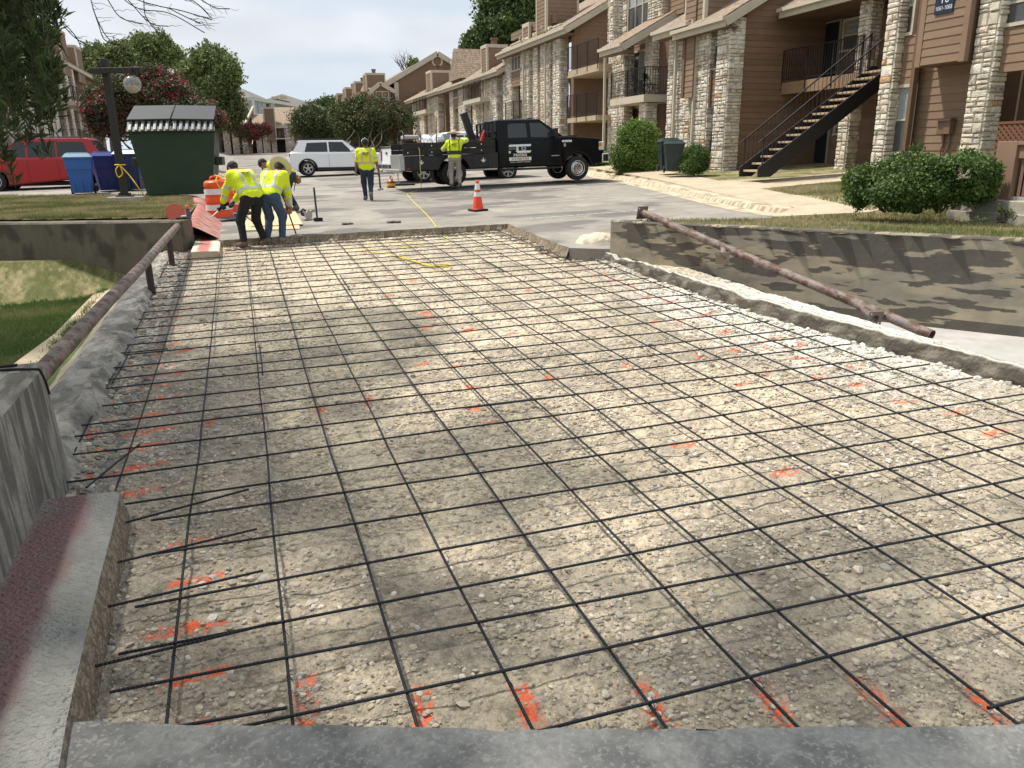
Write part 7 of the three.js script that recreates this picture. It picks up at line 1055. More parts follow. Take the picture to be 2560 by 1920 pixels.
// ================================================================ street furniture and site things
{ // lamp post
  const base = onY(315, 506, 0.99), t = thing('street_lamp', 'black square lamp post with a clear globe hanging from its crossbar', 'lamp post', base), D = base.clone().sub(eye).dot(cB.clone().negate());
  const o = base, L = (px, py) => atD(px, py, D).sub(o), yT = L(263, 160).y, a = L(236, 189), b = L(355, 189), m = mat([0.016, 0.014, 0.014], 0.6);
  const dir = new THREE.Vector3(b.x - a.x, 0, b.z - a.z).normalize(), turn = Math.atan2(-dir.z, dir.x), cx = L(268, 189), gl = L(333, 221);
  part(t, 'footing', join([rbox(0.78, 0.17, 0.5, 0.02, 0.02, 0.06, 0, 0, turn)]), MT.concrete);
  part(t, 'base_plate', join([rbox(0.34, 0.03, 0.34, 0.006, 0, 0.16, 0, 0, turn), ...[[-1, -1], [1, -1], [1, 1], [-1, 1]].map(([x, z]) => cyl(0.016, 0.016, 0.08, x * 0.12, 0.2, z * 0.12))]), m);
  part(t, 'post', join([rbox(0.15, yT - 0.15, 0.15, 0.01, 0, (yT + 0.15) / 2, 0, 0, turn)]), m);
  part(t, 'crossbar', join([rbox(a.distanceTo(b), 0.13, 0.13, 0.01, (a.x + b.x) / 2 - dir.x * 0.02 + (0 - cx.x), a.y, (a.z + b.z) / 2 + (0 - cx.z) + 0.145, 0, turn)]), m);
  const gx = gl.x - cx.x, gz = gl.z - cx.z + 0.145; part(t, 'stem', uvBox(cyl(0.05, 0.05, 0.16, gx, gl.y + 0.28, gz)), m);
  part(t, 'globe', new THREE.SphereGeometry(0.205, 28, 20).translate(gx, gl.y, gz), phys([0.8, 0.8, 0.8], 0.12, { transmission: 0.85, thickness: 0, ior: 1.5 }));
  part(t, 'diffuser', uvBox(new THREE.SphereGeometry(0.198, 24, 12, 0, 6.283, 1.75, 1.4).translate(gx, gl.y, gz)), mat([0.55, 0.54, 0.5], 0.6));
  // yellow rope knotted round it
  const y0 = L(308, 412).y, rope = mat([0.72, 0.52, 0.02], 0.7), pts = [new THREE.Vector3(o.x, o.y + y0, o.z + 0.1)]; for (const [x, y] of [[325, 440], [347, 470]]) pts.push(atD(x, y, D - 0.4)); for (const [x, y] of [[366, 492], [395, 506], [425, 512], [455, 514], [488, 513]]) pts.push(onY(x, y, 1.0));
  const rp = thing('yellow_rope', 'yellow rope tied round the lamp post and trailing over the lawn to the kerb', 'rope', pts[0]); wpart(rp, 'line', uvBox(tube(pts, 0.014, 80, 6)), rope);
  const k = []; for (let i = 0; i <= 16; i++) k.push(new THREE.Vector3(o.x + 0.12 * Math.cos(i * 0.393), o.y + y0, o.z + 0.12 * Math.sin(i * 0.393))); const q = pts[0]; wpart(rp, 'knot', join([tube(k, 0.016, 40, 6), tube([q, q.clone().add(new THREE.Vector3(-0.1, -0.12, 0.05)), q.clone().add(new THREE.Vector3(-0.06, -0.3, 0.06)), q.clone().add(new THREE.Vector3(0.04, -0.22, 0.05)), q], 0.014, 30, 6)]), rope);
}
function wheelieBin(name, label, pos, turn, c, lidC, sc = 1) {
  const t = thing(name, label, 'bin', pos, turn), m = mat(c, 0.45), loft = (w0, d0, w1, d1, y0, y1) => { const g = new THREE.BoxGeometry(1, 1, 1, 4, 4, 4), p = g.attributes.position; for (let i = 0; i < p.count; i++) { const u = p.getY(i) + 0.5; p.setXYZ(i, p.getX(i) * 2 * lerp(w0, w1, u) / 2, lerp(y0, y1, u), p.getZ(i) * 2 * lerp(d0, d1, u) / 2); } g.computeVertexNormals(); return g; };
  part(t, 'tub', join([loft(0.50, 0.58, 0.62, 0.74, 0.06, 0.72), loft(0.645, 0.77, 0.67, 0.80, 0.70, 1.0), loft(0.70, 0.84, 0.71, 0.85, 0.98, 1.03), ...[-0.2, 0, 0.2].map((x) => box(0.03, 0.6, 0.02, x, 0.38, 0.335, -0.1))]), m);
  part(t, 'lid', join([loft(0.72, 0.88, 0.56, 0.66, 1.03, 1.13), rbox(0.5, 0.03, 0.56, 0.012, 0, 1.14, 0)]), mat(lidC, 0.4));
  part(t, 'hinge', join([rod(new THREE.Vector3(-0.3, 1.03, -0.46), new THREE.Vector3(0.3, 1.03, -0.46), 0.022), box(0.05, 0.1, 0.08, -0.26, 1.02, -0.43), box(0.05, 0.1, 0.08, 0.26, 1.02, -0.43)]), m);
  for (const s of [-1, 1]) part(t, 'wheel', uvBox(cyl(0.125, 0.125, 0.06, s * 0.29, 0.125, -0.3, 0, 0, Math.PI / 2, 20)), MT.rubber);
  t.scale.setScalar(sc); return t;
}
wheelieBin('wheelie_bin', 'bright blue wheeled bin with a pale lid, leftmost of the row', onY(210, 487, 1.02), 0.1, [0.035, 0.13, 0.42], [0.16, 0.28, 0.40], 1.10);
wheelieBin('wheelie_bin', 'navy blue wheeled bin in the middle of the row, left of the lamp post', onY(274, 480, 1.05), 0.25, [0.012, 0.022, 0.16], [0.03, 0.05, 0.24], 1.10);
wheelieBin('wheelie_bin', 'dark navy wheeled bin behind the lamp post beside the dumpster', onY(340, 478, 1.06), -0.25, [0.010, 0.016, 0.085], [0.035, 0.06, 0.22], 1.14);
{ // dumpster
  const w = 2.25, t = thing('dumpster', 'dark green steel dumpster with a ribbed black lid', 'dumpster', onY(452, 492, 1.0), Math.atan2(ray(452, 492).x, ray(452, 492).z) + Math.PI - 0.13), m = mat(0xffffff, 0.5, { map: tex(256, 256, (u, v, x, y) => mul([0.010, 0.034, 0.014], 0.7 + 0.5 * fbm(u * 6, v * 6, 4, 6) + 0.1 * hash2(x, y)), 0.7) });
  const hF = 1.83, hB = 1.35, d = 1.75, wt = w + 0.16;
  const prof = new THREE.Shape([[0, 0.08], [d, 0.08], [d, hB], [0.28, hF], [-0.04, hF]].map((p) => new THREE.Vector2(p[0], p[1]))); const g = new THREE.ExtrudeGeometry(prof, { depth: w, bevelEnabled: true, bevelSize: 0.02, bevelThickness: 0.02, bevelSegments: 1 }); g.rotateY(Math.PI / 2); g.translate(-w / 2, 0, 0);
  { const p = g.attributes.position; for (let i = 0; i < p.count; i++) p.setX(i, p.getX(i) * lerp(0.76, 1, p.getY(i) / hF)); g.computeVertexNormals(); }
  part(t, 'body', uvBox(g), m);
  part(t, 'rim', join([rbox(wt, 0.09, 0.08, 0.015, 0, hF - 0.02, 0.04), rbox(wt * 0.76, 0.06, 0.06, 0.01, 0, 0.1, 0.03)]), m);
  for (const s of [-1, 1]) { part(t, 'side_rib', join([rbox(0.05, 0.07, d * 0.95, 0.01, s * (w / 2 * 0.83 + 0.03), 0.5, -d / 2)]), m); part(t, 'lift_pocket', join([rbox(0.2, 0.24, 0.95, 0.02, s * (w / 2 * 0.9 + 0.11), 0.98, -d * 0.5)]), m); }
  for (const h of [-1, 1]) { // two lid halves, each with raised ribs
    const lid = part(t, 'lid', join([box(w / 2 + 0.02, 0.03, 0.42, 0, 0, 0)]), mat([0.03, 0.032, 0.035], 0.5)); lid.position.set(h * (w / 4 + 0.02), hF + 0.10, 0.0); lid.rotation.set(0.66, 0, h * -0.02);
    for (let i = 0; i < 7; i++) part(lid, 'rib', join([rbox(0.085, 0.06, 0.42, 0.02, (i - 3) * (w / 2) / 7, 0.03, 0)]), mat([0.20, 0.205, 0.21], 0.35));
    part(lid, 'back_flap', join([box(w / 2, 0.03, 1.5, 0, -0.14, -0.86, -0.36)]), mat([0.03, 0.032, 0.035], 0.5));
  }
}
const ORANGE = mat([0.78, 0.085, 0.012], 0.42), REFL = mat([0.70, 0.70, 0.69], 0.55);
function drum(label, pos, turn, tilt) {
  const t = thing('traffic_drum', label, 'traffic drum', pos, turn), s = (k) => 0.305 - 0.045 * k, P = (y0, y1, o = 0) => lathe([[s(y0 / 0.93) + o, y0], [s(y1 / 0.93) + o, y1]], 36);
  const prof = [[0.30, 0.03], [0.305, 0.05]]; let y = 0.06; for (const [h, st] of [[0.13, 1], [0.03, 0], [0.15, 1], [0.03, 0], [0.15, 1], [0.03, 0], [0.15, 1], [0.03, 0], [0.10, 1]]) { const o = st ? 0 : -0.018; prof.push([s(y) + o, y + 0.006], [s(y + h) + o, y + h - 0.006]); y += h; } prof.push([s(0.9) - 0.01, y + 0.02], [s(0.95) - 0.05, y + 0.05], [0.10, y + 0.06], [0, y + 0.06]);
  part(t, 'body', uvBox(lathe(prof, 40)), ORANGE);
  for (const yy of [0.235, 0.595]) part(t, 'reflective_band', uvBox(lathe([[s(yy) + 0.006, yy], [s(yy + 0.13) + 0.006, yy + 0.13]], 40)), both(REFL.clone()));
  for (const s2 of [-1]) part(t, 'handle', uvBox(tube([new THREE.Vector3(-0.11, y + 0.05, 0), new THREE.Vector3(-0.09, y + 0.12, 0), new THREE.Vector3(0.09, y + 0.12, 0), new THREE.Vector3(0.11, y + 0.05, 0)], 0.022, 20, 8)), ORANGE);
  part(t, 'base_ring', uvBox(lathe([[0.29, 0.0], [0.52, 0.0], [0.535, 0.02], [0.52, 0.035], [0.36, 0.06], [0.29, 0.07]], 44)), mat([0.12, 0.12, 0.125], 0.75));
  if (tilt) t.rotation.z = tilt; return t;
}
const dr1 = onP(553, 549, 0.19), dr2 = onP(584, 534, 0.19), dr3 = onP(604, 519, 0.19);
drum('orange traffic drum with white bands, nearest of the three on the kerb', dr1, 0.3, 0.04); drum('orange traffic drum with white bands, middle of the three behind the bent worker', dr2, 0.8); drum('orange traffic drum farthest back, only its top showing behind the others', dr3, 1.4);
{
  const rope = mat([0.80, 0.48, 0.03], 0.7), v = (p, x, y, z) => p.clone().add(new THREE.Vector3(x, y, z)), t = thing('safety_cord', 'orange yellow cord looped over the traffic drums and hanging to a worker', 'cord', dr1);
  wpart(t, 'line', join([tube([v(dr1, -0.02, 1.03, 0.1), v(dr1, 0.1, 0.98, 0.24), v(dr1, 0.2, 0.8, 0.3), v(dr1, 0.08, 0.74, 0.32), v(dr1, 0.0, 0.9, 0.28), v(dr1, 0.08, 1.02, 0.12), v(dr1, 0.28, 0.92, 0.18), v(dr1, 0.36, 0.6, 0.26), v(dr1, 0.48, 0.36, 0.3), v(dr1, 0.56, 0.34, 0.3)], 0.013, 90, 6), tube([v(dr2, 0.02, 1.03, 0.1), v(dr2, 0.14, 0.96, 0.22), v(dr2, 0.2, 0.7, 0.32), v(dr2, 0.16, 0.4, 0.34), v(dr1, 0.56, 0.34, 0.3), v(dr1, 0.72, 0.2, 0.9), v(dr1, 0.86, 0.12, 1.3)], 0.013, 60, 6), tube([v(dr3, 0, 1.03, 0.1), v(dr3, 0.1, 1.06, 0.1), v(dr3, 0.24, 0.98, 0.12)], 0.013, 20, 6), tube([v(dr2, -0.06, 1.02, 0.12), v(dr2, 0.02, 1.1, 0.1), v(dr2, 0.14, 1.0, 0.2), v(dr2, 0.24, 0.9, 0.2)], 0.013, 24, 6)]), rope);
}
{ // cone
  const t = thing('traffic_cone', 'orange traffic cone with two white collars on the asphalt', 'traffic cone', onP(1195, 527, 0.184)), c = mat([0.85, 0.065, 0.02], 0.45), r = (y) => lerp(0.135, 0.035, (y - 0.04) / 0.68);
  part(t, 'base', join([rbox(0.38, 0.045, 0.38, 0.02, 0, 0.024, 0, 0, 0.3)]), MT.rubber);
  part(t, 'body', uvBox(lathe([[0.15, 0.045], [r(0.06), 0.06], [r(0.7), 0.7], [0.03, 0.72], [0, 0.72]], 32)), c);
  for (const [a, b] of [[0.34, 0.44], [0.50, 0.645]]) part(t, 'reflective_collar', uvBox(lathe([[r(a) + 0.004, a], [r(b) + 0.004, b]], 32)), both(REFL.clone()));
}
{ // plywood
  const sh = (label, P, off) => { const m = P.map(([x, y]) => ts(onP(x, y, lotOff))); single('plywood_sheet', sheet(m, (t, s) => lotH(t, s) + off, 0.018), MT.ply, label, 'plywood sheet'); };
  sh('pale plywood sheet lying topmost of two on the pavement edge', [[640, 534], [738, 531], [757, 565], [628, 571]], 0.045); sh('lower plywood sheet showing under the top one beside the workers', [[622, 540], [744, 540], [750, 574], [604, 579]], 0.022);
}
{ // tools on the pavement
  const b = onP(796, 553, 0.185), t = thing('floor_squeegee', 'blue handled tool with a black block head standing on the pavement', 'tool', b); part(t, 'handle', rod(new THREE.Vector3(-0.02, 0.06, 0), new THREE.Vector3(-0.035, 0.74, -0.02), 0.022, 0.022, 12), mat([0.018, 0.032, 0.06], 0.4)); part(t, 'head', join([rbox(0.2, 0.075, 0.1, 0.012, 0, 0.04, 0)]), MT.rubber);
  const s = onP(772, 550, 0.185), w = thing('circular_saw', 'small circular saw lying on the pavement beside the plywood', 'saw', s, 0.6); part(w, 'blade_guard', uvBox(cyl(0.10, 0.10, 0.05, 0, 0.11, 0, Math.PI / 2, 0, 0, 24)), MT.steel); part(w, 'shoe', box(0.3, 0.008, 0.16, 0, 0.02, 0), MT.steel); part(w, 'motor', uvBox(cyl(0.05, 0.055, 0.16, 0.02, 0.13, -0.1, Math.PI / 2, 0, 0, 16)), MT.black); part(w, 'handle', uvBox(tube([new THREE.Vector3(-0.02, 0.2, -0.04), new THREE.Vector3(-0.12, 0.25, -0.04), new THREE.Vector3(-0.16, 0.13, -0.04), new THREE.Vector3(-0.06, 0.1, -0.04)], 0.018, 20, 8)), MT.black); part(w, 'knob', new THREE.SphereGeometry(0.025, 10, 8).translate(0.1, 0.19, -0.03), mat([0.6, 0.5, 0.02], 0.5));
  const c = onP(978, 469, 0.185), g = thing('fuel_can', 'round red fuel can with a yellow band on the asphalt', 'fuel can', c, 0.4), red = phys([0.38, 0.025, 0.02], 0.35); part(g, 'body', uvBox(lathe([[0, 0], [0.145, 0], [0.15, 0.02], [0.15, 0.19], [0.12, 0.235], [0.05, 0.265], [0.045, 0.3], [0, 0.3]], 28)), red); part(g, 'label_band', uvBox(lathe([[0.152, 0.06], [0.152, 0.15]], 28)), both(mat([0.6, 0.5, 0.05], 0.5))); part(g, 'spout', uvBox(tube([new THREE.Vector3(0, 0.29, 0), new THREE.Vector3(-0.03, 0.36, 0), new THREE.Vector3(0.02, 0.38, 0)], 0.018, 14, 8)), red); part(g, 'handle', uvBox(tube([new THREE.Vector3(0.09, 0.24, 0), new THREE.Vector3(0.05, 0.36, 0), new THREE.Vector3(-0.03, 0.40, 0)], 0.012, 14, 8)), red);
  const p = onP(1000, 464, 0.185), q = thing('marker_stand', 'thin wooden stake on a black base plate near the fuel can', 'stake', p); part(q, 'base', join([rbox(0.9, 0.06, 0.22, 0.01, 0.1, 0.03, 0, 0, -0.1)]), MT.rubber); part(q, 'stake', box(0.035, 0.72, 0.02, -0.06, 0.42, 0, 0, 0, 0.03), MT.wood); part(q, 'foot', box(0.14, 0.03, 0.12, -0.07, 0.075, 0), MT.steel);
  const debris = (px, py, label, n, seed) => { const d = thing('asphalt_chunk', label, 'rubble', onP(px, py, 0.185)), r = rng(seed); for (let i = 0; i < n; i++) { const g2 = stoneShape(seed + i); g2.scale(0.05 + 0.04 * r(), 0.03 + 0.02 * r(), 0.04 + 0.03 * r()); g2.translate((r() - 0.5) * 0.26, 0.02, (r() - 0.5) * 0.1); part(d, 'chunk', uvBox(g2), mat([0.12, 0.10, 0.085], 0.95)); } };
  debris(862, 562, 'dark broken chunk of asphalt on the pavement edge, left one', 3, 300); debris(986, 557, 'scatter of brown broken asphalt on the pavement edge near the cord', 7, 320);
}
{ // extension cords
  const y = mat([0.66, 0.58, 0.10], 0.6);
  const truck = scene.children.find((o) => o.name === 'work_truck').position, S = -truck.z - 1.12, top = onZ(1048, 372, S), P = [top.clone().add(new THREE.Vector3(-0.03, 0.05, -0.2)), top, onZ(1050, 405, S), onZ(1052, 440, S), onP(1052, 468, 0.19)]; for (const [x, yy] of [[1040, 478], [1021, 484], [1026, 496], [1040, 511], [1058, 528], [1074, 545], [1084, 558], [1092, 569]]) P.push(onP(x, yy, 0.192));
  for (const [x, yy] of [[1101, 582], [1108, 592], [1122, 598], [1118, 606], [1095, 614]]) P.push(onP(x, yy, 0.025));
  single('extension_cord', uvBox(tube(P, 0.011, 220, 6)), y, 'pale yellow extension cord running from the truck bed down onto the bar mat', 'cord');
  const Q = [[770, 612], [800, 613], [850, 617], [905, 614], [960, 611], [1030, 608], [1062, 612], [1020, 616], [960, 612], [900, 615], [868, 622], [900, 628], [945, 632], [985, 640], [1030, 652], [1062, 660], [1095, 668], [1118, 668], [1126, 662], [1108, 660], [1075, 664], [1040, 654], [1000, 640]].map(([x, yy]) => onP(x, yy, 0.02));
  single('extension_cord', uvBox(tube(Q, 0.011, 260, 6)), mat([0.72, 0.55, 0.05], 0.6), 'bright yellow cord lying in loops on the far half of the bar mat', 'cord');
}
{ // things left on the left wall
  const c = onY(440, 546, 0.97), t = thing('tape_reel', 'round red and white reel lying on the end of the left wall', 'reel', c, 0.2); part(t, 'core', uvBox(cyl(0.135, 0.135, 0.12, 0, 0.09, 0, 1.1, 0, 0, 32)), mat([0.62, 0.56, 0.5], 0.6)); for (const s of [-1, 1]) part(t, 'flange', uvBox(cyl(0.165, 0.165, 0.012, 0, 0.09 + s * 0.028, s * 0.058, 1.1, 0, 0, 32)), mat([0.42, 0.07, 0.04], 0.5));
  const s = onY(472, 547, 0.97), p = thing('spray_can', 'spray paint can with an orange cap standing on the left wall', 'spray can', s); part(p, 'can', uvBox(cyl(0.033, 0.033, 0.19, 0, 0.095, 0)), mat(0xffffff, 0.4, { map: tex(64, 64, (u, v) => v * 5 % 1 < 0.4 ? [0.03, 0.03, 0.06] : [0.12, 0.1, 0.2], 4) })); part(p, 'cap', uvBox(lathe([[0.033, 0.19], [0.033, 0.215], [0.026, 0.245], [0, 0.25]], 16)), ORANGE);
  const g = thing('work_gloves', 'pair of dark and white work gloves lying on the left wall by the spray can', 'gloves', onY(455, 547, 0.965), 0.3), r = rng(5); for (let k = 0; k < 2; k++) { const L = [rbox(0.1, 0.03, 0.09, 0.014, 0, 0.02, 0)]; for (let f = 0; f < 4; f++) L.push(rod(new THREE.Vector3(0.05, 0.02, -0.036 + f * 0.024), new THREE.Vector3(0.125 - Math.abs(f - 1.5) * 0.012, 0.014 + 0.012 * r(), -0.046 + f * 0.03), 0.012, 0.010, 6)); L.push(rod(new THREE.Vector3(0, 0.02, 0.04), new THREE.Vector3(0.05, 0.015, 0.085), 0.013, 0.011, 6)); const m = part(g, 'glove', uvBox(mergeGeometries(L.map(clean))), k ? mat([0.55, 0.55, 0.53], 0.9) : mat([0.05, 0.05, 0.06], 0.9)); m.position.set(k * 0.09 - 0.06, k * 0.025, k * 0.04); m.rotation.y = k * 1.2; }
}
{ // right: green bins, footing and louvred enclosure
  wheelieBin('wheelie_bin', 'dark green bin beside the round shrub, front one of the pair', atD(1682, 432, 25.2), -0.4, [0.012, 0.022, 0.024], [0.02, 0.035, 0.038], 0.88); wheelieBin('wheelie_bin', 'dark green bin behind its twin under the downspouts', atD(1668, 428, 26.2), -0.3, [0.012, 0.022, 0.024], [0.02, 0.035, 0.038], 0.93);
  const c = onY(2383, 535, 0.965), T = c.x, s0 = -c.z, ft = onX(2388, 495, T).y;
  single('concrete_footing', join([rbox(0.75, ft - 0.75, 3.4, 0.015, T + 0.375, (ft + 0.75) / 2, -(s0 - 1.7)), rbox(0.85, 0.18, 3.6, 0.01, T + 0.37, 0.94, -(s0 - 1.7))]), MT.concrete, 'low concrete footing with a ledge at the right edge', 'footing');
  const T2 = T + 0.22, a = -onX(2472, 496, T2).z, b = -onX(2521, 498, T2).z, yT = onX(2497, 354, T2).y, t = thing('louvred_enclosure', 'brown wooden enclosure with vertical slats at the far right', 'enclosure', W(T2, ft, b)), m = mat(0xffffff, 0.7, { map: tex(256, 256, streakTex([0.27, 0.17, 0.115], 0.12), 0.7) });
  wpart(t, 'corner_panel', join([rbox(0.5, yT - ft, a - b, 0.008, T2 + 0.25, (yT + ft) / 2 + 0.002, -(a + b) / 2)]), m); wpart(t, 'top_rail', join([rbox(0.12, 0.05, 2.4, 0.006, T2 + 0.06, yT - 0.035, -(b - 1.2)), rbox(0.06, 0.2, 2.4, 0.006, T2 + 0.07, yT - 0.16, -(b - 1.2))]), m);
  for (let i = 0; i < 26; i++) wpart(t, 'slat', uvBox(box(0.05, yT - ft - 0.32, 0.045, T2 + 0.11, (yT + ft) / 2 - 0.10, -(b - 0.07 - i * 0.085), 0, 0.5)), m); wpart(t, 'back_panel', uvBox(bx(T2 + 0.2, T2 + 0.22, ft, yT - 0.2, b - 2.4, b)), MT.dark);
  wpart(t, 'bottom_rail', uvBox(bx(T2 + 0.05, T2 + 0.16, ft + 0.002, ft + 0.05, b - 2.4, b)), mat([0.4, 0.39, 0.37], 0.8));
}
// ================================================================ people
// surface nets: smooth closed surface of a distance field on a grid
function nets(f, lo, hi, c) {
  const nx = Math.ceil((hi.x - lo.x) / c) + 1, ny = Math.ceil((hi.y - lo.y) / c) + 1, nz = Math.ceil((hi.z - lo.z) / c) + 1, V = new Float32Array(nx * ny * nz), id = new Int32Array(nx * ny * nz).fill(-1), at = (i, j, k) => (k * ny + j) * nx + i;
  for (let k = 0; k < nz; k++) for (let j = 0; j < ny; j++) for (let i = 0; i < nx; i++) V[at(i, j, k)] = f(lo.x + i * c, lo.y + j * c, lo.z + k * c);
  const pos = [], idx = [];
  for (let k = 0; k < nz - 1; k++) for (let j = 0; j < ny - 1; j++) for (let i = 0; i < nx - 1; i++) {
    let n = 0, sx = 0, sy = 0, sz = 0; const g = (a, b, d) => V[at(i + a, j + b, k + d)];
    const E = (a, b, d, a2, b2, d2) => { const u = g(a, b, d), v = g(a2, b2, d2); if ((u < 0) !== (v < 0)) { const t = u / (u - v); sx += a + (a2 - a) * t; sy += b + (b2 - b) * t; sz += d + (d2 - d) * t; n++; } };
    E(0, 0, 0, 1, 0, 0); E(0, 1, 0, 1, 1, 0); E(0, 0, 1, 1, 0, 1); E(0, 1, 1, 1, 1, 1); E(0, 0, 0, 0, 1, 0); E(1, 0, 0, 1, 1, 0); E(0, 0, 1, 0, 1, 1); E(1, 0, 1, 1, 1, 1); E(0, 0, 0, 0, 0, 1); E(1, 0, 0, 1, 0, 1); E(0, 1, 0, 0, 1, 1); E(1, 1, 0, 1, 1, 1);
    if (n) { id[at(i, j, k)] = pos.length / 3; pos.push(lo.x + (i + sx / n) * c, lo.y + (j + sy / n) * c, lo.z + (k + sz / n) * c); }
  }
  const quad = (a, b, d, e, flip) => { if (a < 0 || b < 0 || d < 0 || e < 0) return; if (flip) idx.push(a, d, b, a, e, d); else idx.push(a, b, d, a, d, e); };
  for (let k = 1; k < nz - 1; k++) for (let j = 1; j < ny - 1; j++) for (let i = 1; i < nx - 1; i++) {
    const s = V[at(i, j, k)] < 0, I = (a, b, d) => id[at(i + a, j + b, k + d)];
    if (s !== V[at(i + 1, j, k)] < 0) quad(I(0, -1, -1), I(0, 0, -1), I(0, 0, 0), I(0, -1, 0), !s);
    if (s !== V[at(i, j + 1, k)] < 0) quad(I(-1, 0, -1), I(0, 0, -1), I(0, 0, 0), I(-1, 0, 0), s);
    if (s !== V[at(i, j, k + 1)] < 0) quad(I(-1, -1, 0), I(0, -1, 0), I(0, 0, 0), I(-1, 0, 0), !s);
  }
  const nor = new Float32Array(pos.length), e = c * 0.5; for (let i = 0; i < pos.length; i += 3) { const x = pos[i], y = pos[i + 1], z = pos[i + 2]; let a = f(x + e, y, z) - f(x - e, y, z), b = f(x, y + e, z) - f(x, y - e, z), d = f(x, y, z + e) - f(x, y, z - e); const L = Math.hypot(a, b, d) || 1; nor[i] = a / L; nor[i + 1] = b / L; nor[i + 2] = d / L; }
  const g = new THREE.BufferGeometry(); g.setAttribute('position', new THREE.Float32BufferAttribute(pos, 3)); g.setAttribute('normal', new THREE.BufferAttribute(nor, 3)); g.setIndex(idx); return g;
}
const v3 = (x, y, z) => new THREE.Vector3(x, y, z);
// smooth union of tapered capsules [a, b, ra, rb]
function capsules(list, k = 0.035, grow = 0) {
  const L = list.map(([a, b, ra, rb]) => { const dx = b.x - a.x, dy = b.y - a.y, dz = b.z - a.z; return [a.x, a.y, a.z, dx, dy, dz, 1 / Math.max(1e-9, dx * dx + dy * dy + dz * dz), ra + grow, rb - ra]; });
  return (x, y, z) => { let d = 1e3; for (const c of L) { const px = x - c[0], py = y - c[1], pz = z - c[2]; let t = (px * c[3] + py * c[4] + pz * c[5]) * c[6]; t = t < 0 ? 0 : t > 1 ? 1 : t; const qx = px - c[3] * t, qy = py - c[4] * t, qz = pz - c[5] * t, e = Math.sqrt(qx * qx + qy * qy + qz * qz) - c[7] - c[8] * t; if (d > 900) d = e; else { const h = Math.max(k - Math.abs(d - e), 0) / k; d = Math.min(d, e) - h * h * k * 0.25; } } return d; };
}
function bounds(list, pad) { const lo = v3(9, 9, 9), hi = v3(-9, -9, -9); for (const [a, b, ra, rb] of list) for (const [p, r] of [[a, ra], [b, rb]]) { lo.min(p.clone().addScalar(-r - pad)); hi.max(p.clone().addScalar(r + pad)); } return [lo, hi]; }
function ik(a, b, l1, l2, pole) { const d = b.clone().sub(a), L = Math.min(d.length(), (l1 + l2) * 0.995); d.normalize(); const x = (l1 * l1 - l2 * l2 + L * L) / (2 * L), h = Math.sqrt(Math.max(0, l1 * l1 - x * x)), p = pole.clone().addScaledVector(d, -pole.dot(d)).normalize(); return a.clone().addScaledVector(d, x).addScaledVector(p, h); }
const SKIN = mat([0.30, 0.155, 0.095], 0.55), HIVIS = mat([0.66, 0.80, 0.015], 0.8), SILVER = mat([0.50, 0.51, 0.51], 0.6), STRAW = mat([0.62, 0.52, 0.36], 0.8, { bumpMap: rep(grit, 8), bumpScale: 0.004 });
const logoTex = (() => { const c = document.createElement('canvas'); c.width = 256; c.height = 160; const g = c.getContext('2d'); g.clearRect(0, 0, 256, 160); g.fillStyle = '#10140c'; g.font = 'bold 108px sans-serif'; g.textAlign = 'center'; g.fillText('ROC', 128, 92, 240); g.fillRect(10, 14, 236, 14); g.font = 'bold 34px sans-serif'; g.fillText('PAVING', 128, 134, 150); const t = new THREE.CanvasTexture(c); t.colorSpace = THREE.SRGBColorSpace; return t; })();
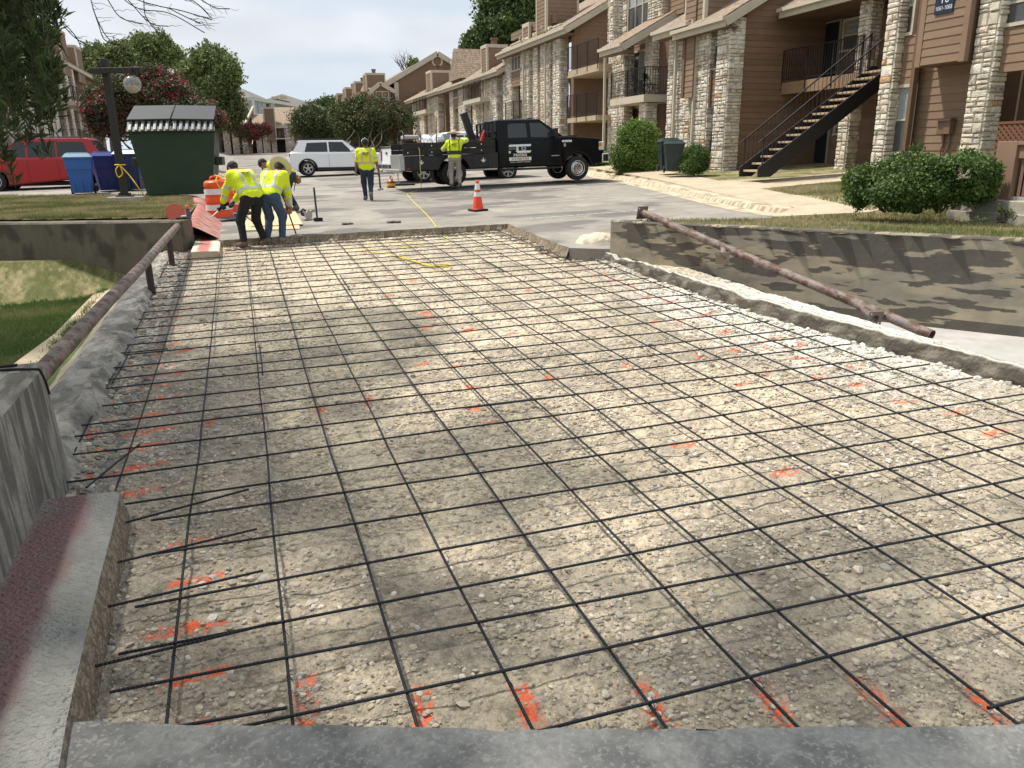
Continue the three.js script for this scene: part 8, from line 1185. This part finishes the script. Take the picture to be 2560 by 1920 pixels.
function person(label, pos, turn, o) {
  const t = thing('person', label, 'person', pos, turn), S = o.scale || 1;
  const pel = v3(0, o.hip ?? 0.93, o.pz || 0), lean = o.lean || 0, twist = o.roll || 0, up = v3(Math.sin(twist) * Math.cos(lean), Math.cos(lean) * Math.cos(twist), Math.sin(lean)).normalize();
  const sideV = v3(1, 0, 0).addScaledVector(up, -up.x).normalize(), fr = new THREE.Vector3().crossVectors(sideV, up);
  const P = (s, u, f) => pel.clone().addScaledVector(sideV, s).addScaledVector(up, u).addScaledVector(fr, f);
  const che = P(0, 0.32, 0.015), nb = P(0, 0.50, 0.0), shL = P(0.185, 0.455, 0), shR = P(-0.185, 0.455, 0);
  const hd = o.head || 0, hdir = up.clone().applyAxisAngle(sideV, hd).normalize(), hf = new THREE.Vector3().crossVectors(sideV, hdir).normalize(), hc = nb.clone().addScaledVector(hdir, 0.185).addScaledVector(hf, 0.02);
  const hipL = pel.clone().add(v3(0.095, -0.02, 0)), hipR = pel.clone().add(v3(-0.095, -0.02, 0)), anL = v3(...o.footL), anR = v3(...o.footR);
  const knL = ik(hipL, anL, 0.43, 0.43, v3(0.08, 0, 1)), knR = ik(hipR, anR, 0.43, 0.43, v3(-0.08, 0, 1)), toe = (a, d, drop) => a.clone().add(v3(Math.sin(d) * 0.17, -0.055 - (drop || 0), Math.cos(d) * 0.17));
  const wrL = v3(...o.handL), wrR = v3(...o.handR), elL = ik(shL, wrL, 0.29, 0.26, v3(...(o.poleL || [0.5, -0.3, -1]))), elR = ik(shR, wrR, 0.29, 0.26, v3(...(o.poleR || [-0.5, -0.3, -1])));
  const tL = toe(anL, o.toeL || 0.12, o.dropL), tR = toe(anR, o.toeR || -0.12, o.dropR), w = o.wide || 1;
  const torso = [[P(0.075, 0.02, 0), P(0.095, 0.34, 0.005), 0.115 * w, 0.125 * w], [P(-0.075, 0.02, 0), P(-0.095, 0.34, 0.005), 0.115 * w, 0.125 * w], [P(0.1, 0.36, 0), P(-0.1, 0.36, 0), 0.118 * w, 0.118 * w], [shL, shR, 0.078, 0.078]];
  const arm = (s, e, h) => [[s, e, 0.060, 0.046], [e, h, 0.044, 0.031]], leg = (h, k, a) => [[h, k, 0.092, 0.062], [k, a, 0.060, 0.042]];
  const arms = [...arm(shL, elL, wrL), ...arm(shR, elR, wrR)], legs = [[hipL, hipR, 0.105, 0.105], ...leg(hipL, knL, anL), ...leg(hipR, knR, anR)];
  // head: skull, jaw, nose, brow, ears
  const H = (x, y, z) => hc.clone().addScaledVector(sideV, x).addScaledVector(hdir, y).addScaledVector(hf, z);
  const head = [[H(0, 0.03, -0.012), H(0, 0.03, 0.012), 0.086, 0.083], [H(0, -0.03, 0.02), H(0, -0.075, 0.045), 0.066, 0.042], [H(0, 0.0, 0.088), H(0, -0.028, 0.102), 0.012, 0.016], [H(0.03, 0.02, 0.078), H(-0.03, 0.02, 0.078), 0.014, 0.014], [H(0.086, 0.008, -0.005), H(0.086, -0.03, 0.0), 0.014, 0.011], [H(-0.086, 0.008, -0.005), H(-0.086, -0.03, 0.0), 0.014, 0.011], [nb.clone().addScaledVector(up, -0.05), H(0, -0.05, -0.01), 0.062, 0.055], [H(0.025, -0.052, 0.078), H(-0.025, -0.052, 0.078), 0.009, 0.009]];
  const all = [...torso, ...arms, ...legs, [anL, tL, 0.042, 0.034], [anR, tR, 0.042, 0.034]];
  const geos = []; { const [lo, hi] = bounds(all, 0.03); geos.push(nets(capsules(all, 0.04), lo, hi, 0.02)); } { const [lo, hi] = bounds(head, 0.02); geos.push(nets(capsules(head, 0.028), lo, hi, 0.009)); }
  const hands = []; for (const [e, h, s] of [[elL, wrL, 1], [elR, wrR, -1]]) { const d = h.clone().sub(e).normalize(), n = (s > 0 ? o.palmL : o.palmR) ? v3(...(s > 0 ? o.palmL : o.palmR)) : v3(-s, 0, 0.2), palmN = n.addScaledVector(d, -n.dot(d)).normalize(), ac = new THREE.Vector3().crossVectors(d, palmN).normalize(), Q = (a, b, c) => h.clone().addScaledVector(d, a).addScaledVector(ac, b).addScaledVector(palmN, c), L = [[Q(0, 0, 0), Q(0.085, 0, 0.004), 0.027, 0.020], [Q(0.03, -0.022, 0), Q(0.088, -0.028, 0.004), 0.018, 0.014], [Q(0.03, 0.022, 0), Q(0.088, 0.03, 0.004), 0.018, 0.014]], c = o.curl ?? 0.6;
    for (let f = 0; f < 4; f++) { const b0 = (f - 1.5) * 0.021, len = [0.068, 0.078, 0.073, 0.056][f], a1 = Q(0.088, b0, 0.004), a2 = Q(0.088 + len * 0.42 * Math.cos(c), b0 * 1.05, 0.004 + len * 0.42 * Math.sin(c)), a3 = Q(0.088 + len * 0.42 * Math.cos(c) + len * 0.58 * Math.cos(c * 2.4), b0, 0.004 + len * 0.42 * Math.sin(c) + len * 0.58 * Math.sin(c * 2.4)); L.push([a1, a2, 0.0098, 0.009], [a2, a3, 0.009, 0.0078]); } const th = s > 0 ? 1 : -1; L.push([Q(0.02, th * 0.03, 0.006), Q(0.055, th * 0.055, 0.03), 0.014, 0.011], [Q(0.055, th * 0.055, 0.03), Q(0.078, th * 0.046, 0.052), 0.0105, 0.009]);
    const [lo, hi] = bounds(L, 0.012); hands.push(nets(capsules(L, 0.008), lo, hi, 0.0055)); }
  part(t, 'body', uvBox(mergeGeometries([...geos, ...hands].map(clean))), o.skin || SKIN);
  if (o.gloves) part(t, 'gloves', uvBox(mergeGeometries(hands.map((g) => { const q = clean(g.clone()), p = q.attributes.position, n = q.attributes.normal; for (let i = 0; i < p.count; i++) p.setXYZ(i, p.getX(i) + n.getX(i) * 0.004, p.getY(i) + n.getY(i) * 0.004, p.getZ(i) + n.getZ(i) * 0.004); return q; }))), o.gloves);
  // clothes: grown shells, cut at waist, cuffs and neck
  const wrinkle = (x, y, z) => 0.007 * (vn3(x * 16 + 40, y * 13 + 40, z * 16 + 40) - 0.5) + 0.004 * (vn3(x * 40 + 40, y * 30 + 40, z * 40 + 40) - 0.5), upD = (x, y, z) => (x - pel.x) * up.x + (y - pel.y) * up.y + (z - pel.z) * up.z;
  const sl = o.sleeve ?? 1, cut = (s, e, h) => sl <= 0.6 ? [[s, s.clone().lerp(e, sl / 0.6), 0.066, 0.058]] : [[s, e, 0.062, 0.05], [e, e.clone().lerp(h, sl), 0.048, 0.038]];
  const shirtL = [...torso, ...cut(shL, elL, wrL), ...cut(shR, elR, wrR)], sf0 = capsules(shirtL, 0.045, 0.020), hem = o.hem ?? -0.06, neckC = nb.clone().addScaledVector(hdir, 0.07);
  const sf = (x, y, z) => Math.max(sf0(x, y, z) + wrinkle(x, y, z), hem - upD(x, y, z));
  { const [lo, hi] = bounds(shirtL, 0.05); part(t, 'shirt', uvBox(nets(sf, lo, hi, 0.013)), o.shirt || HIVIS); }
  const tf0 = capsules(legs, 0.045, 0.017), cutY = 0.07; const tf = (x, y, z) => Math.max(tf0(x, y, z) + wrinkle(x, y, z) * 1.5, upD(x, y, z) - 0.10, Math.min(anL.y, anR.y) + 0.0 - y);
  { const [lo, hi] = bounds(legs, 0.05); part(t, 'trousers', uvBox(nets(tf, lo, hi, 0.014)), o.trousers); }
  for (const [k, a, tt] of [[knL, anL, tL], [knR, anR, tR]]) { const L = [[a.clone().lerp(k, 0.22), a, 0.05, 0.052], [a.clone().add(v3(0, -0.03, -0.01)), tt, 0.05, 0.042]], [lo, hi] = bounds(L, 0.03), q = capsules(L, 0.03, 0.006), fl = Math.min(a.y - 0.095, tt.y - 0.035); part(t, 'boot', uvBox(nets((x, y, z) => Math.max(q(x, y, z), fl - y), lo, hi, 0.011)), o.boots || mat([0.10, 0.075, 0.06], 0.8)); }
  part(t, 'belt', uvBox((() => { const [lo, hi] = bounds(torso, 0.04), q = capsules(torso, 0.045, 0.016); return nets((x, y, z) => Math.max(q(x, y, z), Math.abs(upD(x, y, z) - (hem < -0.03 ? -0.02 : 0.03)) - 0.02), lo, hi, 0.014); })()), MT.rubber);
  // reflective tape and lettering lie on the shirt
  const near = nets((x, y, z) => sf0(x, y, z) + wrinkle(x, y, z) - 0.0035, ...bounds(shirtL, 0.05), 0.0085), nn = clean(near), pp = nn.attributes.position, pick = (test) => { const pos = [], nor = [], q = nn.attributes.normal; for (let i = 0; i < pp.count; i += 3) { const x = (pp.getX(i) + pp.getX(i + 1) + pp.getX(i + 2)) / 3, y = (pp.getY(i) + pp.getY(i + 1) + pp.getY(i + 2)) / 3, z = (pp.getZ(i) + pp.getZ(i + 1) + pp.getZ(i + 2)) / 3; if (test(x, y, z)) for (let k = 0; k < 3; k++) { pos.push(pp.getX(i + k), pp.getY(i + k), pp.getZ(i + k)); nor.push(q.getX(i + k), q.getY(i + k), q.getZ(i + k)); } } const g = new THREE.BufferGeometry(); g.setAttribute('position', new THREE.Float32BufferAttribute(pos, 3)); g.setAttribute('normal', new THREE.Float32BufferAttribute(nor, 3)); return g; };
  const loc = (x, y, z) => { const d = v3(x, y, z).sub(pel); return [d.dot(sideV), d.dot(up), d.dot(fr)]; }, onArm = (x, y, z, s, e, a, b) => { const d = e.clone().sub(s), L2 = d.lengthSq(), k = ((x - s.x) * d.x + (y - s.y) * d.y + (z - s.z) * d.z) / L2, q = s.clone().addScaledVector(d, k); return k > a && k < b && Math.hypot(x - q.x, y - q.y, z - q.z) < 0.10; };
  const isTape = (x, y, z) => { const [s, u] = loc(x, y, z), body = Math.abs(s) < 0.245 && u > hem; let r = false; if (o.tape !== 'none') { if (body && u > 0.12 && Math.abs(Math.abs(s) - 0.115) < 0.026 && u < 0.6) r = true; if (body && Math.abs(u - (o.band ?? 0.14)) < 0.027) r = true; if (o.band2 && body && Math.abs(u - o.band2) < 0.027) r = true; } for (const [sh, el, wr] of [[shL, elL, wrL], [shR, elR, wrR]]) { if (sl > 0.6) { if (onArm(x, y, z, sh, el, 0.72, 0.90) || onArm(x, y, z, el, wr, 0.32, 0.50)) r = Math.abs(s) > 0.2 || r; } else if (onArm(x, y, z, sh, el, sl / 0.6 - 0.22, sl / 0.6 - 0.02)) r = Math.abs(s) > 0.2 || r; } return r; };
  const tape = pick(isTape); if (tape.attributes.position.count) part(t, 'reflective_tape', uvBox(tape), o.tapeMat || SILVER);
  if (o.trim) { const tr = pick(o.trim(loc)); if (tr.attributes.position.count) { const p = tr.attributes.position, n = tr.attributes.normal; for (let i = 0; i < p.count; i++) p.setXYZ(i, p.getX(i) + n.getX(i) * 0.003, p.getY(i) + n.getY(i) * 0.003, p.getZ(i) + n.getZ(i) * 0.003); part(t, 'vest_trim', uvBox(tr), o.trimMat || MT.rubber); } }
  if (o.logo !== false) { const g = pick((x, y, z) => { const [s, u, f] = loc(x, y, z); return Math.abs(s) < 0.115 && u > 0.285 && u < 0.44 && f < 0; }), p = g.attributes.position, n = g.attributes.normal, uv = new Float32Array(p.count * 2); for (let i = 0; i < p.count; i++) { const [s, u] = loc(p.getX(i), p.getY(i), p.getZ(i)); uv[i * 2] = 0.5 - s / 0.21; uv[i * 2 + 1] = (u - 0.295) / 0.135; p.setXYZ(i, p.getX(i) + n.getX(i) * 0.004, p.getY(i) + n.getY(i) * 0.004, p.getZ(i) + n.getZ(i) * 0.004); } g.setAttribute('uv', new THREE.BufferAttribute(uv, 2)); const lm = logoTex.clone(); lm.wrapS = lm.wrapT = THREE.ClampToEdgeWrapping; lm.needsUpdate = true; part(t, 'lettering', g, mat(0xffffff, 0.8, { map: lm, alphaTest: 0.5 })); }
  // hair and hats
  const hairL = [[H(0, 0.035, -0.03), H(0, 0.02, 0.0), 0.088, 0.086], [H(0, -0.03, -0.05), H(0, 0.0, -0.05), 0.05, 0.07]], hq = capsules(hairL, 0.02, 0.004); part(t, 'hair', uvBox(nets((x, y, z) => { const d = v3(x, y, z).sub(hc); return Math.max(hq(x, y, z), d.dot(hf) - 0.035 - d.dot(hdir) * 0.3); }, ...bounds(hairL, 0.03), 0.011)), mat([0.02, 0.016, 0.014], 0.8));
  const place = (m, x, y, z, tilt = 0) => { const X = sideV, Z = hf.clone().applyAxisAngle(sideV, tilt), Y = hdir.clone().applyAxisAngle(sideV, tilt); m.matrix.makeBasis(X, Y, Z).setPosition(H(x, y, z)); m.matrix.decompose(m.position, m.quaternion, m.scale); return m; };
  if (o.hat === 'straw') { const m = place(part(t, 'straw_hat', uvBox(lathe([[0, 0.125], [0.05, 0.122], [0.083, 0.10], [0.094, 0.03], [0.098, 0.0], [0.14, -0.006], [0.19, 0.004], [0.222, 0.028], [0.224, 0.022], [0.19, -0.004], [0.13, -0.016], [0.095, -0.01]], 32)), both(STRAW.clone())), 0, 0.062, -0.01, o.hatTilt || 0); part(m, 'band', uvBox(lathe([[0.0985, 0.004], [0.0965, 0.03]], 28)), both(mat([0.16, 0.11, 0.07], 0.8))); }
  else { const cm = o.cap || MT.rubber, m = place(part(t, 'cap', uvBox(new THREE.SphereGeometry(0.101, 24, 12, 0, 6.283, 0, 1.65).scale(0.98, 0.95, 1.08)), both(cm.clone())), 0, 0.035, -0.004, o.hatTilt || 0); const bk = o.backwards ? -1 : 1, br = new THREE.CylinderGeometry(0.085, 0.085, 0.008, 24, 1, false, -0.95, 1.9).scale(0.95, 1, 1.15).translate(0, 0.0, 0.06); br.rotateX(0.2); if (bk < 0) br.rotateY(Math.PI); part(m, 'peak', uvBox(br), cm); part(m, 'button', new THREE.SphereGeometry(0.01, 8, 6).translate(0, 0.097, 0), cm); if (o.strap) part(m, 'strap', uvBox(new THREE.TorusGeometry(0.03, 0.007, 6, 14, 3.14).translate(0, 0.0, -0.105)), MT.rubber); }
  t.scale.setScalar(S);
  const m4 = new THREE.Matrix4().compose(t.position, t.quaternion, t.scale); return { t, L: wrL.clone().applyMatrix4(m4), R: wrR.clone().applyMatrix4(m4), world: (x, y, z) => v3(x, y, z).applyMatrix4(m4), at: (s, u, f) => P(s, u, f).applyMatrix4(m4) };
}
const away = (px) => { const d = ray(px, 500); return Math.atan2(d.x, d.z); }, DENIM = mat(0xffffff, 0.9, { map: tex(128, 128, (u, v, x, y) => mul([0.022, 0.034, 0.066], 0.6 + 0.7 * fbm(u * 6, v * 6, 4, 6) + 0.15 * hash2(x, y)), 3) }), BLUEJ = mat([0.045, 0.075, 0.125], 0.9), BLACKP = mat([0.010, 0.011, 0.012], 0.92), KHAKI = mat([0.32, 0.285, 0.235], 0.9), ORTAPE = mat([0.60, 0.42, 0.33], 0.7);
// walking away with a hammer
{
  const w = person('worker in short sleeved yellow shirt and white cap walking away with a hammer', onP(922, 502, 0.185), away(922) + 0.05, { scale: 1.02, footL: [0.07, 0.10, 0.24], footR: [-0.06, 0.20, -0.24], dropR: 0.10, hip: 0.90, handL: [0.30, 0.80, 0.10], handR: [-0.34, 0.80, 0.02], poleL: [0.6, 0, -1], poleR: [-0.6, 0, -1], sleeve: 0.5, hem: -0.13, trousers: DENIM, boots: mat([0.14, 0.145, 0.15], 0.8), cap: mat([0.75, 0.75, 0.74], 0.7), strap: true, tapeMat: ORTAPE, lean: 0.05, head: -0.02, wide: 1.08, curl: 1.0, skin: mat([0.20, 0.10, 0.065], 0.55) });
  const h = w.world(-0.34, 0.74, 0.03), t = thing('sledge_hammer', 'dark handled sledge hammer hanging from the walking worker right hand', 'hammer', h), d = v3(0.04, -1, -0.02).normalize(); wpart(t, 'handle', uvBox(rod(h.clone().addScaledVector(d, -0.12), h.clone().addScaledVector(d, 0.42), 0.022, 0.028, 12)), mat([0.06, 0.035, 0.028], 0.6)); const e = h.clone().addScaledVector(d, 0.44); wpart(t, 'head', join([rbox(0.17, 0.06, 0.06, 0.012, e.x, e.y, e.z, 0, -0.2, 0.15)]), MT.steel);
}
// at the truck, reaching over the bed
person('worker in straw hat and light trousers reaching over the truck bed', onZ(1139, 467, 25.45), away(1139) + 0.05, { scale: 1.0, footL: [0.13, 0.09, 0.0], footR: [-0.15, 0.09, 0.02], handL: [0.20, 1.18, 0.40], handR: [-0.28, 1.50, 0.42], poleL: [1, -0.6, -0.2], poleR: [-1, 0.1, -0.2], lean: 0.10, head: 0.12, hat: 'straw', hatTilt: -0.12, trousers: KHAKI, boots: mat([0.12, 0.11, 0.1], 0.8), sleeve: 1, shirt: HIVIS, band: 0.40, tape: 'none', trim: (loc) => (x, y, z) => { const [s, u] = loc(x, y, z); return (Math.abs(s) < 0.24 && u > 0.08 && u < 0.20) || (Math.abs(s) < 0.24 && u > 0.2 && u < 0.56 && Math.abs(Math.abs(s) - 0.15) < 0.014); }, trimMat: mat([0.035, 0.037, 0.04], 0.8), curl: 0.9 });
// front left, stooping over the kerb in black trousers
{
  const p = onP(643, 617, 0.05), w = person('stooping worker in black trousers and black cap, nearest of the workers', p, away(640) + 0.62, { scale: 1.04, footL: [0.22, 0.09, 0.06], footR: [-0.17, 0.09, -0.02], hip: 0.90, lean: 0.62, head: 0.42, handL: [0.20, 0.76, 0.62], handR: [-0.02, 0.78, 0.60], poleL: [1, -0.2, -0.4], poleR: [-1, -0.2, -0.4], sleeve: 0.75, hem: -0.10, trousers: BLACKP, boots: mat([0.13, 0.075, 0.055], 0.8), gloves: mat([0.03, 0.03, 0.03], 0.9), band: 0.10, wide: 1.06, curl: 0.9 });
  const g = w.world(0.1, 0.72, 0.66), t = thing('rebar_tie_tool', 'grey hand tool held by the stooping worker in black trousers', 'tool', g); wpart(t, 'body', join([rbox(0.26, 0.07, 0.07, 0.02, g.x - 0.06, g.y, g.z, 0, 0.5, 0.5)]), MT.black); wpart(t, 'nose', uvBox(rod(g.clone().add(v3(-0.16, -0.1, 0.02)), g.clone().add(v3(-0.3, -0.2, 0.06)), 0.02, 0.008, 8)), MT.steel);
  const c = [w.world(-0.06, 0.55, 0.35), onP(668, 590, 0.1), onP(655, 607, 0.03), onP(668, 617, 0.02), onP(700, 613, 0.02), onP(740, 611, 0.02), onP(772, 611, 0.02)]; single('black_cable', uvBox(tube(c, 0.009, 60, 6)), MT.rubber, 'thin black cord hanging from the front worker and lying over the bars', 'cord');
}
// second, in straw hat, bending to the right
{
  const p = onP(684, 610, 0.06), w = person('bending worker in straw hat and blue jeans between two others', p, away(690) - 0.5, { scale: 1.02, footL: [0.12, 0.09, 0.0], footR: [-0.14, 0.09, 0.10], hip: 0.90, lean: 0.72, head: 0.30, handL: [0.02, 0.62, 0.46], handR: [-0.16, 0.62, 0.48], poleL: [1, -0.1, -0.5], poleR: [-1, -0.1, -0.5], sleeve: 0.7, hem: -0.10, trousers: BLUEJ, boots: mat([0.24, 0.185, 0.13], 0.85), hat: 'straw', hatTilt: 0.05, logo: false, band: 0.12, curl: 1.0 });
  const g = w.world(-0.07, 0.58, 0.54), t = thing('power_drill', 'red and black drill held low by the worker in the straw hat', 'drill', g); wpart(t, 'body', join([rbox(0.08, 0.2, 0.08, 0.02, g.x, g.y + 0.14, g.z, 0, 0, 0.1), rbox(0.06, 0.14, 0.06, 0.02, g.x, g.y, g.z)]), phys([0.38, 0.04, 0.025], 0.4)); wpart(t, 'bit', uvBox(rod(g.clone().add(v3(0.02, -0.06, 0)), g.clone().add(v3(0.12, -0.46, 0.04)), 0.014, 0.014, 8)), MT.rubber);
}
// third, bent double, facing left, with a leather pouch
{
  const p = onP(734, 528, 0.185), w = person('worker bent double in navy jeans with a tan tool pouch at the hip', p, away(734) + 1.35, { scale: 1.04, footL: [0.10, 0.09, 0.06], footR: [-0.12, 0.09, -0.06], hip: 0.90, lean: 1.08, head: 0.30, handL: [0.16, 0.62, 0.32], handR: [-0.12, 0.66, 0.24], poleL: [1, 0, -0.5], poleR: [-1, 0, -0.5], sleeve: 0.6, hem: -0.09, trousers: DENIM, boots: mat([0.16, 0.15, 0.14], 0.85), logo: false, band: 0.10, gloves: mat([0.05, 0.035, 0.03], 0.9), trim: (loc) => (x, y, z) => { const [s, u, f] = loc(x, y, z); return Math.abs(Math.abs(s) - 0.07) < 0.018 && u > 0.0 && u < 0.58 && Math.abs(s) < 0.2; }, curl: 0.9 });
  const g = w.at(-0.24, -0.05, -0.02), t = thing('tool_pouch', 'tan leather tool pouch hanging at the bent worker hip', 'tool pouch', g), lm = mat([0.26, 0.12, 0.05], 0.7); for (let i = 0; i < 3; i++) wpart(t, 'pocket', join([rbox(0.15, 0.22 - 0.03 * i, 0.09, 0.03, g.x + 0.05 * i - 0.02, g.y - 0.10 - 0.03 * i, g.z + 0.04 * i, 0.1 * i, 0.5 * i, 0.15)]), lm); wpart(t, 'tool', uvBox(rod(g.clone().add(v3(0.06, -0.02, 0.05)), g.clone().add(v3(-0.06, -0.42, 0.12)), 0.013, 0.01, 8)), MT.black);
}
renderer.render(scene, camera);
